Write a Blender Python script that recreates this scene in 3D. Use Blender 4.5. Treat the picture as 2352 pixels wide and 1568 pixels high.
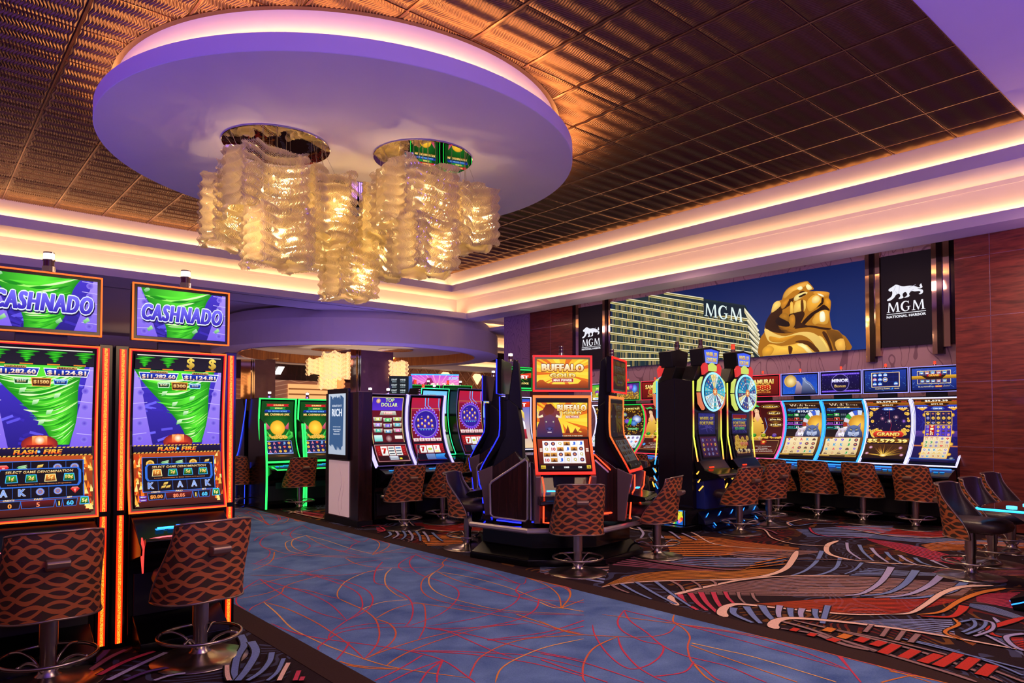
import bpy, bmesh, math, random
from mathutils import Vector, Matrix
from mathutils.geometry import tessellate_polygon
random.seed(7)
PI=math.pi
sc=bpy.context.scene
for o in list(bpy.data.objects): bpy.data.objects.remove(o)
C=bpy.data.collections.new('casino'); sc.collection.children.link(C)
# ---------------- camera ----------------
cd=bpy.data.cameras.new('camera'); cam=bpy.data.objects.new('camera',cd); C.objects.link(cam)
cam.location=(0,0,1.75); cam.rotation_euler=(PI/2+0.029187,0,-0.714831)
cd.lens=24.633; cd.sensor_width=36; cd.shift_y=0.0578; cd.clip_start=.05; cd.clip_end=200
sc.camera=cam
# ---------------- exposure, world ----------------
sc.view_settings.view_transform='Standard'; sc.view_settings.look='None'
sc.view_settings.exposure=0.0; sc.view_settings.gamma=1; sc.view_settings.use_curve_mapping=False
w=bpy.data.worlds.new('world'); sc.world=w; w.use_nodes=True
bg=w.node_tree.nodes['Background']; bg.inputs[0].default_value=(.60,.29,.36,1); bg.inputs[1].default_value=.30
def area(name,loc,rot,sx,sy,col,power,spread=PI):
    l=bpy.data.lights.new(name,'AREA'); l.shape='RECTANGLE'; l.size=sx; l.size_y=sy; l.color=col; l.energy=power; l.spread=spread
    o=bpy.data.objects.new(name,l); o.location=loc; o.rotation_euler=rot; C.objects.link(o); return o
WARM=(1,.55,.22)
# levels measured from the photograph
ZS=4.754; ZL2=4.918; X2=12.44; Y2=16.36; XB2=12.80; YB2=17.35
Z1=5.481; X1=11.89; Y1=16.36; ZL1=5.675; XB1=12.10; YB1=16.80; Z2=6.095
XW=13.05; XS=13.8; XMIN=-4.0; YMIN=-2.2
# cove strips (lamps hidden behind the lips)
def cove_y(n,x,z,y0,y1,p,rx):   # strip along Y
    return area(n,(x,(y0+y1)/2,z),(0,rx,0),.03,y1-y0,WARM,p)
def cove_x(n,y,z,x0,x1,p,rx):
    return area(n,((x0+x1)/2,y,z),(rx,0,0),x1-x0,.03,WARM,p)
cove_y('cove_lamp',XB2-.06,4.962,YMIN,Y2+.4,88,math.radians(172)*-1)
cove_y('cove_lamp',XB1-.045,5.700,YMIN,Y1+.3,78,math.radians(172)*-1)
cove_x('cove_lamp',YB2-.07,5.03,XMIN,X2+.2,105,math.radians(172))
cove_x('cove_lamp',YB1-.06,5.735,XMIN,X1+.1,78,math.radians(172))
# added unseen fills: warm from above, washes on walls, violet up onto the ceiling
for (x,y,p) in ((3.4,2.4,75),(8.2,3.4,85),(10.8,8.2,45),(2.6,8.4,34),(7.6,12.4,38),(11.2,2.6,60),(4.2,11.5,34)):
    area('warm_fill',(x,y,4.5),(0,0,0),.5,.5,(1,.66,.42),p)  # added warm fill hanging in mid-air, no fixture modelled
def wash(loc,tgt,sx,sy,col,p):
    d=(Vector(tgt)-Vector(loc)).to_track_quat('-Z','Y').to_euler()
    area('fill_wash',loc,d,sx,sy,col,p)
for (x,y,tx,ty,p) in ((-.5,-1.6,1.2,1.5,230),(5.5,-1.8,5.0,2.5,120),(10.6,-1.4,10.9,3.8,70),(-3.2,6,-1,7,150),(-3.2,12,-1,12.5,100)):
    d=(Vector((tx,ty,6))-Vector((x,y,2.5))).to_track_quat('-Z','Y').to_euler()
    area('violet_fill',(x,y,2.5),d,2.2,.5,(.17,.075,1),p,math.radians(130))  # added violet fill, stands in for the glow of unseen machines
wash((9.5,15.5,2.2),(8,19,4.4),3,1,(.3,.2,1),34)  # added violet fill for the far ceiling
for y,p in ((2.2,14),(5.2,13),(8.6,13),(11.4,12),(13.6,10)): wash((11.9,y,4.45),(13.6,y,2.6),.8,.2,(1,.55,.50),p)  # added warm fills to brighten the side wall
wash((2.5,-1.0,3.2),(5.5,6.5,1.0),2.5,1.0,(1,.62,.36),85)  # added warm fill from the camera side, for the stool backs
wash((9,24,1.0),(12,28,2.6),6,.5,(1,.66,.42),150)  # added warm fill to brighten the back wall
wash((17,24,1.0),(19,28,3.2),4,.5,(1,.66,.42),70)  # same kind of added fill, for the lattice wall
wash((10.5,17.0,1.2),(11.5,21,4.2),5,1,(.34,.22,1),85)  # added violet fill under the far ring
# ---------------- materials ----------------
def srgb(h):
    h=h.lstrip('#'); r=[int(h[i:i+2],16)/255 for i in (0,2,4)]
    return tuple((c/12.92 if c<=.04045 else ((c+.055)/1.055)**2.4) for c in r)
MATS={}
def mat(name,col='808080',rough=.5,metal=0,emit=None,es=1,spec=.5,coat=0,noise=0,nscale=30,bump=0,alpha=None):
    if name in MATS: return MATS[name]
    m=bpy.data.materials.new(name); m.use_nodes=True; nt=m.node_tree; b=nt.nodes['Principled BSDF']
    c=srgb(col) if isinstance(col,str) else col
    b.inputs['Base Color'].default_value=(*c,1); b.inputs['Roughness'].default_value=rough; b.inputs['Metallic'].default_value=metal
    b.inputs['Specular IOR Level'].default_value=spec; b.inputs['Coat Weight'].default_value=coat
    if emit:
        e=srgb(emit) if isinstance(emit,str) else emit
        b.inputs['Emission Color'].default_value=(*e,1); b.inputs['Emission Strength'].default_value=es
    if noise or bump:
        n=nt.nodes.new('ShaderNodeTexNoise'); n.inputs['Scale'].default_value=nscale; n.inputs['Detail'].default_value=4
        tc=nt.nodes.new('ShaderNodeTexCoord'); nt.links.new(tc.outputs['Object'],n.inputs['Vector'])
        if noise:
            mx=nt.nodes.new('ShaderNodeMix'); mx.data_type='RGBA'
            mx.inputs[6].default_value=(*[v*(1-noise) for v in c],1); mx.inputs[7].default_value=(*[min(1,v*(1+noise)) for v in c],1)
            nt.links.new(n.outputs['Fac'],mx.inputs[0]); nt.links.new(mx.outputs[2],b.inputs['Base Color'])
        if bump:
            bp=nt.nodes.new('ShaderNodeBump'); bp.inputs['Strength'].default_value=bump; bp.inputs['Distance'].default_value=.01
            nt.links.new(n.outputs['Fac'],bp.inputs['Height']); nt.links.new(bp.outputs['Normal'],b.inputs['Normal'])
    MATS[name]=m; return m
class NT:
    def __init__(s,name):
        s.m=bpy.data.materials.new(name); s.m.use_nodes=True; s.nt=s.m.node_tree; s.b=s.nt.nodes['Principled BSDF']; MATS[name]=s.m
    def n(s,t,**k):
        x=s.nt.nodes.new('ShaderNode'+t)
        for a,v in k.items(): setattr(x,a,v)
        return x
    def l(s,a,b): s.nt.links.new(a,b)
    def math(s,op,a,b=None,c=None):
        x=s.n('Math',operation=op)
        for i,v in enumerate((a,b,c)):
            if v is None: continue
            if isinstance(v,(int,float)): x.inputs[i].default_value=v
            else: s.l(v,x.inputs[i])
        return x.outputs[0]
    def mix(s,f,a,b):
        x=s.n('Mix',data_type='RGBA')
        for i,v in ((0,f),(6,a),(7,b)):
            if isinstance(v,tuple): x.inputs[i].default_value=(*v,1) if len(v)==3 else v
            elif isinstance(v,(int,float)): x.inputs[i].default_value=v
            else: s.l(v,x.inputs[i])
        return x.outputs[2]
    def noise(s,scale,vec=None,detail=2,dist=0):
        x=s.n('TexNoise'); x.inputs['Scale'].default_value=scale; x.inputs['Detail'].default_value=detail; x.inputs['Distortion'].default_value=dist
        if vec is not None: s.l(vec,x.inputs['Vector'])
        return x.outputs['Fac']
    def obj(s): return s.n('TexCoord').outputs['Object']
    def xyz(s,v):
        x=s.n('SeparateXYZ'); s.l(v,x.inputs[0]); return x.outputs
    def mapping(s,v,scale=(1,1,1),rot=(0,0,0)):
        x=s.n('Mapping'); s.l(v,x.inputs[0]); x.inputs['Scale'].default_value=scale; x.inputs['Rotation'].default_value=rot; return x.outputs[0]
    def base(s,c): s.l(c,s.b.inputs['Base Color'])
    def bump(s,h,strength=.3,dist=.01):
        x=s.n('Bump'); x.inputs['Strength'].default_value=strength; x.inputs['Distance'].default_value=dist; s.l(h,x.inputs['Height']); s.l(x.outputs[0],s.b.inputs['Normal'])
WHITE=mat('ceiling_paint','dcd4d2',.75,noise=.03,nscale=3)
BLACK=mat('black_gloss','07070a',.2,spec=.35)
BLACKM=mat('black_matte','0b0a0e',.5)
CHROME=mat('chrome','c9c2c0',.07,1)
STEEL=mat('brushed_steel','a89c96',.28,1)
SILVER=mat('silver_paint','b8aeb0',.35,.6)
LEATH=mat('dark_leather','33242c',.38,noise=.25,nscale=60,bump=.15)
PIPING=mat('bronze_piping','9a8476',.28,.8)
HANDLE=mat('bronze_handle','8c7462',.35,.55)
BRONZE=mat('bronze_frame','6b4a33',.4,.8)
def led(name,hexc,s): return mat(name,'101010',.5,emit=hexc,es=s)
# vertex-coloured print materials
def vc_mat(name,emit=None,rough=.9,spec=.2,noise=False):
    N=NT(name); a=N.n('Attribute',attribute_name='Col'); 
    if emit:
        N.b.inputs['Base Color'].default_value=(.01,.01,.012,1); N.l(a.outputs['Color'],N.b.inputs['Emission Color']); N.b.inputs['Emission Strength'].default_value=emit
    elif noise:
        v=N.obj(); f=N.noise(90,v,3); g=N.math('MULTIPLY_ADD',f,.7,.62)
        mx=N.n('Mix',data_type='RGBA',blend_type='MULTIPLY'); mx.inputs[0].default_value=1; N.l(a.outputs['Color'],mx.inputs[6]); N.l(g,mx.inputs[7]); N.base(mx.outputs[2])
    else: N.l(a.outputs['Color'],N.b.inputs['Base Color'])
    N.b.inputs['Roughness'].default_value=rough; N.b.inputs['Specular IOR Level'].default_value=spec
    return N.m
SCREEN=vc_mat('screen_image',emit=1.12,rough=.4,spec=.08)
SCREEN_DIM=vc_mat('wall_screen_image',emit=1.0,rough=.5,spec=.1)
PRINT=vc_mat('carpet_yarn',noise=True)
PLAIN=vc_mat('printed_colour',rough=.5,spec=.3)
# seat fabric with interlaced orange waves
N=NT('wave_fabric'); uv=N.n('UVMap'); u,v,_=N.xyz(uv.outputs[0]); v=N.math('ADD',v,N.math('MULTIPLY',N.noise(3.2,uv.outputs[0],1),.15)); u=N.math('ADD',u,N.math('MULTIPLY',N.noise(2.1,uv.outputs[0],1),.12))
def fam(ph,sg,amp,per,sp):
    s=N.math('SINE',N.math('MULTIPLY_ADD',u,2*PI/per,ph)); f=N.math('FRACT',N.math('MULTIPLY',N.math('MULTIPLY_ADD',s,amp*sg,v),1/sp))
    return N.math('ABSOLUTE',N.math('SUBTRACT',f,.5))
a=fam(0,1,.034,.25,.10); b=fam(0,-1,.034,.25,.10); c=fam(1.2,1,.030,.25,.20)
mk=N.math('MAXIMUM',N.math('MAXIMUM',N.math('LESS_THAN',a,.13),N.math('LESS_THAN',b,.13)),N.math('LESS_THAN',c,.045))
thin=N.math('LESS_THAN',N.math('FRACT',N.math('MULTIPLY',v,210)),.45)
nz=N.noise(7,uv.outputs[0],1)
dark=N.mix(N.math('GREATER_THAN',nz,.52),srgb('3c2816'),srgb('42221c'))
N.base(N.mix(mk,dark,N.mix(thin,srgb('a8562a'),srgb('c06a30')))); N.b.inputs['Roughness'].default_value=.6; N.bump(mk,.25,.002)
FABRIC=N.m
# wood veneer
def wood(name,c1,c2,rot=(0,0,0),scale=(1,1,9),rough=.32):
    N=NT(name); v=N.mapping(N.obj(),scale,rot); f=N.noise(1.6,v,6,1.2); g=N.noise(9,v,3,.3)
    m=N.math('ADD',N.math('MULTIPLY',f,.75),N.math('MULTIPLY',g,.25))
    r=N.n('ValToRGB'); N.l(m,r.inputs[0]); r.color_ramp.elements[0].position=.35; r.color_ramp.elements[0].color=(*srgb(c1),1); r.color_ramp.elements[1].position=.65; r.color_ramp.elements[1].color=(*srgb(c2),1)
    N.base(r.outputs[0]); N.b.inputs['Roughness'].default_value=rough; N.b.inputs['Coat Weight'].default_value=.15; return N.m
WOOD=wood('mahogany_veneer','4e1d18','83382a')
WOODB=wood('brown_stone_panel','5a3a34','6d4a42',scale=(1,1,1))
WOODK=wood('dark_stripe_veneer','1c0d0c','3a1c18',scale=(9,9,.6),rough=.25)
WOODG=wood('gold_wood_lining','8a4a14','c47a28',scale=(9,9,.6),rough=.4)
# wallpaper: flowing contour lines
def contour(name,base,line,scale,k,wd,strength=1):
    N=NT(name); v=N.mapping(N.obj(),(1,1,.45)); f=N.noise(scale,v,1,.6); t=N.math('FRACT',N.math('MULTIPLY',f,k))
    l=N.math('LESS_THAN',t,wd); N.base(N.mix(l,srgb(base),srgb(line))); N.b.inputs['Roughness'].default_value=.6; return N.m
PAPER=contour('wallpaper','b894a0','8a6676',1.7,13,.10)
PAPER2=contour('wallpaper_pillar','9a7a96','7a5c7c',1.9,20,.16)
# ---------------- mesh helpers ----------------
class MB:
    def __init__(s): s.v=[]; s.f=[]; s.sm=[]; s.mi=[]; s.uv={}; s.m=0
    def add(s,vs,fs,smooth=False):
        o=len(s.v); s.v+= [tuple(p) for p in vs]
        for f in fs: s.f.append([i+o for i in f]); s.sm.append(smooth); s.mi.append(s.m)
        return s
    def box(s,x0,y0,z0,x1,y1,z1):
        vs=[(x,y,z) for z in (z0,z1) for y in (y0,y1) for x in (x0,x1)]
        return s.add(vs,[(0,2,3,1),(4,5,7,6),(0,1,5,4),(2,6,7,3),(0,4,6,2),(1,3,7,5)])
    def prism(s,poly,a0,a1,axis='x'):   # poly in the two other axes
        n=len(poly)
        def P(p,a): return {'x':(a,p[0],p[1]),'y':(p[0],a,p[1]),'z':(p[0],p[1],a)}[axis]
        vs=[P(p,a0) for p in poly]+[P(p,a1) for p in poly]
        fs=[tuple(range(n))[::-1],tuple(range(n,2*n))]+[(i,(i+1)%n,n+(i+1)%n,n+i) for i in range(n)]
        return s.add(vs,fs)
    def lathe(s,prof,n=32,c=(0,0,0),smooth=True,a0=0,a1=2*PI):
        full=abs(a1-a0-2*PI)<1e-6; k=n if full else n+1
        vs=[]; 
        for i in range(k):
            a=a0+(a1-a0)*i/n
            for r,z in prof: vs.append((c[0]+r*math.cos(a),c[1]+r*math.sin(a),c[2]+z))
        m=len(prof); fs=[]
        for i in range(n):
            j=(i+1)%k
            for q in range(m-1): fs.append((i*m+q,j*m+q,j*m+q+1,i*m+q+1))
        return s.add(vs,fs,smooth)
    def cyl(s,x,y,z0,z1,r,n=20,r1=None,smooth=True):
        r1=r if r1 is None else r1
        s.lathe([(r,z0),(r1,z1)],n,(x,y,0),smooth)
        for z,rr,fl in ((z0,r,1),(z1,r1,0)):
            vs=[(x+rr*math.cos(2*PI*i/n),y+rr*math.sin(2*PI*i/n),z) for i in range(n)]; f=tuple(range(n)); s.add(vs,[f[::-1] if fl else f])
        return s
    def tube(s,pts,r,n=8,closed=False,smooth=True):
        P=[Vector(p) for p in pts]; m=len(P); vs=[]; up=None
        for i in range(m):
            if closed: t=(P[(i+1)%m]-P[i-1])
            else: t=P[min(i+1,m-1)]-P[max(i-1,0)]
            t.normalize()
            if up is None: up=Vector((0,0,1)) if abs(t.z)<.9 else Vector((1,0,0))
            sd=t.cross(up); 
            if sd.length<1e-4: sd=t.cross(Vector((1,0,0)))
            sd.normalize(); up=sd.cross(t).normalized()
            rr=r[i] if isinstance(r,(list,tuple)) else r
            for k in range(n): a=2*PI*k/n+PI/n; vs.append(P[i]+(sd*math.cos(a)+up*math.sin(a))*rr)
        fs=[]; L=m if closed else m-1
        for i in range(L):
            for k in range(n): j=(i+1)%m; fs.append((i*n+k,i*n+(k+1)%n,j*n+(k+1)%n,j*n+k))
        if not closed: fs+= [tuple(range(n))[::-1],tuple((m-1)*n+k for k in range(n))]
        return s.add(vs,fs,smooth)
    def grid(s,fn,nu,nv,smooth=True,uvfn=None,closed=False):
        vs=[];uvs=[]
        for j in range(nv+1):
            for i in range(nu+1):
                vs.append(fn(i/nu,j/nv)); uvs.append(uvfn(i/nu,j/nv) if uvfn else (i/nu,j/nv))
        o=len(s.v); fs=[(j*(nu+1)+i,j*(nu+1)+i+1,(j+1)*(nu+1)+i+1,(j+1)*(nu+1)+i) for j in range(nv) for i in range(nu)]
        s.add(vs,fs,smooth)
        for k,q in enumerate(uvs): s.uv[o+k]=q
        return s
    def mesh(s,name,mats):
        me=bpy.data.meshes.new(name); me.from_pydata(s.v,[],s.f)
        for m in (mats if isinstance(mats,(list,tuple)) else [mats]): me.materials.append(m)
        me.polygons.foreach_set('use_smooth',s.sm); me.polygons.foreach_set('material_index',s.mi)
        if s.uv:
            l=me.uv_layers.new(name='UVMap')
            for lp in me.loops:
                if lp.vertex_index in s.uv: l.data[lp.index].uv=s.uv[lp.vertex_index]
        me.update(); return me
    def obj(s,name,mats,parent=None,bevel=0,**k):
        o=bpy.data.objects.new(name,s.mesh(name,mats)); C.objects.link(o)
        if parent is not None: o.parent=parent
        if bevel: b=o.modifiers.new('bevel','BEVEL'); b.width=bevel; b.segments=2; b.limit_method='ANGLE'; b.angle_limit=.6
        for a,v in k.items(): o[a]=v
        return o
def thing(name,label,cat,loc=(0,0,0),rz=0,group=None):
    o=bpy.data.objects.new(name,None); C.objects.link(o); o.location=loc; o.rotation_euler=(0,0,rz); o.empty_display_size=.1
    o['label']=label; o['category']=cat
    if group: o['group']=group
    return o
def tag(o,label,cat,group=None):
    o['label']=label; o['category']=cat
    if group: o['group']=group
    return o
def struct(o): o['kind']='structure'; return o
def sroot(name,loc=(0,0,0)):
    o=bpy.data.objects.new(name,None); C.objects.link(o); o.location=loc; o['kind']='structure'; return o
def dup(r,loc,rz,label,group=None):
    def cp(o,par):
        c=o.copy(); C.objects.link(c); c.parent=par
        for ch in kids.get(o.name,[]): cp(ch,c)
        return c
    kids={}
    for o in C.objects:
        if o.parent: kids.setdefault(o.parent.name,[]).append(o)
    n=cp(r,None); n.location=loc; n.rotation_euler=(0,0,rz); n['label']=label
    if group: n['group']=group
    return n
# ---------------- flat art (what screens and prints show) ----------------
_gc={}
def glyphs(txt,bold=0.0,shear=0,sp=1):
    k=(txt,bold,shear,sp)
    if k in _gc: return _gc[k]
    cu=bpy.data.curves.new('t','FONT'); cu.body=txt; cu.resolution_u=3 if len(txt)<14 else 2; cu.offset=bold; cu.shear=shear; cu.space_character=sp; cu.fill_mode='FRONT'
    o=bpy.data.objects.new('t',cu); sc.collection.objects.link(o); dg=bpy.context.evaluated_depsgraph_get()
    me=o.evaluated_get(dg).to_mesh(); vs=[(v.co.x,v.co.y) for v in me.vertices]; fs=[tuple(p.vertices) for p in me.polygons]
    o.evaluated_get(dg).to_mesh_clear(); bpy.data.objects.remove(o); bpy.data.curves.remove(cu)
    _gc[k]=(vs,fs); return _gc[k]
def hx(c):
    return srgb(c) if isinstance(c,str) else c
class Art:
    def __init__(s,W,H,clip=True): s.W=W; s.H=H; s.q=[]; s.k=0; s.clip=clip
    def face(s,pts,cols,k=None): s.q.append((pts,cols,s.k if k is None else k))
    def poly(s,pts,c,c2=None):   # possibly concave; c2 = colour at the bottom
        s.k+=1; c=hx(c); c2=hx(c2) if c2 else c
        ys=[p[1] for p in pts]; a,b=min(ys),max(ys)
        col=lambda p: tuple(c2[i]+(c[i]-c2[i])*((p[1]-a)/(b-a) if b>a else 0) for i in range(3))
        if len(pts)<=4 : s.face(pts,[col(p) for p in pts]); return
        for t in tessellate_polygon([[Vector((p[0],p[1],0)) for p in pts]]): s.face([pts[i] for i in t],[col(pts[i]) for i in t])
    def rect(s,x0,y0,x1,y1,c,c2=None): s.poly([(x0,y0),(x1,y0),(x1,y1),(x0,y1)],c,c2)
    def frame(s,x0,y0,x1,y1,t,c,c2=None):
        th=t*s.W/s.H
        s.rect(x0,y0,x1,y0+th,c); s.rect(x0,y1-th,x1,y1,c); s.rect(x0,y0,x0+t,y1,c,c2); s.rect(x1-t,y0,x1,y1,c,c2)
    def ell(s,cx,cy,r,c,c2=None,ry=None,n=20,a0=0,a1=2*PI):   # r in widths; c2 = rim colour
        s.k+=1; c=hx(c); c2=hx(c2) if c2 else c; ry=(r*s.W/s.H) if ry is None else ry
        for i in range(n):
            a,b=a0+(a1-a0)*i/n,a0+(a1-a0)*(i+1)/n
            s.face([(cx,cy),(cx+r*math.cos(a),cy+ry*math.sin(a)),(cx+r*math.cos(b),cy+ry*math.sin(b))],[c,c2,c2])
    def wedge(s,cx,cy,r0,r1,a,b,c):
        s.k+=1; c=hx(c); g=s.W/s.H; n=3
        for i in range(n):
            p,q=a+(b-a)*i/n,a+(b-a)*(i+1)/n
            s.face([(cx+r0*math.cos(p),cy+r0*g*math.sin(p)),(cx+r1*math.cos(p),cy+r1*g*math.sin(p)),(cx+r1*math.cos(q),cy+r1*g*math.sin(q)),(cx+r0*math.cos(q),cy+r0*g*math.sin(q))],[c]*4)
    def line(s,pts,w,c,c2=None):
        s.k+=1; c=hx(c); c2=hx(c2) if c2 else c; g=s.W/s.H; n=len(pts)
        L=[]
        for i in range(n):
            a=pts[max(i-1,0)]; b=pts[min(i+1,n-1)]; dx,dy=b[0]-a[0],(b[1]-a[1])/g; d=math.hypot(dx,dy) or 1
            ww=w[i] if isinstance(w,(list,tuple)) else w
            nx,ny=-dy/d*ww/2,dx/d*ww/2*g; L.append(((pts[i][0]+nx,pts[i][1]+ny),(pts[i][0]-nx,pts[i][1]-ny)))
        for i in range(n-1):
            f=i/(n-1); f1=(i+1)/(n-1); ca=tuple(c[k]+(c2[k]-c[k])*f for k in range(3)); cb=tuple(c[k]+(c2[k]-c[k])*f1 for k in range(3))
            s.face([L[i][0],L[i][1],L[i+1][1],L[i+1][0]],[ca,ca,cb,cb])
    def text(s,t,cx,cy,h,c,c2=None,w=None,out=None,ow=.05,bold=.02,shear=0,anchor='c',arc=0):
        """h = cap height in heights; w = total width in widths"""
        vs,fs=glyphs(t,min(bold,.02),shear,1+max(0,bold-.02)*2.2)
        if not vs: return
        x0=min(v[0] for v in vs);x1=max(v[0] for v in vs);y0=min(v[1] for v in vs);y1=max(v[1] for v in vs)
        big=h*s.H>.02
        bx=max(0,bold-.02)*.9 if big else max(0,bold-.02)*.5
        sy=h/(y1-y0); sx=(w/(x1-x0+2*bx)) if w else sy*s.H/s.W
        xm=(x0+x1)/2; ym=(y0+y1)/2
        def put(c,c2,dx,dy,same=False):
            if not same: s.k+=1
            c=hx(c); c2=hx(c2) if c2 else c
            P=[(cx+(v[0]-xm+dx)*sx, cy+(v[1]-ym+dy)*sy+arc*(1-((v[0]-xm)*2/(x1-x0))**2)) for v in vs]
            T=[min(1,max(0,(v[1]-y0)/(y1-y0))) for v in vs]
            for f in fs: s.face([P[i] for i in f],[tuple(c2[k]+(c[k]-c2[k])*T[i] for k in range(3)) for i in f])
        if out:
            r=ow*1.1; n=12 if h*s.H>.05 else 8 if big else 4
            for q in range(n): a=2*PI*(q+.5)/n; put(out,None,math.cos(a)*(r+bx),math.sin(a)*r,False)
        if bx>.004 and big:
            for q in (-1,1): put(c,c2,q*bx,0)
        put(c,c2,0,0)
    def build(s,name,fn,mt,parent,step=.00012,band=None,**kw):
        """fn(u,v,k)->xyz ; band = height of slices for curved surfaces (in v)"""
        V=[];F=[];CC=[]
        def clip(P,Q,ax,lim,sg):
            O=[];OC=[]; m=len(P)
            for i in range(m):
                p,q=P[i],P[(i+1)%m]; cp,cq=Q[i],Q[(i+1)%m]; a=(p[ax]-lim)*sg; b=(q[ax]-lim)*sg
                if a>=0: O.append(p); OC.append(cp)
                if (a>=0)!=(b>=0):
                    t=a/(a-b); O.append((p[0]+(q[0]-p[0])*t,p[1]+(q[1]-p[1])*t)); OC.append(tuple(cp[j]+(cq[j]-cp[j])*t for j in range(3)))
            return O,OC
        for pts,cols,k in s.q:
            if s.clip:
                P,Q=list(pts),list(cols)
                for ax,lim,sg in ((0,0,1),(0,1,-1),(1,0,1),(1,1,-1)):
                    if P and any((p[ax]-lim)*sg<0 for p in P): P,Q=clip(P,Q,ax,lim,sg)
                if len(P)<3: continue
                pts,cols=P,Q
            parts=[(list(pts),list(cols))]
            if band:
                ys=[p[1] for p in pts]; lo=math.floor(min(ys)/band); hi=math.ceil(max(ys)/band)
                if hi-lo>1 and max(ys)-min(ys)>band*.6:
                    parts=[]
                    rest=(list(pts),list(cols))
                    for b in range(lo+1,hi+1):
                        yb=b*band; up=[],[]; dn=[],[]
                        P,Q=rest; m=len(P)
                        for i in range(m):
                            p,q=P[i],P[(i+1)%m]; cp,cq=Q[i],Q[(i+1)%m]
                            (dn if p[1]<=yb else up)[0].append(p); (dn if p[1]<=yb else up)[1].append(cp)
                            if (p[1]<=yb)!=(q[1]<=yb):
                                t=(yb-p[1])/(q[1]-p[1]); x=(p[0]+(q[0]-p[0])*t,yb); cx=tuple(cp[j]+(cq[j]-cp[j])*t for j in range(3))
                                for g in (dn,up): g[0].append(x); g[1].append(cx)
                        if len(dn[0])>2: parts.append(dn)
                        rest=up
                        if len(rest[0])<3: break
            for P,Q in parts:
                o=len(V); V+=[fn(p[0],p[1],k*step) for p in P]; F.append(list(range(o,o+len(P)))); CC+=Q
        me=bpy.data.meshes.new(name); me.from_pydata(V,[],F); me.materials.append(mt)
        at=me.attributes.new('Col','FLOAT_COLOR','POINT'); flat=[]
        for c in CC: flat+= [c[0],c[1],c[2],1]
        at.data.foreach_set('color',flat); me.update()
        o=bpy.data.objects.new(name,me); C.objects.link(o)
        if parent is not None: o.parent=parent
        for a,v in kw.items(): o[a]=v
        return o
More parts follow.
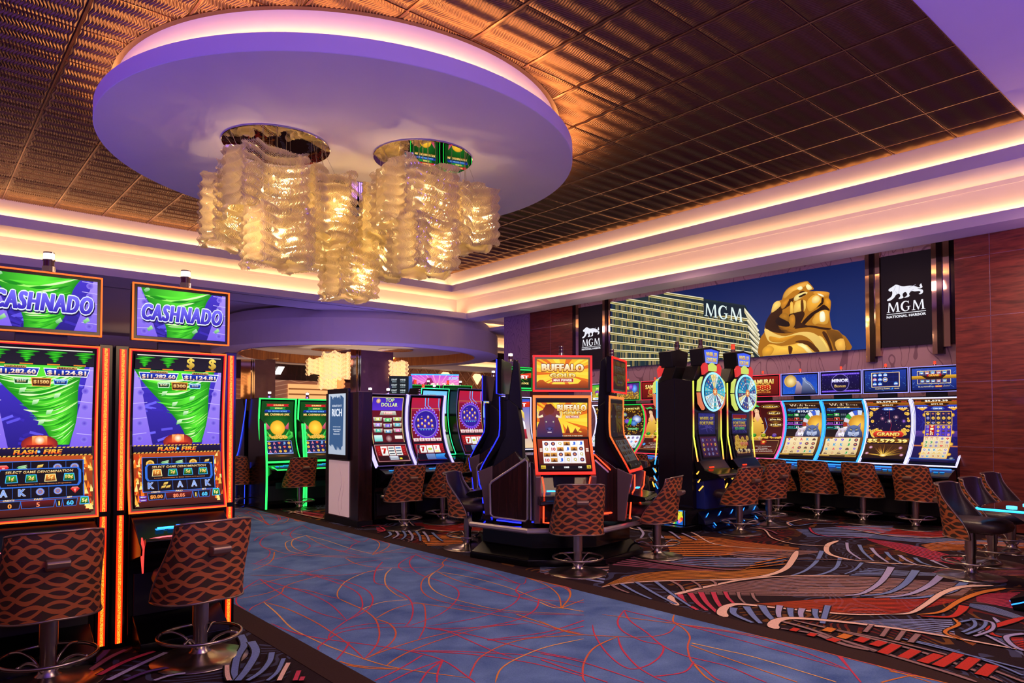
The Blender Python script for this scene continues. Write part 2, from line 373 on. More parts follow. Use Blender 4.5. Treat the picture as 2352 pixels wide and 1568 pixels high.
# traced carpet and picture outlines, in metres on the floor / on the wall
WALK=[('o',[(3.77,9.18),(3.59,8.78),(3.39,8.47),(3.13,8.24)]),('r',[(4.41,10.72),(4.15,10.48),(3.9,10.02),(3.8,9.64),(3.76,9.31),(3.6,8.96),(3.45,8.78),(3.29,8.61)]),('o',[(3.8,9.64),(3.83,9.39),(3.84,9.03),(3.94,8.74),(4.09,8.54),(4.32,8.25),(4.73,7.81)]),('r',[(5.1,11.25),(4.8,10.88),(4.56,10.5),(4.44,10.15),(4.4,9.83),(4.4,9.58),(4.34,9.32),(4.18,9.09),(3.97,8.91),(3.74,8.78),(3.26,8.58)]),('r',[(4.9,11.11),(4.61,10.84),(4.46,10.58),(4.46,10.39),(4.52,10.34)]),('y',[(4.68,10.21),(4.41,10.0),(4.21,9.83),(4.06,9.49),(3.96,9.13),(3.99,8.82),(4.09,8.54),(4.45,8.07)]),('y',[(4.68,10.21),(4.45,10.05),(4.27,9.78),(4.13,9.42),(4.07,9.04),(4.13,8.64),(4.55,8.05)]),('o',[(4.68,10.21),(4.56,9.62),(4.47,8.98),(4.48,8.47),(4.51,8.18)]),('y',[(4.68,10.21),(4.71,9.56),(4.67,8.81),(4.69,8.19)]),('r',[(5.1,11.25),(4.95,10.35),(4.91,9.57),(5.03,9.16)]),('r',[(5.06,10.65),(5.16,10.07),(5.03,9.15),(5.28,9.33)]),('r',[(5.03,9.15),(4.82,8.99),(4.68,8.8),(4.53,8.64),(4.41,8.6)]),('o',[(5.31,9.3),(5.22,8.96),(5.01,8.59),(4.67,8.17)]),('o',[(4.67,8.17),(4.94,8.35),(5.21,8.64),(5.3,8.88),(5.32,9.29)]),('o',[(4.67,8.17),(5.12,8.27),(5.29,8.35)]),('r',[(4.34,9.32),(4.44,9.01),(4.53,8.57),(4.71,8.34),(5.01,8.08),(5.39,7.61)]),('o',[(4.29,8.18),(4.23,7.85),(4.26,7.54),(4.43,7.28),(4.77,7.04),(4.96,6.99)]),('y',[(4.41,7.26),(4.11,7.28),(3.71,7.03),(3.45,6.72),(3.32,6.5),(3.27,6.36)]),('y',[(4.41,7.26),(4.18,7.01),(3.92,6.57),(3.79,6.17),(3.76,5.89)]),('y',[(3.76,5.89),(3.54,5.97),(3.35,5.92),(3.25,5.87)]),('o',[(3.27,6.36),(3.26,6.1),(3.25,5.83),(3.18,5.51),(3.03,5.18),(2.88,4.94),(2.74,4.78),(2.59,4.64)]),('o',[(3.18,5.51),(3.2,5.31),(3.11,5.05),(2.94,4.84),(2.73,4.7),(2.59,4.64)]),('o',[(3.18,5.51),(3.44,5.67),(3.69,5.73),(3.78,5.66),(3.65,5.42),(3.39,5.04),(3.14,4.76)]),('o',[(3.74,5.79),(3.84,5.53),(3.98,5.14),(4.13,4.69),(4.17,4.3),(4.26,4.01)]),('r',[(5.1,7.8),(4.83,7.52),(4.62,7.16),(4.48,6.75),(4.46,6.38),(4.41,6.01),(4.28,5.75),(4.04,5.5),(3.74,5.28),(3.51,5.19),(3.25,5.12)]),('r',[(5.1,7.8),(4.73,7.54),(4.53,7.3),(4.45,7.04),(4.5,6.89)]),('r',[(3.92,6.53),(3.88,6.26),(3.8,5.93),(3.62,5.58),(3.42,5.3),(3.25,5.13)]),('r',[(4.52,7.66),(4.22,7.3),(3.9,6.77),(3.92,6.53)]),('r',[(3.27,7.8),(3.51,7.55),(3.57,6.96),(3.53,6.48),(3.37,6.08),(3.2,5.82),(2.97,5.63)]),('r',[(3.25,8.65),(3.43,8.2),(3.57,7.45),(3.67,6.97),(3.66,6.54),(3.53,6.16),(3.31,5.85),(3.1,5.7),(2.97,5.63),(2.8,5.49),(2.68,5.37),(2.6,5.24)]),('r',[(3.01,7.73),(3.09,7.16),(3.14,6.74),(3.11,6.23),(2.97,5.63)]),('r',[(3.01,7.73),(2.95,7.24),(2.9,6.56),(2.89,6.02),(2.97,5.63)]),('r',[(3.01,7.73),(2.74,7.42),(2.54,7.1),(2.44,6.82),(2.38,6.56)]),('o',[(3.63,7.44),(3.33,7.36),(3.08,7.21),(2.93,6.96),(2.66,6.73),(2.51,6.61),(2.39,6.49)]),('y',[(2.66,6.73),(2.6,6.27),(2.51,5.74),(2.51,5.39),(2.53,5.05),(2.59,4.64),(2.64,4.41),(2.73,4.2),(2.94,3.83)]),('o',[(2.66,6.73),(2.73,6.35),(2.74,5.83),(2.71,5.4),(2.66,4.99),(2.59,4.64)]),('o',[(2.52,7.01),(2.8,7.04),(3.05,7.15),(3.19,6.86),(3.22,6.59),(3.27,6.36)]),('o',[(2.59,4.64),(2.78,4.7),(3.14,4.76),(3.52,4.75),(3.79,4.69),(4.11,4.52)]),('o',[(2.64,4.41),(2.8,4.51),(3.05,4.6),(3.38,4.66),(3.77,4.67),(4.11,4.52)]),('r',[(2.37,5.98),(2.48,5.55),(2.6,5.24),(2.78,4.91),(2.93,4.59),(3.01,4.24),(2.94,3.83),(2.92,3.74)]),('r',[(3.01,4.24),(2.81,4.13),(2.64,3.98)]),('r',[(3.01,4.24),(2.84,4.06),(2.73,3.91)]),('r',[(3.01,4.24),(2.73,4.2),(2.49,4.12)]),('r',[(2.96,4.43),(2.67,4.29),(2.38,4.21)]),('r',[(2.93,4.59),(3.21,4.33),(3.36,4.15),(3.56,3.89),(3.67,3.46)]),('r',[(2.96,4.56),(3.25,4.2),(3.46,3.77),(3.55,3.34)]),('r',[(3.25,5.13),(3.42,4.92),(3.45,4.7),(3.42,4.19),(3.44,3.91)]),('r',[(3.37,4.97),(3.52,4.65),(3.6,4.27),(3.67,3.92),(3.79,3.56)]),('r',[(2.6,5.24),(2.77,5.35),(3.0,5.31),(3.25,5.13)]),('r',[(2.79,5.44),(3.06,5.41),(3.26,5.26),(3.3,5.2)]),('r',[(2.69,5.06),(2.58,4.92),(2.38,4.76)]),('r',[(2.6,5.24),(2.46,5.12),(2.38,5.05)]),('o',[(5.31,7.35),(5.06,7.14),(4.96,6.98),(4.7,6.77),(4.43,6.59),(4.2,6.32),(4.04,6.04),(3.97,5.78),(3.99,5.51),(4.09,5.17),(4.25,4.83),(4.66,4.38)]),('y',[(4.7,6.77),(4.47,6.56),(4.24,6.2),(4.12,5.81),(4.14,5.34),(4.25,4.93),(4.68,4.4)]),('o',[(4.71,6.76),(4.62,6.24),(4.61,5.71),(4.64,5.28),(4.68,4.69)]),('y',[(4.71,6.76),(4.83,6.25),(4.83,5.61),(4.73,5.05),(4.68,4.69)]),('o',[(5.31,5.84),(5.21,5.45),(5.0,5.05),(4.68,4.69)]),('o',[(5.31,5.84),(5.3,5.47),(5.24,5.17),(5.04,4.93),(4.68,4.69)]),('o',[(4.68,4.69),(5.06,4.76)]),('o',[(4.68,4.69),(4.75,4.47)]),('r',[(5.1,7.8),(4.99,7.2),(5.02,6.49),(5.02,5.71)]),('r',[(5.1,7.8),(5.17,7.29),(5.2,6.44),(5.03,5.66),(5.29,5.85)]),('r',[(5.03,5.66),(4.8,5.47),(4.7,5.3),(4.48,5.12),(4.21,5.0),(3.83,4.95),(3.41,5.02)]),('r',[(4.48,6.04),(4.59,5.69),(4.66,5.19),(4.98,4.68)]),('r',[(4.75,5.07),(4.53,4.86),(4.3,4.73),(4.02,4.66),(3.67,4.74),(3.37,4.97)]),('r',[(4.7,5.3),(5.02,5.36),(5.29,5.3),(5.36,5.15)]),('o',[(4.23,3.98),(3.85,4.2),(3.55,4.21),(3.26,4.11),(3.06,3.95),(2.94,3.83)]),('y',[(4.16,3.91),(3.79,3.96),(3.44,3.91),(3.21,3.82),(3.02,3.65)]),('o',[(2.37,4.71),(2.48,4.55),(2.66,4.3)]),('o',[(2.37,4.61),(2.52,4.44),(2.67,4.29)]),('r',[(4.54,4.27),(4.05,4.24),(3.56,4.4)]),('r',[(4.41,4.15),(3.92,4.19),(3.55,4.39)]),('o',[(4.22,4.8),(4.21,4.5),(4.2,4.21),(4.23,3.98)]),('o',[(5.34,14.59),(5.15,13.36),(4.68,11.68),(4.91,11.88),(5.15,12.28),(5.33,12.79)]),('o',[(4.68,11.68),(4.97,11.71),(5.22,12.1),(5.28,12.3)]),('r',[(4.91,13.87),(4.96,13.24),(4.68,11.68),(4.86,12.41),(4.88,13.32)]),('r',[(3.91,10.26),(4.09,10.54),(4.31,10.71),(4.49,10.75)]),('o',[(4.2,11.0),(4.49,10.75),(4.67,10.31)]),('o',[(3.0,7.99),(3.25,7.77),(3.52,7.58),(3.76,7.33),(4.28,7.24)]),('o',[(2.8,7.45),(3.18,7.59),(3.41,7.64),(3.71,7.74),(4.13,7.82),(4.74,7.79)]),('o',[(5.3,3.86),(5.1,3.73),(4.99,3.54),(4.84,3.38),(4.61,3.24),(4.36,3.03),(4.31,2.9),(4.2,2.73),(4.19,2.63)]),('y',[(4.72,3.28),(4.76,3.01),(4.79,2.77),(4.75,2.16)]),('o',[(4.67,3.25),(4.62,2.92),(4.55,2.33)]),('o',[(4.32,2.98),(4.18,2.8),(4.13,2.69)]),('r',[(5.06,4.25),(4.76,4.07),(4.56,3.85),(4.47,3.56),(4.5,3.4),(4.3,3.26),(4.04,3.19),(3.9,3.25),(4.03,3.55),(4.3,3.92),(4.5,4.13)]),('r',[(5.06,4.25),(4.84,4.0),(4.67,3.68),(4.5,3.4),(4.43,3.14),(4.47,2.82),(4.41,2.55),(4.39,2.46)]),('o',[(4.41,3.77),(4.07,3.71),(3.77,3.54),(3.55,3.35),(3.48,3.26)]),('r',[(4.41,3.77),(4.19,3.54),(3.99,3.24),(3.91,3.03),(3.89,2.9)]),('o',[(4.24,4.52),(4.19,4.09),(4.41,3.77),(4.58,3.61),(4.79,3.56),(5.05,3.66)]),('r',[(5.06,4.25),(5.09,3.61),(5.07,2.84),(5.05,2.21)]),('r',[(5.09,3.57),(5.23,3.11),(5.2,2.66),(5.05,2.21)]),('r',[(5.29,2.39),(5.06,2.2),(4.87,2.05)]),('r',[(5.32,2.37),(5.06,2.2)]),('o',[(4.8,4.29),(4.98,3.88),(5.19,3.37),(5.31,2.97),(5.31,2.41),(5.3,2.1),(5.3,1.83),(5.33,1.65)]),('o',[(5.32,2.11),(5.27,2.02),(5.22,1.74)]),('o',[(5.24,2.01),(5.28,1.8),(5.33,1.65)]),('o',[(4.97,1.96),(5.25,1.88),(5.3,1.8)]),('r',[(3.65,3.88),(3.75,3.55),(3.77,3.0)]),('r',[(3.56,3.78),(3.57,3.49),(3.59,3.16)]),('r',[(3.92,3.02),(4.14,2.94),(4.37,3.02)]),('y',[(4.67,4.97),(4.63,4.76),(4.7,4.66),(4.73,4.49)]),('o',[(4.67,4.68),(5.07,4.95),(5.29,5.22),(5.4,5.49)])]
RIB=[('p',0.05,0.03,[(9.29,7.02),(9.38,6.8),(9.44,6.61),(9.28,6.35),(8.81,5.78),(8.78,5.37),(9.14,4.69)]),('p',0.1,0.03,[(9.14,4.66),(8.48,4.39),(7.91,4.19),(7.42,4.15),(6.99,4.27),(6.33,4.75),(5.89,4.97),(5.59,5.0)]),('b',0.07,0.03,[(9.39,4.44),(8.65,4.16),(8.02,3.99),(7.63,3.96)]),('b',0.06,0.03,[(9.11,4.07),(8.46,3.83),(8.02,3.77),(7.8,3.81)]),('b',0.05,0.02,[(8.99,3.75),(8.51,3.63),(8.17,3.6)]),('p',0.09,0.03,[(10.37,4.66),(9.92,4.6),(9.37,4.36),(9.12,4.1),(9.08,3.7),(9.33,3.32),(9.4,2.89),(9.47,2.68)]),('l',0.05,0.03,[(10.29,4.5),(9.66,4.2),(9.18,3.84)]),('b',0.06,0.03,[(10.25,4.31),(9.73,4.04),(9.19,3.69)]),('l',0.06,0.03,[(10.13,4.1),(9.65,3.83),(9.24,3.54)]),('b',0.06,0.03,[(9.96,3.84),(9.57,3.62),(9.29,3.4)]),('l',0.06,0.03,[(9.86,3.64),(9.57,3.45),(9.36,3.26)]),('b',0.06,0.03,[(9.82,3.44),(9.56,3.28),(9.43,3.12)]),('l',0.06,0.03,[(9.8,3.24),(9.65,3.12),(9.45,2.94)]),('p',0.1,0.03,[(5.58,4.03),(5.67,4.16),(5.83,4.28),(6.07,4.3),(6.57,4.27),(7.07,4.2),(7.56,3.98),(8.12,3.53)]),('r',0.07,0.04,[(5.95,4.27),(5.73,4.06),(5.59,3.82)]),('r',0.07,0.04,[(6.08,4.24),(5.82,3.98),(5.64,3.75)]),('r',0.07,0.04,[(6.18,4.18),(5.89,3.92),(5.65,3.65)]),('r',0.06,0.04,[(6.28,4.1),(5.97,3.85),(5.68,3.57)]),('r',0.05,0.03,[(6.39,4.03),(6.19,3.87),(6.0,3.67)]),('m',0.04,0.02,[(6.47,3.93),(6.27,3.79),(6.11,3.63)]),('m',0.04,0.02,[(6.55,3.82),(6.38,3.7),(6.27,3.59)]),('m',0.05,0.03,[(5.75,5.0),(5.66,4.83),(5.61,4.65)]),('b',0.05,0.03,[(5.86,4.96),(5.69,4.63),(5.58,4.34)]),('b',0.05,0.03,[(6.04,4.9),(5.78,4.44),(5.6,4.07)]),('b',0.05,0.03,[(6.22,4.78),(5.9,4.33),(5.64,3.93)]),('m',0.05,0.03,[(6.37,4.68),(6.26,4.49),(6.1,4.33)]),('m',0.04,0.03,[(6.54,4.53),(6.45,4.39),(6.33,4.28)]),('m',0.04,0.03,[(6.72,4.41),(6.67,4.33),(6.59,4.27)]),('l',0.09,0.03,[(8.96,3.4),(8.08,3.17),(7.41,3.08),(7.14,3.15)]),('b',0.1,0.03,[(8.99,3.14),(8.17,2.96),(7.6,2.92),(7.25,3.04)]),('l',0.1,0.03,[(8.98,2.86),(8.26,2.76),(7.65,2.76),(7.29,2.93)]),('b',0.1,0.03,[(8.7,2.56),(8.12,2.52),(7.64,2.63),(7.38,2.81)]),('p',0.12,0.03,[(5.57,3.51),(5.68,3.62),(5.89,3.7),(6.07,3.65),(6.24,3.29),(6.49,2.83),(6.77,2.58)]),('p',0.03,0.1,[(6.77,2.58),(6.97,2.48),(7.41,2.5),(8.03,2.55),(8.49,2.5),(8.77,2.31)]),('b',0.08,0.04,[(5.9,3.63),(5.71,3.51),(5.59,3.26)]),('b',0.08,0.04,[(6.03,3.58),(5.8,3.38),(5.62,3.2)]),('b',0.08,0.05,[(6.17,3.5),(5.93,3.31),(5.75,3.13)]),('l',0.07,0.04,[(6.3,3.39),(6.07,3.28),(5.92,3.19)]),('b',0.07,0.04,[(6.29,3.28),(6.12,3.19),(5.99,3.11)]),('l',0.07,0.04,[(6.36,3.2),(6.19,3.13),(6.05,3.05)]),('b',0.06,0.04,[(6.43,3.11),(6.26,3.03),(6.13,2.95)]),('b',0.06,0.05,[(6.64,3.09),(6.33,2.97),(6.02,2.85)]),('p',0.12,0.03,[(5.57,3.03),(5.66,3.11),(5.84,3.15),(6.01,3.07),(6.22,2.71),(6.37,2.27),(6.44,1.85),(6.47,1.51)]),('o',0.03,0.09,[(6.94,2.42),(7.21,2.31),(7.78,2.33),(8.31,2.3),(8.72,2.19)]),('d',0.03,0.1,[(6.91,2.38),(7.08,2.2),(7.36,2.2),(7.6,2.24)]),('o',0.04,0.03,[(7.04,2.16),(6.88,2.07),(6.6,2.08),(6.48,2.03),(6.4,1.89)]),('l',0.05,0.03,[(7.35,1.94),(7.14,1.84),(6.93,1.86),(6.76,1.89),(6.67,1.79),(6.45,1.58)]),('d',0.09,0.03,[(7.56,1.76),(7.15,1.83),(6.93,1.86),(6.76,1.79),(6.73,1.67)]),('l',0.05,0.04,[(6.98,1.63),(6.78,1.7),(6.56,1.61),(6.46,1.51)]),('m',0.05,0.04,[(5.81,3.1),(5.78,2.86),(5.68,2.56),(5.59,2.24)]),('m',0.045,0.045,[(5.61,3.01),(5.69,2.65),(5.59,2.14),(5.5,1.7),(5.45,1.54)]),('m',0.045,0.045,[(5.92,3.06),(5.91,2.66),(5.86,2.09),(5.7,1.64),(5.59,1.43)]),('m',0.035,0.035,[(5.91,2.75),(5.95,2.28),(5.89,1.76),(5.69,1.33)]),('m',0.07,0.05,[(5.68,2.73),(5.58,2.47),(5.59,2.29)]),('b',0.03,0.03,[(6.08,2.23),(6.09,1.95),(5.96,1.58),(5.83,1.37)]),('b',0.03,0.03,[(6.07,2.17),(6.04,1.87),(6.01,1.59),(5.98,1.4)]),('d',0.07,0.07,[(5.71,2.92),(5.61,2.91)]),('d',0.07,0.07,[(5.68,2.76),(5.59,2.75)]),('o',0.09,0.09,[(5.94,2.73),(5.81,2.72)]),('d',0.09,0.09,[(5.68,2.57),(5.58,2.58)]),('o',0.09,0.09,[(5.86,2.56),(5.72,2.56)]),('d',0.09,0.09,[(5.87,2.43),(5.73,2.43)]),('d',0.09,0.09,[(5.88,2.3),(5.72,2.31)]),('d',0.09,0.09,[(5.88,2.2),(5.58,2.19)]),('d',0.09,0.09,[(5.85,2.05),(5.59,2.05)]),('d',0.09,0.09,[(5.87,1.9),(5.59,1.92)]),('d',0.09,0.09,[(6.0,1.81),(5.59,1.82)]),('d',0.09,0.09,[(5.98,1.7),(5.64,1.69)]),('d',0.09,0.09,[(5.91,1.57),(5.61,1.56)]),('m',0.04,0.04,[(6.28,2.55),(6.03,2.5)]),('m',0.04,0.04,[(6.29,2.42),(6.01,2.36)]),('m',0.04,0.04,[(6.3,2.3),(5.99,2.24)]),('m',0.05,0.05,[(6.3,2.19),(6.02,2.15)]),('b',0.035,0.03,[(6.95,2.08),(7.1,2.03),(6.91,1.96),(6.63,1.97)]),('b',0.035,0.03,[(7.13,2.06),(7.15,1.95),(6.89,1.9),(6.59,1.93)]),('l',0.035,0.03,[(7.16,1.99),(7.13,1.89),(6.88,1.83),(6.58,1.87)]),('m',0.05,0.03,[(6.62,5.78),(7.03,5.83),(7.09,5.26),(7.26,4.69),(7.44,4.47)]),('i',0.06,0.03,[(7.12,5.87),(7.12,5.35),(7.28,4.73),(7.5,4.48)]),('p',0.05,0.03,[(11.6,5.04),(11.37,4.33),(11.64,3.85),(12.25,3.62),(12.8,3.61)]),('p',0.03,0.03,[(10.47,6.14),(10.45,5.87),(9.81,5.38),(9.57,4.9),(9.76,4.52)]),('i',0.05,0.03,[(10.65,6.13),(10.43,5.75),(10.22,5.53)]),('r',0.04,0.03,[(11.21,5.5),(10.75,5.21),(10.59,4.91),(10.9,4.44)]),('b',0.05,0.03,[(11.6,6.09),(11.25,5.76),(11.71,5.67),(12.03,5.4)]),('p',0.05,0.03,[(12.03,6.05),(11.49,6.02),(11.15,5.78)]),('p',0.05,0.02,[(9.04,7.53),(8.91,7.21),(8.96,6.89)]),('l',0.05,0.04,[(9.25,7.49),(8.74,6.95),(8.33,6.67)]),('l',0.05,0.04,[(9.37,7.33),(8.91,6.8),(8.51,6.39)]),('l',0.05,0.04,[(9.42,7.11),(9.08,6.66),(8.7,6.23)]),('l',0.05,0.04,[(9.36,6.82),(9.02,6.32),(8.8,6.02)]),('m',0.03,0.03,[(8.53,4.35),(8.82,4.09),(9.18,3.62)]),('o',0.03,0.03,[(7.89,4.57),(8.56,4.5)]),('o',0.03,0.03,[(7.7,4.52),(8.35,4.39)]),('o',0.03,0.03,[(7.54,4.48),(8.14,4.3)]),('p',0.03,0.05,[(6.67,10.43),(6.4,9.8),(6.38,9.49),(6.6,8.92),(7.03,8.6)]),('b',0.05,0.03,[(5.79,9.62),(5.66,9.35),(5.45,9.18)]),('l',0.05,0.03,[(5.91,9.61),(5.75,9.28),(5.51,9.04)]),('b',0.05,0.03,[(6.03,9.61),(5.8,9.15),(5.55,8.87)]),('l',0.05,0.03,[(6.1,9.55),(5.84,9.02),(5.61,8.7)]),('b',0.05,0.03,[(6.15,9.4),(5.92,8.95),(5.69,8.58)]),('l',0.05,0.03,[(6.2,9.27),(5.97,8.81),(5.77,8.48)]),('b',0.05,0.03,[(6.26,9.11),(6.05,8.66),(5.92,8.35)]),('r',0.04,0.03,[(5.96,10.18),(5.82,9.79),(5.62,9.68)]),('p',0.04,0.03,[(5.69,13.33),(5.64,12.66),(5.66,11.84),(5.7,11.68)]),('p',0.04,0.03,[(5.51,12.77),(5.86,13.04),(5.7,12.6)]),('r',0.05,0.03,[(5.68,12.9),(5.8,12.51),(5.85,12.06)]),('r',0.05,0.03,[(5.73,10.39),(5.99,10.37),(6.06,10.1)]),('i',0.07,0.07,[(1.01,5.65),(1.18,5.87),(1.31,5.98)]),('v',0.07,0.07,[(1.06,5.81),(1.15,5.96),(1.2,6.07)]),('r',0.07,0.07,[(1.04,5.51),(1.24,5.69),(1.46,5.8)]),('l',0.07,0.07,[(1.07,5.36),(1.29,5.54),(1.52,5.71)]),('v',0.06,0.06,[(1.15,5.28),(1.31,5.36),(1.47,5.35)]),('l',0.05,0.05,[(1.3,5.15),(1.4,5.18),(1.5,5.16)]),('b',0.09,0.07,[(2.1,5.78),(2.03,5.51),(1.87,5.22),(1.7,4.8)]),('b',0.1,0.07,[(2.1,5.55),(2.03,5.27),(1.85,4.96),(1.72,4.78)]),('b',0.07,0.05,[(2.12,5.19),(2.03,5.01),(1.9,4.84),(1.77,4.74)]),('b',0.05,0.04,[(2.13,5.0),(1.99,4.77),(1.87,4.65)]),('p',0.05,0.05,[(2.12,4.89),(2.02,4.74),(1.93,4.6)]),('r',0.05,0.05,[(2.11,4.69),(2.06,4.61),(2.01,4.53)]),('p',0.05,0.05,[(1.77,5.13),(1.71,4.95),(1.68,4.82)]),('v',0.06,0.06,[(1.01,5.89),(1.08,6.01),(1.14,6.12)]),('r',0.05,0.05,[(2.08,4.56),(2.04,4.5)])]
STR=[('o',12,0.5,[(8.82,6.62),(9.24,6.17),(9.27,5.5),(9.38,4.75)],[(7.56,5.55),(7.98,5.18),(8.75,4.89),(9.27,4.7)]),('g',8,0.5,[(5.62,5.02),(6.2,5.17),(6.73,5.06),(7.38,4.65),(7.9,4.19)],[(5.59,5.0),(6.13,4.88),(6.88,4.34),(7.49,4.14)]),('m',13,0.5,[(6.04,4.28),(6.55,4.25),(7.52,3.96),(8.24,3.36),(8.73,2.45)],[(6.04,4.24),(6.42,3.82),(7.0,3.25),(7.46,2.85),(8.06,2.39)]),('O',12,0.5,[(6.21,3.58),(6.92,3.21),(7.57,2.7),(7.89,2.34)],[(6.28,3.41),(6.51,2.84),(6.8,2.6),(7.12,2.48)]),('b',9,0.5,[(6.1,2.84),(6.63,2.53),(7.03,2.17)],[(6.21,2.71),(6.36,2.27),(6.38,1.94)]),('d',6,0.5,[(11.79,5.36),(12.3,4.67),(12.57,3.92)],[(11.54,4.98),(11.43,4.35),(11.95,3.72)]),('b',8,0.5,[(11.05,4.86),(11.58,4.4),(11.9,3.52),(12.32,2.85)],[(10.94,4.6),(11.08,3.93),(11.46,3.26),(11.82,2.74)]),('r',7,0.5,[(10.89,4.49),(10.8,3.83),(10.38,3.19),(10.16,2.68)],[(10.72,4.36),(10.18,3.75),(9.84,3.26),(9.71,2.99)]),('o',7,0.5,[(10.91,3.74),(11.59,3.56),(12.22,2.83)],[(10.5,3.47),(10.95,3.12),(11.27,2.61)]),('m',6,0.45,[(8.27,5.21),(8.79,5.06),(9.45,4.38)],[(8.0,4.75),(8.37,4.54),(8.88,4.5)]),('b',5,0.45,[(7.48,5.62),(7.92,5.14),(8.56,4.5)],[(7.18,5.27),(7.48,4.71),(8.21,4.37)]),('b',7,0.5,[(10.93,5.6),(11.92,5.18),(12.82,4.55)],[(10.39,5.13),(10.71,4.65),(11.1,4.52)]),('i',5,0.5,[(7.12,5.87),(7.14,5.21),(7.34,4.62)],[(6.52,5.68),(6.9,5.03),(7.26,4.57)]),('b',5,0.45,[(5.83,6.2),(6.05,5.9),(6.33,5.56)],[(5.59,5.95),(5.67,5.53),(5.72,5.09)]),('m',4,0.4,[(5.71,6.07),(6.19,5.96),(6.6,5.77)],[(5.37,5.52),(5.83,5.52),(6.14,5.39)]),('r',12,0.5,[(8.13,2.29),(8.41,2.22),(8.7,2.02)],[(7.9,2.22),(7.87,2.0),(7.85,1.83)]),('b',8,0.5,[(7.77,2.24),(7.8,2.06),(7.6,1.77)],[(7.63,2.21),(7.55,2.0),(7.45,1.74)]),('b',9,0.5,[(6.89,1.9),(6.76,1.72),(6.55,1.56)],[(6.58,1.73),(6.49,1.61),(6.34,1.48)]),('o',7,0.45,[(6.6,2.06),(6.5,1.94),(6.41,1.81)],[(6.55,2.04),(6.43,1.93),(6.33,1.81)]),('d',8,0.5,[(6.77,1.71),(6.88,1.61)],[(6.5,1.6),(6.46,1.51)]),('m',5,0.4,[(7.11,3.63),(7.57,3.3),(7.95,3.03)],[(6.96,3.53),(7.34,3.2),(7.6,3.0)]),('i',5,0.45,[(9.31,2.97),(9.49,2.71),(10.02,2.32)],[(9.0,2.98),(9.2,2.62),(9.62,2.23)]),('b',5,0.45,[(8.74,3.56),(9.0,2.98),(9.09,2.69)],[(8.12,3.53),(8.65,3.08),(8.98,2.76)]),('d',8,0.5,[(6.67,10.29),(7.24,9.78),(7.58,9.22)],[(6.37,9.61),(6.66,9.0),(7.11,8.65)]),('o',7,0.5,[(5.99,9.16),(6.43,8.69),(6.84,8.33)],[(5.59,8.24),(5.92,8.0),(6.38,7.76)]),('r',4,0.5,[(5.91,10.23),(6.32,10.2),(6.37,9.83)],[(5.73,9.87),(5.94,9.68),(6.08,9.47)]),('r',4,0.5,[(5.7,13.64),(5.89,13.02),(6.01,12.33)],[(5.64,12.94),(5.63,12.26),(5.72,11.79)])]
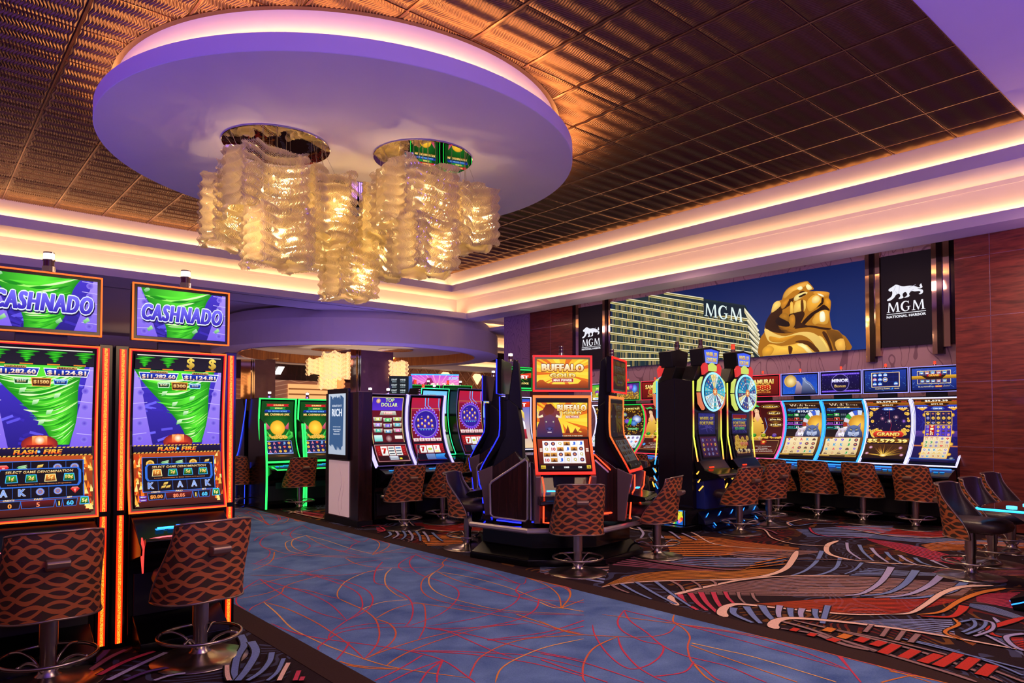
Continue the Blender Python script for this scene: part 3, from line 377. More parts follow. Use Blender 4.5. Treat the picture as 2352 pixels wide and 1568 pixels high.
LION=[('b8741a',[(7.729,3.102),(7.732,3.465),(7.612,3.64),(7.611,3.764),(7.488,3.977),(7.409,4.173),(7.279,4.248),(7.226,4.261),(7.182,4.387),(7.065,4.492),(6.857,4.551),(6.694,4.561),(6.645,4.52),(6.557,4.399),(6.577,4.372),(6.657,4.354),(6.498,4.336),(6.304,4.295),(6.243,4.239),(6.257,4.173),(6.214,4.081),(6.232,3.91),(6.243,3.815),(6.199,3.561),(6.086,3.512),(6.012,3.429),(5.921,3.345),(5.851,3.095),(6.475,3.087),(7.082,3.083)]),('3a1c06',[(7.611,3.743),(7.498,3.978),(7.281,4.116),(7.218,3.987),(7.369,3.902),(7.414,3.764),(7.287,3.609),(7.076,3.568),(6.91,3.572),(7.181,3.554),(7.481,3.627)]),('f2c868',[(7.612,3.702),(7.395,3.574),(7.161,3.496),(6.869,3.548),(6.627,3.525),(6.471,3.433),(6.355,3.306),(6.281,3.108),(6.436,3.096),(6.59,3.326),(6.749,3.458),(6.932,3.495),(7.12,3.411),(7.29,3.361),(7.505,3.404),(7.591,3.535)]),('d08a20',[(7.504,3.527),(7.288,3.467),(7.077,3.488),(6.932,3.491),(7.12,3.411),(7.289,3.374),(7.494,3.424)]),('eeb040',[(7.506,3.363),(7.248,3.301),(6.975,3.319),(6.831,3.347),(6.67,3.294),(6.514,3.096),(6.753,3.1),(6.999,3.085),(7.422,3.095),(7.663,3.107),(7.616,3.269)]),('5a2e08',[(6.954,3.357),(6.831,3.386),(6.63,3.33),(6.455,3.14),(6.553,3.128),(6.671,3.255),(6.831,3.323)]),('f8dc90',[(6.913,3.304),(6.791,3.314),(6.671,3.215),(6.593,3.102),(6.673,3.102),(6.792,3.225)]),('7a4a12',[(6.314,3.534),(6.086,3.493),(5.994,3.37),(5.933,3.101),(6.129,3.104),(6.202,3.293)]),('e8aa48',[(6.145,3.288),(5.985,3.341),(5.951,3.112),(6.091,3.109)]),('4a260a',[(6.353,3.518),(6.277,3.415),(6.185,3.12),(6.224,3.111),(6.298,3.301),(6.392,3.484)]),('f0c060',[(6.471,3.433),(6.393,3.406),(6.279,3.223),(6.252,3.11),(6.281,3.108),(6.375,3.308)]),('e0a040',[(7.193,4.328),(7.065,4.472),(6.735,4.543),(6.671,4.49),(6.858,4.422),(7.024,4.385),(7.147,4.281)]),('fff0b0',[(6.899,4.448),(6.817,4.476),(6.777,4.43),(6.838,4.395)]),('4a240a',[(7.152,4.231),(6.943,4.274),(6.818,4.377),(6.737,4.346),(6.964,4.217),(6.985,4.16),(7.069,4.11),(7.218,4.047),(7.259,4.154)]),('c07c20',[(7.237,4.192),(7.109,4.252),(7.068,4.231),(7.153,4.1),(7.228,4.069)]),('e8b048',[(7.043,4.167),(6.989,4.17),(6.977,3.959),(7.046,3.942)]),('f0be58',[(6.934,4.169),(6.76,4.19),(6.71,4.125),(6.742,3.971),(6.895,3.965),(6.967,3.957)]),('6a3a0c',[(6.821,4.178),(6.77,4.182),(6.762,3.973),(6.813,3.963)]),('3a1c06',[(7.071,3.929),(6.926,3.953),(6.783,3.966),(6.743,3.892),(6.826,3.743),(6.93,3.658),(7.012,3.672),(7.073,3.809)]),('b87820',[(7.062,3.888),(6.968,3.917),(6.938,3.794),(6.971,3.668),(7.054,3.686)]),('e8a030',[(6.659,4.197),(6.499,4.274),(6.393,4.162),(6.384,4.064),(6.502,4.001),(6.638,3.943),(6.691,4.063)]),('f8d080',[(6.579,4.206),(6.48,4.242),(6.422,4.166),(6.482,4.096),(6.58,4.108)]),('d89030',[(6.498,4.332),(6.265,4.28),(6.243,4.229),(6.344,4.194),(6.421,4.234),(6.558,4.291)]),('fff0c0',[(6.479,4.281),(6.382,4.248),(6.344,4.204),(6.402,4.217)]),('d08820',[(6.325,4.153),(6.248,4.143),(6.219,4.062),(6.241,3.921),(6.326,4.037)]),('2a1204',[(6.796,3.739),(6.623,3.898),(6.463,3.976),(6.346,4.043),(6.228,3.91),(6.386,3.957),(6.504,3.903),(6.624,3.819),(6.746,3.685)]),('2a1204',[(6.393,4.172),(6.354,4.176),(6.365,4.061),(6.502,3.997),(6.394,4.084)]),('e0a038',[(6.484,3.897),(6.328,3.941),(6.248,3.873),(6.27,3.684),(6.351,3.65),(6.467,3.681),(6.542,3.669),(6.585,3.756)]),('fff4c8',[(6.429,3.891),(6.344,3.9),(6.327,3.728),(6.424,3.715)]),('3a1c06',[(6.929,3.664),(6.826,3.743),(6.746,3.675),(6.586,3.654),(6.352,3.592),(6.208,3.558),(6.314,3.538),(6.666,3.631),(6.93,3.624)]),('20100a',[(7.37,3.841),(7.219,3.926),(7.073,3.769),(7.074,3.685),(7.285,3.726)]),('a06818',[(7.283,3.913),(7.176,3.982),(7.072,3.909),(7.073,3.789),(7.178,3.84)]),('f0d080',[(6.964,4.237),(6.901,4.309),(6.737,4.346),(6.673,4.317),(6.82,4.234),(6.923,4.188)]),('3a1c06',[(6.86,4.273),(6.738,4.316),(6.708,4.292),(6.82,4.248)]),('f0c060',[(7.387,4.211),(7.279,4.238),(7.248,4.132),(7.433,4.012),(7.443,4.095)]),('ffe8a0',[(6.655,4.492),(6.576,4.402),(6.657,4.374),(6.706,4.46)]),('d8982c',[(7.661,3.252),(7.528,3.334),(7.398,3.252),(7.509,3.097),(7.64,3.106)]),('5a2e08',[(7.09,3.288),(6.997,3.241),(7.04,3.094),(7.071,3.095)])]
TOWER=[(11.889, 4.802), (10.201, 4.824), (9.107, 4.528), (8.116, 4.263), (8.07, 4.184), (7.752, 3.562), (7.689, 3.102), (11.898, 3.116)]
SLABS=[[(11.889, 4.802), (7.999, 3.79)], [(11.89, 4.608), (7.973, 3.633)], [(11.891, 4.418), (7.946, 3.477)], [(11.892, 4.214), (7.92, 3.33)], [(11.893, 4.009), (7.894, 3.192)], [(11.894, 3.779), (7.868, 3.08)], [(11.895, 3.565), (8.082, 3.013)], [(11.897, 3.34), (8.763, 2.981)], [(11.898, 3.146), (11.238, 3.078)], [(11.353, 4.824), (8.016, 3.929)], [(10.66, 4.81), (9.108, 4.383)], [(8.117, 4.19), (8.043, 4.061)], [(10.201, 4.82), (9.107, 4.519)]]
TAIL=[[(7.999, 3.79), (7.726, 3.475)], [(7.973, 3.633), (7.709, 3.347)], [(7.946, 3.477), (7.702, 3.229)], [(7.92, 3.33), (7.694, 3.136)], [(8.016, 3.929), (7.743, 3.561)], [(8.043, 4.061), (7.76, 3.656)], [(8.117, 4.207), (7.786, 3.798)]]
MGMBOX=[(9.081, 4.461), (8.119, 4.026)]
# ================= FLOOR =================
N=NT('dark_carpet'); v=N.obj(); x,y,z=N.xyz(v)
wv=N.noise(.55,v,1,1.5); ph=N.math('MULTIPLY_ADD',wv,9,N.math('MULTIPLY',y,1.1)); st=N.math('LESS_THAN',N.math('FRACT',N.math('MULTIPLY',ph,2.6)),.34)
reg=N.noise(.42,N.mapping(v,(1,1,1),(0,0,1)),1,.8); cr=N.n('ValToRGB'); N.l(reg,cr.inputs[0]); cr.color_ramp.interpolation='CONSTANT'
els=[(0,'2a2024'),(.40,'5a6288'),(.47,'2a2024'),(.52,'a06428'),(.57,'8e2c24'),(.63,'7a5c5e'),(.68,'2a2024')]
cr.color_ramp.elements[0].color=(*srgb(els[0][1]),1); cr.color_ramp.elements[1].position=els[1][0]; cr.color_ramp.elements[1].color=(*srgb(els[1][1]),1)
for p,c in els[2:]: e=cr.color_ramp.elements.new(p); e.color=(*srgb(c),1)
fz=N.noise(90,v,3); far=N.math('GREATER_THAN',y,8.6)
near=N.mix(.45,srgb('2a1c20'),cr.outputs[0]); col=N.mix(st,N.mix(fz,srgb('1c1013'),srgb('33222a')),N.mix(far,near,cr.outputs[0]))
N.base(col); N.b.inputs['Roughness'].default_value=.95; N.b.inputs['Specular IOR Level'].default_value=.1; N.bump(N.noise(240,v,2),.4,.004)
N=NT('blue_carpet'); v=N.obj(); a=N.noise(2.6,v,4,.4); b=N.noise(120,v,2); f=N.math('ADD',N.math('MULTIPLY',a,.75),N.math('MULTIPLY',b,.3))
r=N.n('ValToRGB'); N.l(f,r.inputs[0]); r.color_ramp.elements[0].position=.32; r.color_ramp.elements[0].color=(*srgb('3c5890'),1); r.color_ramp.elements[1].position=.74; r.color_ramp.elements[1].color=(*srgb('7090c4'),1)
N.base(r.outputs[0]); N.b.inputs['Roughness'].default_value=.95; N.b.inputs['Specular IOR Level'].default_value=.1; N.bump(b,.5,.004)
BORD=mat('border_carpet','3a2826',.95,spec=.1,noise=.25,nscale=120,bump=.2)
fl=MB().box(-6,-3,-.1,29,34,0).obj('floor',MATS['dark_carpet'],kind='structure')
MB().box(2.42,-3,0,5.30,27,.003).obj('walkway_carpet',MATS['blue_carpet'],fl)
MB().box(5.30,-3,0,5.56,27,.0035).obj('carpet_border',BORD,fl)
MB().box(2.20,-3,0,2.42,27,.0035).obj('carpet_border',BORD,fl)
PC={'o':'d87c30','r':'c83c58','y':'eab46c','p':'ecc4b0','b':'7186bc','l':'a8a2cc','m':'9a7674','d':'c83428','g':'d88c38','i':'9a5468','O':'d05a2a','v':'5a3a7c'}
def catmull(P,n=5,closed=False):
    out=[]; m=len(P)
    for i in range(m-1):
        a=P[max(i-1,0)];b=P[i];c=P[i+1];d=P[min(i+2,m-1)]
        for k in range(n):
            t=k/n; out.append(tuple(.5*((2*b[j])+(-a[j]+c[j])*t+(2*a[j]-5*b[j]+4*c[j]-d[j])*t*t+(-a[j]+3*b[j]-3*c[j]+d[j])*t**3) for j in range(len(b))))
    out.append(tuple(P[-1])); return out
class Print:
    def __init__(s): s.V=[];s.F=[];s.C=[]
    def rib(s,P,w0,w1,c,z,c2=None,n=5):
        short=len(P)<=4; P=catmull(P,n); m=len(P); o=len(s.V); c=hx(c); c2=hx(c2) if c2 else c
        for i in range(m):
            a=P[max(i-1,0)];b=P[min(i+1,m-1)]; dx,dy=b[0]-a[0],b[1]-a[1]; d=math.hypot(dx,dy) or 1
            w=(w0+(w1-w0)*i/(m-1))*(1 if short else min(1,.35+min(i,m-1-i)*.25))/2
            s.V+= [(P[i][0]-dy/d*w,P[i][1]+dx/d*w,z),(P[i][0]+dy/d*w,P[i][1]-dx/d*w,z)]
            t=i/(m-1); q=tuple(c[k]+(c2[k]-c[k])*t for k in range(3)); s.C+=[q,q]
        s.F+=[(o+2*i,o+2*i+1,o+2*i+3,o+2*i+2) for i in range(m-1)]
    def stripes(s,A,B,n,fill,c,z,c2=None):
        def res(P,k=24):
            P=catmull(P,8); L=[0]
            for i in range(1,len(P)): L.append(L[-1]+math.dist(P[i],P[i-1]))
            out=[]; j=0
            for q in range(k+1):
                d=L[-1]*q/k
                while j<len(L)-2 and L[j+1]<d: j+=1
                t=(d-L[j])/((L[j+1]-L[j]) or 1); out.append((P[j][0]+(P[j+1][0]-P[j][0])*t,P[j][1]+(P[j+1][1]-P[j][1])*t))
            return out
        a=res(A);b=res(B); c=hx(c); c2=hx(c2) if c2 else c
        for i in range(n):
            t0=(i+.5*(1-fill))/n; t1=t0+fill/n; o=len(s.V)
            for k,(p,q) in enumerate(zip(a,b)):
                s.V+= [(p[0]+(q[0]-p[0])*t0,p[1]+(q[1]-p[1])*t0,z),(p[0]+(q[0]-p[0])*t1,p[1]+(q[1]-p[1])*t1,z)]
                f=k/24; r=tuple(c[j]+(c2[j]-c[j])*f for j in range(3)); s.C+=[r,r]
            s.F+=[(o+2*k,o+2*k+1,o+2*k+3,o+2*k+2) for k in range(24)]
    def build(s,name):
        me=bpy.data.meshes.new(name); me.from_pydata(s.V,[],s.F); me.materials.append(PRINT)
        at=me.attributes.new('Col','FLOAT_COLOR','POINT'); f=[]
        for c in s.C: f+=[*c,1]
        at.data.foreach_set('color',f)
        for p in me.polygons: pass
        me.update(); o=bpy.data.objects.new(name,me); C.objects.link(o); o.parent=fl; o['kind']='stuff'; return o
pr=Print(); z=.0042
for rep in (0,1,2):
    for c,P in WALK:
        ys=[p[1] for p in P]
        Q=[(min(5.29,max(2.43,p[0])),p[1]+rep*9.9) for p in P]
        if rep and min(ys)>11.9: continue
        z+=.00001; c2={'o':'r','r':None,'y':'o'}[c]; pr.rib(Q,.016,.012,PC[c],z,PC[c2] if c2 and len(P)>4 else None)
pr.build('walkway_line_pattern')
pr=Print(); z=.0010
for c,n,f,A,B in STR:
    z+=.00004; pr.stripes(A,B,n,f,PC[c],z,{'O':PC['d'],'o':'c87038','b':'8c98c4','m':'b08680'}.get(c))
for c,a,b,P in RIB:
    f_=.62 if P[0][0]<2.4 else .85; a*=f_; b*=f_; z+=.00004; pr.rib(P,a+.02,b+.02,'1c1214',z); pr.rib(P,a,b,PC[c],z+.0001); z+=.0001
pr.build('swirl_ribbon_pattern')
# ================= CEILING =================
def slab(mb,xa,xb,ya,yb,z0,z1,x0=XMIN,y0=YMIN):
    mb.prism([(x0,ya),(xa,ya),(xa,y0),(xb,y0),(xb,yb),(x0,yb)],z0,z1,'z')
ce=sroot('ceiling')
m=MB(); slab(m,X2,XW+.02,Y2,17.75,ZS,ZS+.05); slab(m,X2,X2+.035,Y2,Y2+.035,ZS+.05,ZL2); m.obj('soffit',WHITE,ce)
m=MB(); slab(m,XB2,XB2+.05,YB2,YB2+.05,ZS+.05,Z1+.02); slab(m,XB2-.012,XB2+.001,YB2-.004,YB2+.001,Z1-.075,Z1+.01); m.obj('cove_wall',WHITE,ce)
m=MB(); slab(m,X1,XB2+.05,Y1,YB2+.05,Z1,Z1+.05); slab(m,X1,X1+.035,Y1,Y1+.035,Z1+.05,ZL1); m.obj('upper_soffit',WHITE,ce)
m=MB(); slab(m,XB1,XB1+.05,YB1,YB1+.05,Z1+.05,Z2+.1); m.obj('cove_wall',WHITE,ce)
# flat violet ceiling on the near side of the tile field, and the deck over the tiles
MB().box(XMIN,YMIN,Z2-.005,XB1,2.66,Z2+.08).obj('flat_ceiling',WHITE,ce)
MB().box(XMIN,2.66,Z2+.09,XB1,YB1,Z2+.12).obj('ceiling_deck',BLACKM,ce)
m=MB(); m.box(5.4,16.62,ZS-.004,12.3,16.645,ZS+.001); m.obj('air_slot',BLACKM,ce)
# wavy metal tiles: one shared mesh
PX,PY=.857,.8925; PXO=1.374; PYO=2.66
TILE=mat('wavy_bronze_tile','78563e',.38,.8)
def tile_mesh(name,wx,wy):
    nr=24; sub=5; nx=nr*sub; ny=30; mb=MB()
    def f(u,v):
        x=u*wx; y=v*wy; e=min(1,min(u,1-u)*14,min(v,1-v)*40)
        return (x-wx/2+.020*e*math.sin(2*PI*y/.285),y-wy/2,-.021*min(1,e*2)*(.5+.5*math.sin(2*PI*u*nr)))
    mb.grid(f,nx,ny); return mb.mesh(name,TILE)
tm=tile_mesh('ceiling_tile',PX-.028,PY-.012)
DC=(4.93,9.335)
ny=int(math.ceil((YB1-PYO)/PY)); k=0
for j in range(ny):
    for i in range(-5,13):
        x0=PXO+i*PX; y0=PYO+j*PY; cx=x0+PX/2; cy=y0+PY/2
        if x0>XB1-.05 or y0>YB1-.05: continue
        if math.hypot(abs(cx-DC[0])+PX/2,abs(cy-DC[1])+PY/2)<2.98: continue
        if math.hypot(cx-DC[0],cy-DC[1])<2.35: continue
        o=bpy.data.objects.new('ceiling_tile',tm); C.objects.link(o); o.location=(cx,cy,Z2); o.parent=ce
        ex=min(1,(XB1-.003-x0)/PX); ey=min(1,(YB1-.003-y0)/PY)
        if ex<1 or ey<1: o.scale=(ex,ey,1); o.location=(x0+PX*ex/2,y0+PY*ey/2,Z2)
TB=mat('tile_rail','8a5a3c',.3,.8)
for i in range(-5,14):
    x=PXO+i*PX
    if x<XB1: MB().box(x-.011,2.66,Z2-.012,x+.011,YB1,Z2+.02).obj('ceiling_rail',TB,ce)
for j in range(ny+1):
    y=PYO+j*PY
    if y<YB1: MB().box(XMIN,y-.004,Z2-.010,XB1,y+.004,Z2+.02).obj('ceiling_rail',TB,ce)
# round floating disc with its cove
dr=sroot('trim_1',(DC[0],DC[1],0))
MB().lathe([(0,5.507),(3.27,5.507)],128).obj('disc_underside',WHITE,dr)
MB().lathe([(3.27,5.507),(3.28,5.512),(3.28,5.70),(3.25,5.70),(3.25,5.53),(3.03,5.53)],128,smooth=False).obj('disc_lip',WHITE,dr)
m=MB(); m.lathe([(3.035,5.53),(3.035,Z2)],128); m.obj('disc_neck',WHITE,dr)
MB().lathe([(3.035,Z2-.02),(3.10,Z2-.02),(3.10,Z2+.03)],128,smooth=False).obj('disc_rim',BRONZE,dr)
m=MB(); m.tube([(3.105*math.cos(2*PI*i/64),3.105*math.sin(2*PI*i/64),5.735) for i in range(64)],.014,6,True)
m.obj('disc_lamp_strip',led('warm_strip',(1,.52,.20),52),dr)
# ================= SIDE WALL with screens =================
wr=sroot('wall_right')
MB().box(XS,3.0,0,XS+.15,16.2,5.2).obj('screen_wall',PAPER,wr)
MB().box(XW,3.0,5.05,XS,17.7,5.2).obj('recess_ceiling',WHITE,wr)
MB().box(XS-.10,15.05,0,XS+.2,16.15,5.05).obj('wallpapered_pillar',PAPER2,wr,.0)
MB().box(XW+.03,YMIN,0,XS,3.89,ZS).obj('wall_core',BLACKM,wr)
zs=[.02,1.334,2.39,3.433,4.417,ZS]
for (ya,yb) in ((13.34,14.2),(14.2,15.05),(3.40,3.895),(2.2,3.40),(1.0,2.2),(-.2,1.0),(-1.4,-.2)):
    for a,b in zip(zs,zs[1:]):
        q=XS-.04 if ya>12 else XW
        o=MB().box(q,ya+.004,a+.004,q+.03,yb-.004,(5.05 if b==ZS and ya>12 else b)-.004).obj('wood_panel',WOOD,wr,.002)
        o.location=(0,0,0)
MB().box(XW+.001,3.889,0,XS,3.897,ZS).obj('wood_panel',WOOD,wr)
JN=mat('joint_strip','c8a0c0',.2,.9)
for a in zs[1:-1]:
    MB().box(XW+.0005,YMIN,a-.004,XW+.02,3.893,a+.004).obj('joint_strip',JN,wr); MB().box(XS-.0395,13.34,a-.004,XS-.02,15.05,a+.004).obj('joint_strip',JN,wr)
MB().box(XS-.0395,14.196,.02,XS-.02,14.204,5.04).obj('joint_strip',JN,wr)
for b in (3.40,2.2,1.0,-.2): MB().box(XW+.0005,b-.004,.02,XW+.02,b+.004,ZS).obj('joint_strip',JN,wr)
MIRR=mat('bronze_mirror','d8b8a0',.06,1)
MIRR2=mat('smoked_glass','2a1c22',.12,.6)
def strips(Y,zb,n):
    t=sroot(n)
    for (a,b,mt,z0,px) in Y:
        MB().box(XS-px,b,z0,XS,a,5.04).obj('mirror_strip' if mt is MIRR else 'smoked_strip',mt,t)
strips([(5.585,5.503,MIRR,2.86,.10),(5.503,5.417,MIRR2,2.86,.13),(5.417,5.325,MIRR,2.96,.10)],0,'trim_2')
strips([(4.452,4.366,MIRR,2.93,.10),(4.366,4.277,MIRR2,2.93,.13),(4.277,4.172,MIRR,3.05,.10),(4.172,4.05,MIRR2,3.1,.06)],0,'trim_3')
strips([(12.19,12.09,MIRR,3.0,.10),(12.09,12.01,MIRR2,3.0,.13),(12.01,11.93,MIRR,3.05,.10)],0,'trim_4')
strips([(13.30,13.15,MIRR2,3.0,.06),(13.15,13.05,MIRR,3.0,.10)],0,'trim_5')
# ---- the long video wall ----
WY0,WY1,WZ0,WZ1=11.92,5.585,3.115,4.81     # left (far) edge, right edge
vw=thing('video_wall','long wall screen showing a lit tower and a golden lion statue at dusk','screen',(XS-.02,(WY0+WY1)/2,3.0))
def loc(o,y,z): return (y,z)
MB().box(-.04,-(WY0-WY1)/2,WZ0-3,.02,(WY0-WY1)/2,WZ1-3).obj('screen_housing',BLACKM,vw)
A=Art(WY0-WY1,WZ1-WZ0)
U=lambda y:(WY0-y)/(WY0-WY1); V=lambda z:(z-WZ0)/(WZ1-WZ0)
uv_=lambda P:[(min(1,max(0,U(a))),min(1,max(0,V(b)))) for a,b in P]
A.rect(0,0,1,1,'0c1c50','16357a')
tw=uv_(TOWER); A.poly(tw,'1d2c34')
random.seed(3)
def line_y(P,u):  # v on a slab at u
    (a,b)=P; return b[1]+(a[1]-b[1])*(u-b[0])/(a[0]-b[0]) if a[0]!=b[0] else a[1]
sl=[uv_(s) for s in SLABS]
order=[sl[11+1] if False else sl[0]]+sl[1:9]
top=sl[0]
for i in range(8):
    a=sl[i]; b=sl[i+1] if i<7 else [(0,0),(.2,0)]
    u=.004
    while u<a[1][0]-.004:
        va=a[0][1]+(a[1][1]-a[0][1])*(u-a[0][0])/(a[1][0]-a[0][0]); vb=b[0][1]+(b[1][1]-b[0][1])*(u-b[0][0])/(b[1][0]-b[0][0])
        vb=max(0,vb)
        if va>vb+.01:
            c=random.choice(['6a6a3a','8a7a48','3c4a44','b09a60','20363e','142630','c8a878' if random.random()<.2 else '4a5040'])
            A.rect(u,vb,u+.0035,va-.012,c)
        u+=.0062
for a,b in ((sl[9],sl[0]),(sl[10],sl[9])):
    u=a[0][0]
    while u<a[1][0]:
        va=a[0][1]+(a[1][1]-a[0][1])*(u-a[0][0])/(a[1][0]-a[0][0]); vb=b[0][1]+(b[1][1]-b[0][1])*(u-b[0][0])/(b[1][0]-b[0][0])
        if va>vb+.01: A.rect(u,vb,u+.0035,va-.012,random.choice(['6a6a3a','8a7a48','20363e','4a5040']))
        u+=.0062
for s in sl:
    A.line([(s[0][0],s[0][1]),(s[1][0],s[1][1])],.0055,'8a7a3a'); A.line([(s[0][0],s[0][1]+.012),(s[1][0],s[1][1]+.012)],.0028,'fff6d0'); A.line([(s[0][0],s[0][1]-.014),(s[1][0],s[1][1]-.014)],.0022,'e8d898')
for s in TAIL:
    s=uv_(s); A.line(s,.006,'f4eccc'); A.line([(s[0][0],s[0][1]-.02),(s[1][0]-.002,s[1][1]-.03)],.003,'c8bc90')
def smooth(P,n=3):
    Q=catmull([P[-1]]+list(P)+[P[0],P[1]],n); return Q[n:-n-1]
# serif letters of the crest, drawn as polygons
def serif_M(A,x,y,w,h,c):
    X=lambda a:x+a*w; Y=lambda b:y+b*h
    R=lambda *P:[(X(a),Y(b)) for a,b in P]
    A.poly(R((.10,.05),(.17,.05),(.24,.95),(.15,1)),c); A.poly(R((.0,0),(.27,0),(.27,.05),(.0,.05)),c)
    A.poly(R((.14,1),(.27,1),(.55,.22),(.49,0)),c); A.poly(R((.49,0),(.53,.0),(.80,.92),(.76,1)),c)
    A.poly(R((.76,1),(.88,1),(.95,.05),(.81,.05)),c); A.poly(R((.72,0),(1.04,0),(1.04,.05),(.72,.05)),c)
def serif_G(A,x,y,w,h,c):
    n=22; out=[];inn=[]
    for i in range(n+1):
        a=math.radians(48)+math.radians(262)*i/n; out.append((x+w*(.5+.5*math.cos(a)),y+h*(.5+.54*math.sin(a)))); inn.append((x+w*(.55+.33*math.cos(a)),y+h*(.5+.45*math.sin(a))))
    for i in range(n): A.poly([out[i],out[i+1],inn[i+1],inn[i]],c)
    A.poly([(x+w*.74,y+h*.08),(x+w*.90,y+h*.12),(x+w*.90,y+h*.42),(x+w*.74,y+h*.42)],c); A.rect(x+w*.60,y+h*.42,x+w*1.03,y+h*.47,c)
    A.rect(x+w*.82,y+h*.74,x+w*.86,y+h*1.02,c)
def crest(A,x,y,w,h,c,slope=0):
    q=w*.34; serif_M(A,x,y,q,h,c); serif_G(A,x+w*.37,y,w*.25,h,c); serif_M(A,x+w*.66,y,q*.97,h,c)
(ma,mb_)=uv_(MGMBOX)
class Sk:   # sheared view of the art for letters on a sloping wall
    def __init__(s,A,k,x0): s.A=A;s.k=k;s.x0=x0
    def poly(s,P,c): s.A.poly([(a,b+(a-s.x0)*s.k) for a,b in P],c)
    def rect(s,x0,y0,x1,y1,c): s.poly([(x0,y0),(x1,y0),(x1,y1),(x0,y1)],c)
A.poly([(ma[0]-.004,ma[1]+.01),(mb_[0]+.005,ma[1]-.14),(mb_[0]+.005,mb_[1]+.01),(ma[0]-.004,ma[1]-.2)],'0c2230')
crest(Sk(A,-1.0,ma[0]),ma[0],ma[1]-.19,mb_[0]-ma[0],.17,'e8f8f4')
for c,P in LION:
    q=uv_(smooth(P,3))
    c0=hx(c); L=sum(c0); A.poly(q,tuple(min(1,k*1.12) for k in c0),tuple(k*.80 for k in c0))
    if len(P)<16:
        gx=sum(p[0] for p in q)/len(q); gy=sum(p[1] for p in q)/len(q)
        for st in range(1,7):
            f=1-st*.13; g=(1+.07*st) if L>.35 else (1-.05*st); A.poly([(gx+(p[0]-gx)*f,gy+(p[1]-gy)*f) for p in q],tuple(min(1,k*1.1*g) for k in c0),tuple(k*.84*g for k in c0))
A.build('screen_picture',lambda u,v,k:(-.045-k,(WY0-WY1)*(.5-u),WZ0-3+v*(WZ1-WZ0)),SCREEN_DIM,vw,step=.00008)
# ---- crest banners ----
WALKING=[(.10,.02),(.20,.05),(.30,.16),(.37,.30),(.46,.32),(.50,.20),(.44,.08),(.50,.06),(.60,.10),(.57,.22),(.60,.34),(.68,.36),(.72,.20),(.62,.09),(.74,.10),(.80,.16),(.78,.26),(.86,.38),(.96,.34),(1.10,.33),(1.14,.26),(1.08,.19),(1.16,.17),(1.22,.26),(1.20,.38),(1.12,.42),(1.04,.48),(1.13,.45),(1.20,.50),(1.18,.62),(1.16,.70),(1.11,.60),(1.13,.53),(1.08,.52),(.96,.60),(.80,.66),(.62,.66),(.52,.70),(.42,.78),(.34,.80),(.30,.76),(.22,.70),(.13,.62),(.12,.55),(.18,.48),(.23,.50),(.24,.36),(.20,.22),(.10,.12),(.06,.06)]
def banner(Ya,Yb,Z0,Z1,label,side):
    t=thing('crest_banner_screen',label,'sign',(XS-.02,(Ya+Yb)/2,3.0)); W=Ya-Yb;H=Z1-Z0
    MB().box(-.05,-W/2,Z0-3,.02,W/2,Z1-3).obj('screen_housing',BLACKM,t)
    A=Art(W,H); A.rect(0,0,1,1,'0c070c','120912')
    for k in (0,):
        P=[(.12+(a-.06)*.62,.50+b*.215) for a,b in smooth(WALKING,3)]; A.poly(P,'f0f0fa')
        for a,b,c,d in ((.30,.66,.26,.60),(.38,.66,.36,.57),(.56,.62,.70,.645),(.66,.60,.58,.575),(.30,.60,.33,.56)): A.line([(a,b),(c,d)],.008,'b8b4cc')
    crest(A,.115,.375,.76,.105,'f6f6ff'); A.rect(.11,.352,.89,.359,'f6f6ff')
    A.text('NATIONAL HARBOR',.5,.325,.028,'f6f6ff',w=.78,bold=.04)
    A.build('screen_picture',lambda u,v,k:(-.055-k,W*(.5-u),Z0-3+v*H),SCREEN_DIM,t)
banner(5.31,4.46,3.12,4.81,'tall black screen with a white lion crest, right of the golden lion','r')
banner(13.04,12.18,3.12,4.81,'tall black screen with a white lion crest, left of the lit tower picture','l')
# ================= FAR ROOM =================
MB().box(XMIN,17.75,4.96,29,33,5.05).obj('far_ceiling',WHITE,ce)
MB().box(XMIN,17.70,ZS+.0,13.6,17.75,5.0).obj('soffit_edge',WHITE,ce)
MB().box(13.96,16.2,4.6,18,17.75,4.7).obj('side_ceiling',WHITE,ce)
FC=(11.5,21.0)
fr=sroot('trim_6',(FC[0],FC[1],0))
MB().lathe([(3.80,3.90),(4.6,3.90),(4.6,4.55),(4.3,4.9)],96,smooth=False).obj('ring_soffit',WHITE,fr)
MB().lathe([(3.80,3.90),(3.80,4.22)],96).obj('gold_lining',WOODG,fr)
MB().lathe([(0,4.22),(3.80,4.22)],64).obj('dome_ceiling',WHITE,fr)
MB().lathe([(3.79,3.885),(3.82,3.885),(3.82,3.9)],96,smooth=False).obj('chrome_bead',CHROME,fr)
for i in range(3):
    a=2.0+i*2*PI/3; MB().cyl(1.3*math.cos(a),1.3*math.sin(a),4.19,4.22,.6,28).obj('ceiling_canopy',CHROME,fr)
area('dome_lamp',(FC[0],FC[1],4.1),(PI,0,0),3,3,(1,.72,.5),14)
for (x,y,zz,L) in ((13.6,17.9,4.8,3.4),(13.8,23.5,4.2,4.0)):
    area('cove_lamp',(x+.5,y,zz),(math.radians(120),0,0),L,.05,WARM,22)
bk=sroot('wall_back')
ZIG=NT('zigzag_screen_wall'); v=ZIG.obj(); x,y,z=ZIG.xyz(v); s=ZIG.math('FRACT',ZIG.math('MULTIPLY',ZIG.math('ADD',z,ZIG.math('MULTIPLY',ZIG.math('PINGPONG',x,.5),.22)),5.5)); ZIG.base(ZIG.mix(ZIG.math('LESS_THAN',s,.16),srgb('c09078'),srgb('f4d8b8'))); ZIG.b.inputs['Roughness'].default_value=.6
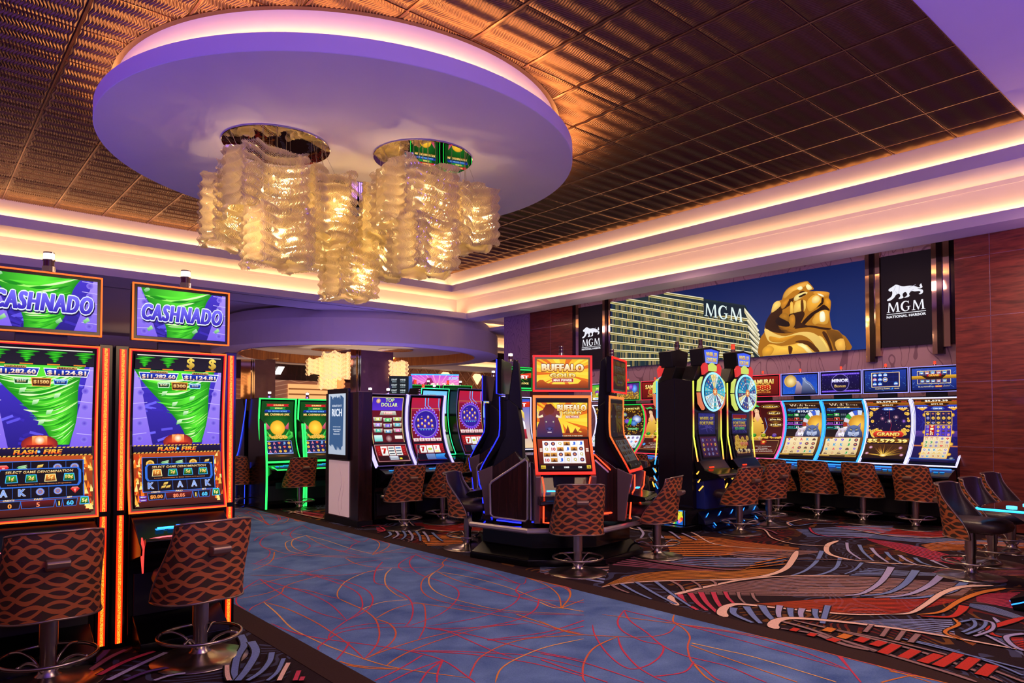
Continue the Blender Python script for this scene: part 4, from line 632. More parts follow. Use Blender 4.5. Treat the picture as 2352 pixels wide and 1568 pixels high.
MB().box(2,28.0,0,20,28.2,3.45).obj('patterned_partition',MATS['zigzag_screen_wall'],bk)
MB().box(2,28.0,3.45,20,28.2,4.4).obj('dark_header',WOODK,bk)
MB().box(2,29.5,4.4,20,29.6,4.95).obj('far_header',WHITE,bk)
GL=mat('glow_panel','d8a860',.5,emit=(1,.52,.20),es=.8)
MB().box(12.0,27.93,0,13.9,27.99,3.30).obj('backlit_ribbed_panel',GL,bk)
for i in range(14): MB().box(12.0,27.90,.2+i*.22,13.9,27.93,.26+i*.22).obj('panel_rib',mat('rib_paint','d09a58',.5),bk)
DW=mat('lattice_brown','9a6a4c',.6); DW2=mat('lattice_strip','c09070',.5)
MB().box(16.5,27.75,0,27,27.95,4.4).obj('lattice_backing',DW,bk)
for i in range(20):
    for sg in (-1,1):
        x=16.8+i*.5
        MB().tube([(x-sg*.75,27.72,2.4),(x+sg*.75,27.72,4.3)],.03,4).obj('lattice_bar',DW2,bk)
for i in range(3):
    x=19.75+i*1.95; m=MB(); m.prism([(x-.28,3.98),(x,3.58),(x+.28,3.98),(x+.14,4.12),(x-.14,4.12)],27.62,27.70,'y'); m.obj('kite_light',led('kite_glow',(1,.62,.34),1.6),bk)
wl=led('white_lamp',(1,.92,.85),5)
for (x,z) in ((9.05,3.78),(11.35,3.82)):
    m=MB(); m.prism([(x,z-.16),(x+.25,z-.16),(x+.42,z+.16),(x+.17,z+.16)],27.8,27.86,'y'); tag(m.obj('slanted_lamp',wl),'slanted white lamp on the dark header, '+('left of' if x<10 else 'right of')+' the brown column','lamp',None)
# bright cove and mesh bands beyond the wallpapered pillar
MESH=mat('bronze_mesh','2a1a14',.4,.5,noise=.8,nscale=60)
for (y,z0,z1,mt,n) in ((18.6,4.90,4.955,MESH,'mesh_band'),(21.0,4.56,4.96,WHITE,'cove_face'),(20.5,4.45,4.57,WHITE,'cove_lip'),(23.0,4.29,4.67,MESH,'mesh_band'),(25.0,4.20,4.46,WHITE,'cove_face'),(24.5,3.97,4.18,WHITE,'cove_lip'),(26.5,4.2,4.25,WHITE,'low_ceiling')):
    MB().box(15.4 if y<22 else 16.3,y,z0,28,y+(1.0 if y<19 else .06 if y<26 else 1.3),z1).obj(n,mt,ce)
area('beam_lamp',(21.5,20.8,4.60),(math.radians(110),0,0),11,.05,WARM,42)
area('beam_lamp',(21.5,24.8,4.22),(math.radians(110),0,0),11,.05,WARM,42)
# columns
def column(x0,xm,x1,y,z,label):
    t=sroot('column',((x0+x1)/2,y+.4,0)); cx=(x0+x1)/2
    k=0
    for a,b in zip((0,1.25,2.45),(1.25,2.45,z)): MB().box(xm-cx,-.4,a+.004,x1-cx,.5,b-.004).obj('stone_panel',WOODB,t)
    MB().box(x0-cx,-.36,0,xm-cx-.1,.5,z).obj('mirror_panel',MIRR,t)
    for q in (.09,.03): MB().box(xm-cx-q,-.42,0,xm-cx-q+.04,-.3,z).obj('chrome_edge',CHROME,t)
    return t
column(10.05,10.36,11.5,18.9,3.9,'')
column(8.75,9.2,9.95,24.3,3.95,'')
# ================= STOOLS =================
def stool_proto():
    t=thing('casino_stool','x','stool')
    def shell(ph,v,inn=0):
        a=(ph-.5)*PI; hw=.315-.045*v; yb=-.25-.06*v; e=v*v*(3-2*v); yf=.11*(1-e)-.21*e
        hw-=inn; yb+=inn; c=math.cos(a)
        x=hw*math.copysign(abs(math.sin(a))**.85,math.sin(a)); y=yf+(yb-yf)*c**.8 if c>1e-6 else yf
        z0=.455+ .02*(1-abs(math.sin(a))) ; z1=1.045-.02*abs(math.sin(a))**6
        return (x,y,z0+(z1-z0)*v)
    m=MB(); m.grid(lambda u,v:shell(u,v),28,12,True,lambda u,v:((u-.5)*.86,v*.6)); m.obj('backrest',FABRIC,t)
    m=MB(); m.grid(lambda u,v:shell(1-u,v,.045),28,12,True)
    nu=28
    edge=[(shell(i/nu,1),shell(i/nu,1,.045)) for i in range(nu+1)]; e2=[(shell(i/nu,0),shell(i/nu,0,.045)) for i in range(nu+1)]
    for E,fl_ in ((edge,0),(e2,1)):
        vs=[p for pr_ in E for p in pr_]; m.add(vs,[(2*i,2*i+1,2*i+3,2*i+2) if not fl_ else (2*i,2*i+2,2*i+3,2*i+1) for i in range(nu)],True)
    for u in (0,1):
        vs=[p for k in range(13) for p in (shell(u,k/12),shell(u,k/12,.045))]; m.add(vs,[(2*i,2*i+1,2*i+3,2*i+2) for i in range(12)],True)
    m.obj('back_padding',LEATH,t)
    loop=[shell(i/24,1) for i in range(25)]+[shell(1,1-k/10) for k in range(1,11)]+[shell(1-i/24,0) for i in range(1,25)]+[shell(0,k/10) for k in range(10)]
    m=MB(); m.tube(loop,.0085,6,True); m.obj('piping',PIPING,t)
    m=MB(); prof=[(0,.53),(.22,.53),(.262,.55),(.275,.59),(.262,.64),(.22,.668),(0,.675)]
    def seat(u,v):
        i=min(int(v*6),5); f=v*6-i; r=prof[i][0]+(prof[i+1][0]-prof[i][0])*f; z=prof[i][1]+(prof[i+1][1]-prof[i][1])*f
        a=2*PI*u; c,s_=math.cos(a),math.sin(a); q=(abs(c)**3.2+abs(s_)**3.2)**(-1/3.2)
        return (r*q*c*.98,.075+r*q*s_*1.18,z)
    m.grid(seat,32,12,True); m.obj('seat',LEATH,t)
    m=MB(); m.cyl(0,0,.26,.535,.056,20); m.box(-.13,-.13,.515,.13,.16,.535); m.obj('column_sleeve',STEEL,t)
    m=MB(); m.cyl(0,0,.03,.27,.049,20); m.lathe([(.09,.05),(.062,.075),(.052,.11)],20); m.obj('column',STEEL,t)
    m=MB(); m.lathe([(.0,.0),(.335,.0),(.337,.006),(.335,.012),(.20,.022),(.11,.042),(.075,.062),(0,.07)],40); m.obj('base_disc',STEEL,t)
    m=MB(); m.tube([(.285*math.cos(2*PI*i/36),.285*math.sin(2*PI*i/36),.185) for i in range(36)],.0125,8,True); m.obj('foot_ring',STEEL,t)
    for k in range(4):
        a=PI/4+k*PI/2; c,s_=math.cos(a),math.sin(a)
        m=MB(); m.tube([(c*r,s_*r,z) for r,z in catmull([(.275,.19),(.20,.20),(.12,.165),(.07,.11),(.055,.09)],4)],.010,6); m.obj('ring_spoke',STEEL,t)
    m=MB(); m.prism([(-.31,.80),(-.355,.822),(-.365,.85),(-.355,.868),(-.29,.872),(-.28,.80)],-.066,.066,'x'); m.obj('back_handle',HANDLE,t,.006)
    m=MB(); m.tube([(.06,-.02,.49),(.16,.0,.475),(.24,.02,.47)],.006,6); m.obj('height_lever',BLACKM,t)
    return t
S0=stool_proto()
# facing angle: 0 = sitter looks toward +Y ; rotation about z
def facing(dx,dy): return math.atan2(-dx,dy)
STOOLS=[
 (.76,5.60,facing(0,1),'large patterned stool at the far left edge, cut off by the frame'),
 (1.68,5.44,facing(-.10,1),'large patterned stool in front of the second orange-lit tornado machine'),
 (5.94,13.25,facing(.05,1),'small stool before the green-lit machines'),
 (6.18,9.80,facing(.10,1),'stool with back to us in front of the red and blue money-stack machine'),
 (7.05,9.95,facing(.0,1),'stool half hidden behind the sideways stool left of the buffalo machine'),
 (5.91,7.74,facing(.55,-.93),'sideways stool with seat pointing right, just left of the buffalo machine'),
 (5.90,5.64,facing(.60,.80),'stool with back to us directly in front of the buffalo machine'),
 (7.40,5.66,facing(-.31,.95),'sideways stool with seat pointing left, just right of the buffalo machine'),
 (9.75,8.0,facing(-.45,-.35),'dark stool facing us behind the side screen of the buffalo carousel'),
 (9.90,5.98,facing(.15,1),'nearer stool at the wheel machines, seat pointing left'),
 (11.05,6.12,facing(.25,1),'farther stool at the wheel machines, nearly in front of the wall row'),
 (12.50,6.74,facing(1,0),'stool at the wall row half hidden behind the wheel machine stool'),
 (12.50,5.97,facing(1,0),'wall row stool farthest left of the three in the open, before the wolf machines'),
 (12.50,5.18,facing(1,0),'middle one of the three wall row stools in the open'),
 (12.46,4.34,facing(1,0),'stool at the wall row nearest the wooden wall'),
 (9.08,2.60,facing(-.08,-1),'nearest of the three blue-lit stools at the right edge'),
 (10.10,2.66,facing(-.08,-1),'middle of the three blue-lit stools at the right edge'),
 (11.25,2.74,facing(-.08,-1),'farthest of the three blue-lit stools at the right edge, against the wooden wall'),
 (12.35,9.85,facing(1,.1),'small stool seen in the gap left of the tall wheel tower'),
 (9.3,12.0,facing(.1,1),'far stool in front of the distant purple wheel machine'),
 (8.35,11.6,facing(.8,.3),'far dark stool beside the distant green-edged machine'),
 (8.75,10.0,facing(-.2,.9),'far stool behind the stools left of the buffalo machine'),
 (7.1,13.3,facing(0,1),'stool mostly hidden behind the scratch kiosk'),
 (5.15,14.6,facing(.5,.9),'blue-lit stool at the far left beyond the walkway'),
]
S0.location=(STOOLS[0][0],STOOLS[0][1],0); S0.rotation_euler=(0,0,STOOLS[0][2]); S0['label']=STOOLS[0][3]; S0['group']='casino stools'
for x,y,r,l in STOOLS[1:]: dup(S0,(x,y,0),r,l,'casino stools')
# ================= MACHINES =================
class Curve:
    def __init__(s,P):
        P=catmull(P,8); s.P=P; s.L=[0]
        for i in range(1,len(P)): s.L.append(s.L[-1]+math.dist(P[i],P[i-1]))
        s.len=s.L[-1]
    def at(s,t,off=0):
        d=t*s.len; j=0
        while j<len(s.L)-2 and s.L[j+1]<d: j+=1
        f=(d-s.L[j])/(s.L[j+1]-s.L[j]); a,b=s.P[j],s.P[j+1]
        y=a[0]+(b[0]-a[0])*f; z=a[1]+(b[1]-a[1])*f
        # smooth tangent
        k0=max(j-1,0);k1=min(j+2,len(s.P)-1); ty=s.P[k1][0]-s.P[k0][0]; tz=s.P[k1][1]-s.P[k0][1]; l=math.hypot(ty,tz)
        return (y-tz/l*off, z+ty/l*off)    # off>0 toward the player (-y)
    def strip(s,mb,x0,x1,t0,t1,o0,o1,n=12):
        vs=[]
        for i in range(n+1):
            t=t0+(t1-t0)*i/n; a=s.at(t,o0); b=s.at(t,o1)
            vs+= [(x0,a[0],a[1]),(x1,a[0],a[1]),(x1,b[0],b[1]),(x0,b[0],b[1])]
        fs=[(4*i+k,4*i+(k+1)%4,4*i+4+(k+1)%4,4*i+4+k) for i in range(n) for k in range(4)]
        fs+= [(0,1,2,3)[::-1],(4*n,4*n+1,4*n+2,4*n+3)]
        mb.add(vs,fs)
def trim(cv,W,t,lm,parent,name='led_trim',off=.014,t0=0,t1=1,dark=False):
    m=MB(); e=t/cv.len
    cv.strip(m,-W/2,-W/2+t,t0,t1,-.004,off); cv.strip(m,W/2-t,W/2,t0,t1,-.004,off)
    cv.strip(m,-W/2+t,W/2-t,t0,t0+e,-.004,off,2); cv.strip(m,-W/2+t,W/2-t,t1-e,t1,-.004,off,2)
    return m.obj(name,lm,parent)
LAMPR=led('signal_red','ff3a18',1.6); LAMPW=led('signal_white','fff0e4',4); LAMPD=mat('signal_dark','4a1018',.3,0)
def signal(parent,x,y,z,s=1,kind='w'):
    m=MB(); m.cyl(0,0,0,.03*s,.032*s,14); m.cyl(0,0,.062*s,.068*s,.03*s,14); m.cyl(0,0,.10*s,.108*s,.028*s,14)
    b=m.obj('signal_light',CHROME,parent); b.location=(x,y,z)
    a=MB(); a.cyl(0,0,.03*s,.062*s,.026*s,14); a.obj('lower_lens',LAMPD if kind!='r' else LAMPR,b)
    a=MB(); a.cyl(0,0,.068*s,.10*s,.026*s,14); a.obj('upper_lens',LAMPW if kind=='w' else (LAMPD if kind=='d' else LAMPR),b)
    return b
def topper(parent,W,z0,z1,y,lm,art,tilt=0,t=.012,neck=None,depth=.07,seed=0):
    H=z1-z0; m=MB(); m.box(-W/2,0,-H/2,W/2,depth,H/2); o=m.obj('topper',BLACK,parent,.004); o.location=(0,y,(z0+z1)/2); o.rotation_euler=(tilt,0,0)
    m=MB()
    for b in ((-W/2,-H/2,-W/2+t,H/2),(W/2-t,-H/2,W/2,H/2),(-W/2,-H/2,W/2,-H/2+t),(-W/2,H/2-t,W/2,H/2)): m.box(b[0],-.012,b[1],b[2],.004,b[3])
    m.obj('led_trim',lm,o)
    if art:
        mg=t+.025; w,h=W-2*mg,H-2*mg; A=Art(w,h); art(A); A.build('screen_picture',lambda u,v,k:((u-.5)*w,-.003-k,(v-.5)*h),SCREEN,o)
    if neck: MB().box(-.16,.075,neck-(z0+z1)/2,.16,.115,-H/2).obj('topper_neck',BLACKM,o)
    return o
def cabinet(name,label,loc,rz,W,prof,lm,art,topfn=None,top=None,t=.012,deck=(-.42,.80,.70),foot=-.18,back=.55,group=None,mg=.03,mgb=.03,ztop=None,side=BLACK,sig=None,lower=None,dim=False,trimoff=.014):
    T=thing(name,label,'slot machine',(loc[0],loc[1],0),rz,group)
    cv=Curve(prof)
    # shell
    pts=[cv.at(i/10,-.03) for i in range(11)]; yb=back; zt=ztop or pts[-1][1]+.0
    yf,zd,zu=deck
    poly=[(foot,.10)]+[(foot+.02,zu-.10),(pts[0][0],pts[0][1]-.02)]+pts+[(yb-.12,zt),(yb,zt-.25),(yb,.0),(foot+.05,.0)]
    m=MB(); m.prism(poly,-W/2+.012,W/2-.012,'x'); m.obj('cabinet_body',side,T,.006)
    m=MB(); cv.strip(m,-W/2,W/2,0,1,-.035,0); m.obj('screen_bezel',BLACK,T)
    trim(cv,W,t,lm,T,off=trimoff)
    if group=='wall row machines':
        m=MB()
        for s_ in (-1,1): cv.strip(m,s_*(W/2-.026)-.0025,s_*(W/2-.026)+.0025,.03,.97,.0,.012)
        m.obj('inner_light_line',lm,T)['kind']='stuff'
    w=W-2*t-2*mg; h=cv.len-2*t-mg-mgb; A=Art(w,h); art(A)
    s0=(t+mgb)/cv.len; s1=1-(t+mg)/cv.len
    def f(u,v,k):
        a=cv.at(s0+(s1-s0)*v,.005+k); return ((u-.5)*w,a[0],a[1])
    A.build('screen_picture',f,SCREEN,T,band=.04)
    # deck
    b=cv.at(0)
    m=MB(); m.prism([(b[0]+.03,b[1]-.01),(b[0]-.01,b[1]-.03),(yf+.03,zd+.02),(yf,zd),(yf+.01,zd-.05),(foot+.02,zu-.04),(b[0]+.04,zu)],-W/2+.02,W/2-.02,'x'); d=m.obj('button_deck',BLACK,T,.008)
    m=MB(); yq=(b[0]+yf)/2; zq=(b[1]-.03+zd+.02)/2+.006
    for i,xx in enumerate((-.22,-.13,.10,.19)): m.box(xx*W/.76,yq-.02,zq-.004,(xx+.06)*W/.76,yq+.02,zq+.004)
    m.obj('buttons',led('button_blue','2a9cff',1.6),d)
    m=MB(); m.box(-.06,yq+.02,zq+.01,.06,yq+.035,zq+.02); m.obj('bill_slot_light',led('slot_red','ff3010',2.2) if lower=='red' else led('slot_blue','1e70ff',2.5),d)
    m=MB(); m.box(-W/2+.05,foot-.006,.16,W/2-.05,foot+.02,zu-.14); m.obj('belly_door',BLACKM,T,.004)
    if top: 
        o=topper(T,*top)
    if sig:
        for q in (sig if isinstance(sig,list) else [sig]): signal(T,*q)
    return T
# ---- art building blocks ----
GOLD='ffcc40'
def coin(A,x,y,r,c='f0b830'): A.ell(x,y,r,'fff0a0',c,n=12); A.ell(x,y,r*.6,c,'a86a10',n=10)
def bars(A,x,y,s):
    for dx,dy in ((-.3,-.25),(.3,-.25),(0,.2)):
        A.poly([(x+(dx-.32)*s,y+(dy-.22)*s*A.W/A.H),(x+(dx+.22)*s,y+(dy-.12)*s*A.W/A.H),(x+(dx+.34)*s,y+(dy+.22)*s*A.W/A.H),(x+(dx-.2)*s,y+(dy+.12)*s*A.W/A.H)],'ffe070','b87818')
def gem(A,x,y,s,c='e02018'):
    g=A.W/A.H; A.poly([(x-.5*s,y+.15*s*g),(x-.3*s,y+.4*s*g),(x+.3*s,y+.4*s*g),(x+.5*s,y+.15*s*g)],'ff9080',c); A.poly([(x-.5*s,y+.15*s*g),(x,y-.45*s*g),(x+.5*s,y+.15*s*g)],c,'600808'); A.poly([(x-.15*s,y+.15*s*g),(x,y-.4*s*g),(x+.15*s,y+.15*s*g)],'ffb0a0',c)
def bills(A,x,y,s,c='30a048'):
    g=A.W/A.H
    for k in range(3): A.poly([(x-.5*s,y+(-.3+.18*k)*s*g),(x+.3*s,y+(-.15+.18*k)*s*g),(x+.5*s,y+(.05+.18*k)*s*g),(x-.3*s,y+(-.1+.18*k)*s*g)],'c8f0c0',c)
def reels(A,x0,y0,x1,y1,nc,nr,bgc,syms,sep='3060c0',rng=0):
    rd=random.Random(rng); g=A.W/A.H
    for i in range(nc):
        a=x0+(x1-x0)*i/nc; b=x0+(x1-x0)*(i+1)/nc; A.rect(a,y0,b,y1,bgc if isinstance(bgc,str) else bgc[0],None if isinstance(bgc,str) else bgc[1]); A.rect(b-.004,y0,b,y1,sep)
        for j in range(nr):
            cx=(a+b)/2; cy=y0+(y1-y0)*(j+.5)/nr; s=min((b-a)*.72,(y1-y0)/nr/g*.72); k=rd.choice(syms)
            if k=='bars': bars(A,cx,cy,s)
            elif k=='gem': gem(A,cx,cy,s)
            elif k=='bills': bills(A,cx,cy,s)
            elif k=='coin': coin(A,cx,cy,s*.45,'4a70e0'); 
            elif k=='gcoin': coin(A,cx,cy,s*.48)
            elif k=='moon': A.ell(cx,cy,s*.5,'7a3a6a','2a2050',n=10); A.ell(cx,cy,s*.3,'e8b060','b04040',n=8)
            elif k=='beast': A.poly([(cx-s*.5,cy-s*.35*g),(cx-s*.35,cy+s*.2*g),(cx,cy+s*.42*g),(cx+s*.4,cy+s*.1*g),(cx+s*.5,cy-s*.35*g)],'8a5a3a','2a1a30')
            elif k=='sky': A.rect(a+.004,cy-s*.5*g,b-.008,cy+s*.5*g,'e8a040','6a3a18'); A.poly([(cx-s*.4,cy-s*.4*g),(cx,cy+s*.35*g),(cx+s*.4,cy-s*.4*g)],'7a3a1a','3a1a10')
            else:
                t,c=k; A.text(t,cx,cy,s*.85*g,c,w=s*(.75 if len(t)==1 else .95),bold=.05,out='f4f4ff' if bgc[0]!='f' else None,ow=.02)
LET=[('K','5a78c8'),('A','c03a3a'),('Q','b07a20'),('J','4a90d0')]
def swirl(A,cx,y0,y1,r0,r1,tilt=0,n=15,rng=1,c=('138a0c','5ce830','dcffb8','22a814')):
    """a spinning funnel: shaded body crossed by sweeping light and dark bands"""
    rd=random.Random(rng); N_=18; L=[];Rt=[]
    for i in range(N_+1):
        t=i/N_; r=r0+(r1-r0)*t**1.15; x=cx+tilt*(1-t)+.035*math.sin(5.5*t); y=y0+(y1-y0)*t; L.append((x-r,y));Rt.append((x+r,y))
    for i in range(N_):
        A.k+=1 if i==0 else 0
        a,b,c_,d=L[i],Rt[i],Rt[i+1],L[i+1]; M0=((a[0]+b[0])/2+.1*(b[0]-a[0]),a[1]); M1=((d[0]+c_[0])/2+.1*(c_[0]-d[0]),d[1])
        dk,md=hx(c[0]),hx(c[1]); A.face([a,M0,M1,d],[dk,md,md,dk]); A.face([M0,b,c_,M1],[md,dk,dk,md])
    H=y1-y0
    for q in range(n*5):
        t=rd.random()**.8; k=t*N_; i=min(int(k),N_-1); f=k-i
        xl=L[i][0]+(L[i+1][0]-L[i][0])*f; xr=Rt[i][0]+(Rt[i+1][0]-Rt[i][0])*f; y=y0+H*t; w=xr-xl
        p0=rd.uniform(0,.6); p1=min(1,p0+rd.uniform(.25,.7)); dip=H*.10*(.4+t); th=rd.uniform(.006,.028)*(.3+t); col=rd.choice([c[2],c[1],c[3],c[3],c[0],'a8f870'])
        P=[]
        for m_ in range(11):
            p=p0+(p1-p0)*m_/10; P.append((xl+w*p, y-dip*math.sin(PI*p)+H*.16*(p-.5)))
        P=[(x,min(y1,max(y0,yy))) for x,yy in P]
        A.line(P,[.001+th*math.sin(PI*m_/10) for m_ in range(11)],col)
def money_bg(A,y0=0,y1=1,rng=2):
    rd=random.Random(rng); A.rect(0,y0,1,y1,'4434c8','241a80')
    for i in range(46):
        x,y=rd.random(),y0+(y1-y0)*rd.random(); a=rd.uniform(-.6,.6); w,h=.13,.028; c,s_=math.cos(a),math.sin(a)
        P=[(x+c*p*w-s_*q*h,min(y1,max(y0,y+(s_*p*w+c*q*h)*A.W/A.H))) for p,q in ((-.5,-.5),(.5,-.5),(.5,.5),(-.5,.5))]
        A.poly(P,rd.choice(['5c50e0','382ab0','6a60f0','3024a0'])); 
    for sx in (0,1):
        P=[(sx,y0),(abs(sx-.22),y0),(abs(sx-.04),y1),(sx,y1)]
        A.poly(P,'a890f0','7c60e8')
        for k in range(5):
            yy=y0+(y1-y0)*(k+.5)/5; A.ell(abs(sx-.075),yy,.035,'5a40c8','8c78ec',n=10)
            A.line([(sx,yy+.055*(y1-y0)),(abs(sx-.15),yy+.075*(y1-y0))],.006,'d0c0ff')
def title_cash(A,cx,cy,w,h,ang=0):
    A.text('CASHNADO',cx+.008,cy-.025,h,'181050',w=w,bold=.085,out='181050',ow=.06,shear=.2)
    A.text('CASHNADO',cx,cy,h,'7a70ff','2a18b0',w=w,bold=.085,out='e8f0ff',ow=.05,shear=.2)
def a_cash_top(A):
    money_bg(A); swirl(A,.46,.0,1.0,.14,.40,.0,9,3); 
    for x,y in ((.88,.15),(.62,.10),(.08,.9),(.12,.1)): A.poly([(x,y),(x+.05,y+.06),(x+.03,y+.13),(x-.02,y+.05)],'b8f0b0','50a860')
    title_cash(A,.5,.50,.92,.34)
def plate(A,x0,y0,x1,y1,c1,c2,rim,txt,tc,head=None,tw=.8,th=.62):
    d=(x1-x0)*.06; A.poly([(x0,y1),(x1,y1),(x1-d,y0),(x0+d,y0)],rim); A.poly([(x0+.007,y1-.005),(x1-.007,y1-.005),(x1-d-.005,y0+.005),(x0+d+.005,y0+.005)],c1,c2)
    A.text(txt,(x0+x1)/2,(y0+y1)/2-(.003 if head else 0),(y1-y0)*th,tc,'c87820',w=(x1-x0)*tw,bold=.05)
    if head: A.rect((x0+x1)/2-(x1-x0)*.22,y1-.006,(x0+x1)/2+(x1-x0)*.22,y1+.010,'e8c070','8a5a20'); A.text(head,(x0+x1)/2,y1+.002,.009,'3a1a08',w=(x1-x0)*.36,bold=.03)
def a_cash_main(v):
    def f(A):
        money_bg(A,.40,.90,5+v); swirl(A,.48,.42,.90,.08,.46,.22,16,6+v)
        for x,y in ((.42,.66),(.55,.60),(.30,.73),(.62,.70),(.48,.54)): A.poly([(x,y),(x+.05,y+.01),(x+.07,y+.035),(x+.01,y+.03)],'e0ffd0','60b860')
        # beacon
        A.ell(.50,.425,.17,'ff5010','7a1a20',ry=.055,n=20); A.rect(.43,.415,.57,.475,'ffb060','e02808'); A.ell(.5,.45,.05,'fffbe0','ff8020',n=14); A.rect(.38,.405,.62,.42,'801010')
        # top black band
        A.rect(0,.905,1,1,'17141c','201c26'); A.rect(.02,.992,.98,.998,'e8e0d0')
        for k in range(4): A.rect(.05+.25*k,.903,.17+.25*k,.909,'ff9020')
        xs=(.10,.36,.62,.90)
        for k,x in enumerate(xs):
            if v==1 and k>=2: A.text('$',x-.02 if k==3 else x,.952,.075,'ffe060','b08010',bold=.06)
            else:
                for q in range(6): A.ell(x+.004*q*(1 if q%2 else -1),.925+.011*q,.02+.016*q,'40e020','0c6a08',ry=.006,n=12)
        plate(A,.04,.835,.485,.885,'1c3cc8','060a38','ffffff','$11,282.60','ffffff','GRAND',.84); plate(A,.515,.835,.96,.885,'1c3cc8','060a38','ffffff','$1,124.81','ffffff','MEGA',.84)
        n=('$250','$1500','$100') if v==0 else ('$50','$300','$20')
        plate(A,.25,.785,.39,.820,'0a5a1c','042a0c','d0ffd0',n[0],'f0ffe0',None,.6,.42); A.text('MINOR BONUS',.32,.813,.007,'e0ffe0',w=.11)
        plate(A,.405,.772,.595,.825,'8a4a08','2a1404','ffb040',n[1],'ffe090',None,.75,.45); A.text('MAJOR BONUS',.5,.815,.010,'201004',w=.15,bold=.04)
        plate(A,.61,.785,.75,.820,'0a4ac0','041a50','a0e0ff',n[2],'90e8ff',None,.55,.42); A.text('MINI BONUS',.68,.813,.007,'e0f4ff',w=.11)
        # flash fire band
        A.rect(0,.355,1,.405,'1a1440','0a0818')
        for y in (.400,.352):
            for k in range(24): A.poly([(k/24,y),(k/24+.024,y),(k/24+.034,y+.007),(k/24+.010,y+.007)],'e8b850')
        A.text('FLASH',.37,.379,.026,'ffd040','ff3808',w=.22,bold=.06,shear=.2,out='5a0c04',ow=.04); A.text('FIRE',.62,.379,.026,'ffd040','ff3808',w=.18,bold=.06,shear=.2,out='5a0c04',ow=.04); A.ell(.49,.38,.016,'c0f4ff','2080e0',n=8)
        # lower fire field
        A.rect(0,0,1,.352,'b84a10','3a1008'); rd=random.Random(v)
        for k in range(60):
            x=rd.choice([rd.uniform(0,.09),rd.uniform(.91,1)]); y=rd.uniform(.0,.33); h=rd.uniform(.02,.07); A.poly([(x-.02,y),(x+.02,y),(x+rd.uniform(-.02,.02),min(.35,y+h))],rd.choice(['ffb040','ff7010','ffe080','c83808']))
        A.rect(.085,.095,.915,.325,'2a78e8'); A.rect(.092,.099,.908,.321,'08060c')
        reels(A,.095,.245,.905,.318,5,1,'08060c',['bars','gem','bills','coin','gcoin'],rng=v+4); reels(A,.095,.103,.905,.170,5,1,'08060c',['bars','gem','coin',('A','8aa8e8'),('K','7090d8'),('J','7090d8')],rng=v+9)
        A.poly([(.14,.165),(.86,.165),(.885,.185),(.885,.26),(.86,.28),(.14,.28),(.115,.26),(.115,.185)],'2a6ad8'); A.poly([(.155,.172),(.845,.172),(.86,.19),(.86,.258),(.845,.274),(.155,.274),(.14,.258),(.14,.19)],'0a0810')
        A.text('SELECT GAME DENOMINATION',.5,.258,.015,'fff0b0','d08020',w=.62,bold=.04,shear=.2)
        for k,(d) in enumerate(('1¢','2¢','5¢','10¢')):
            x=.24+.175*k; hl=(k==2 and v==0) or (k==0 and v==1)
            A.poly([(x-.052,.196),(x+.062,.196),(x+.052,.243),(x-.042,.243)],'fff0a0' if hl else '40b8ff'); A.poly([(x-.045,.200),(x+.054,.200),(x+.045,.239),(x-.036,.239)],'ff9a30' if hl else '30a038','5a1808' if hl else '083a10'); A.text(d,x+.005,.220,.026,'ffe890','e8a030',bold=.05)
        A.text('Increase Denomination for Better Chance at Progressives',.5,.183,.007,'e88840',w=.58)
        for x0,x1,tx,c in ((.14,.31,'0' if v==0 else '$0.00','ff9a40'),(.33,.62,'5' if v==0 else '$0.05','ff8a60'),(.645,.69,'1','ffd860'),(.71,.83,'60','50c8ff')):
            A.poly([(x0,.04),(x1,.04),(x1+.02,.088),(x0-.012,.088)],'2a68c8'); A.poly([(x0+.006,.043),(x1-.004,.043),(x1+.011,.084),(x0-.004,.084)],'6a1410' if x0>.3 and x0<.4 else '1a1014','180608'); A.text(tx,(x0+x1)/2+.003,.060,.026,c,bold=.05)
        A.text('PAID',.48,.092,.011,'ffe0a0',w=.08,bold=.04,shear=.2); A.text('CREDITS',.22,.093,.010,'ffe0a0',w=.10,shear=.2,bold=.03); A.text('BET',.77,.094,.010,'ffe0a0',w=.05,shear=.2)
        A.poly([(.86,.045),(.96,.045),(.95,.093),(.875,.093)],'40b8ff'); A.poly([(.868,.049),(.952,.049),(.943,.088),(.882,.088)],'30a038','0a4a18'); A.text('5¢' if v==0 else '1¢',.912,.067,.026,'ffe890',bold=.05)
        A.rect(.04,.055,.12,.070,'6a3ad0','3a1a90'); A.text('MENU',.08,.062,.008,'ffffff',w=.05); A.rect(.04,.034,.12,.049,'8a4ae0','3a1a90'); A.text('CASH',.08,.041,.008,'ffffff',w=.05)
    return f
CASH_PROF=[(-.05,1.03),(.02,1.35),(.045,1.68),(.03,2.0),(.0,2.32)]
ORANGE=led('orange_led',(1,.10,.004),2.4)
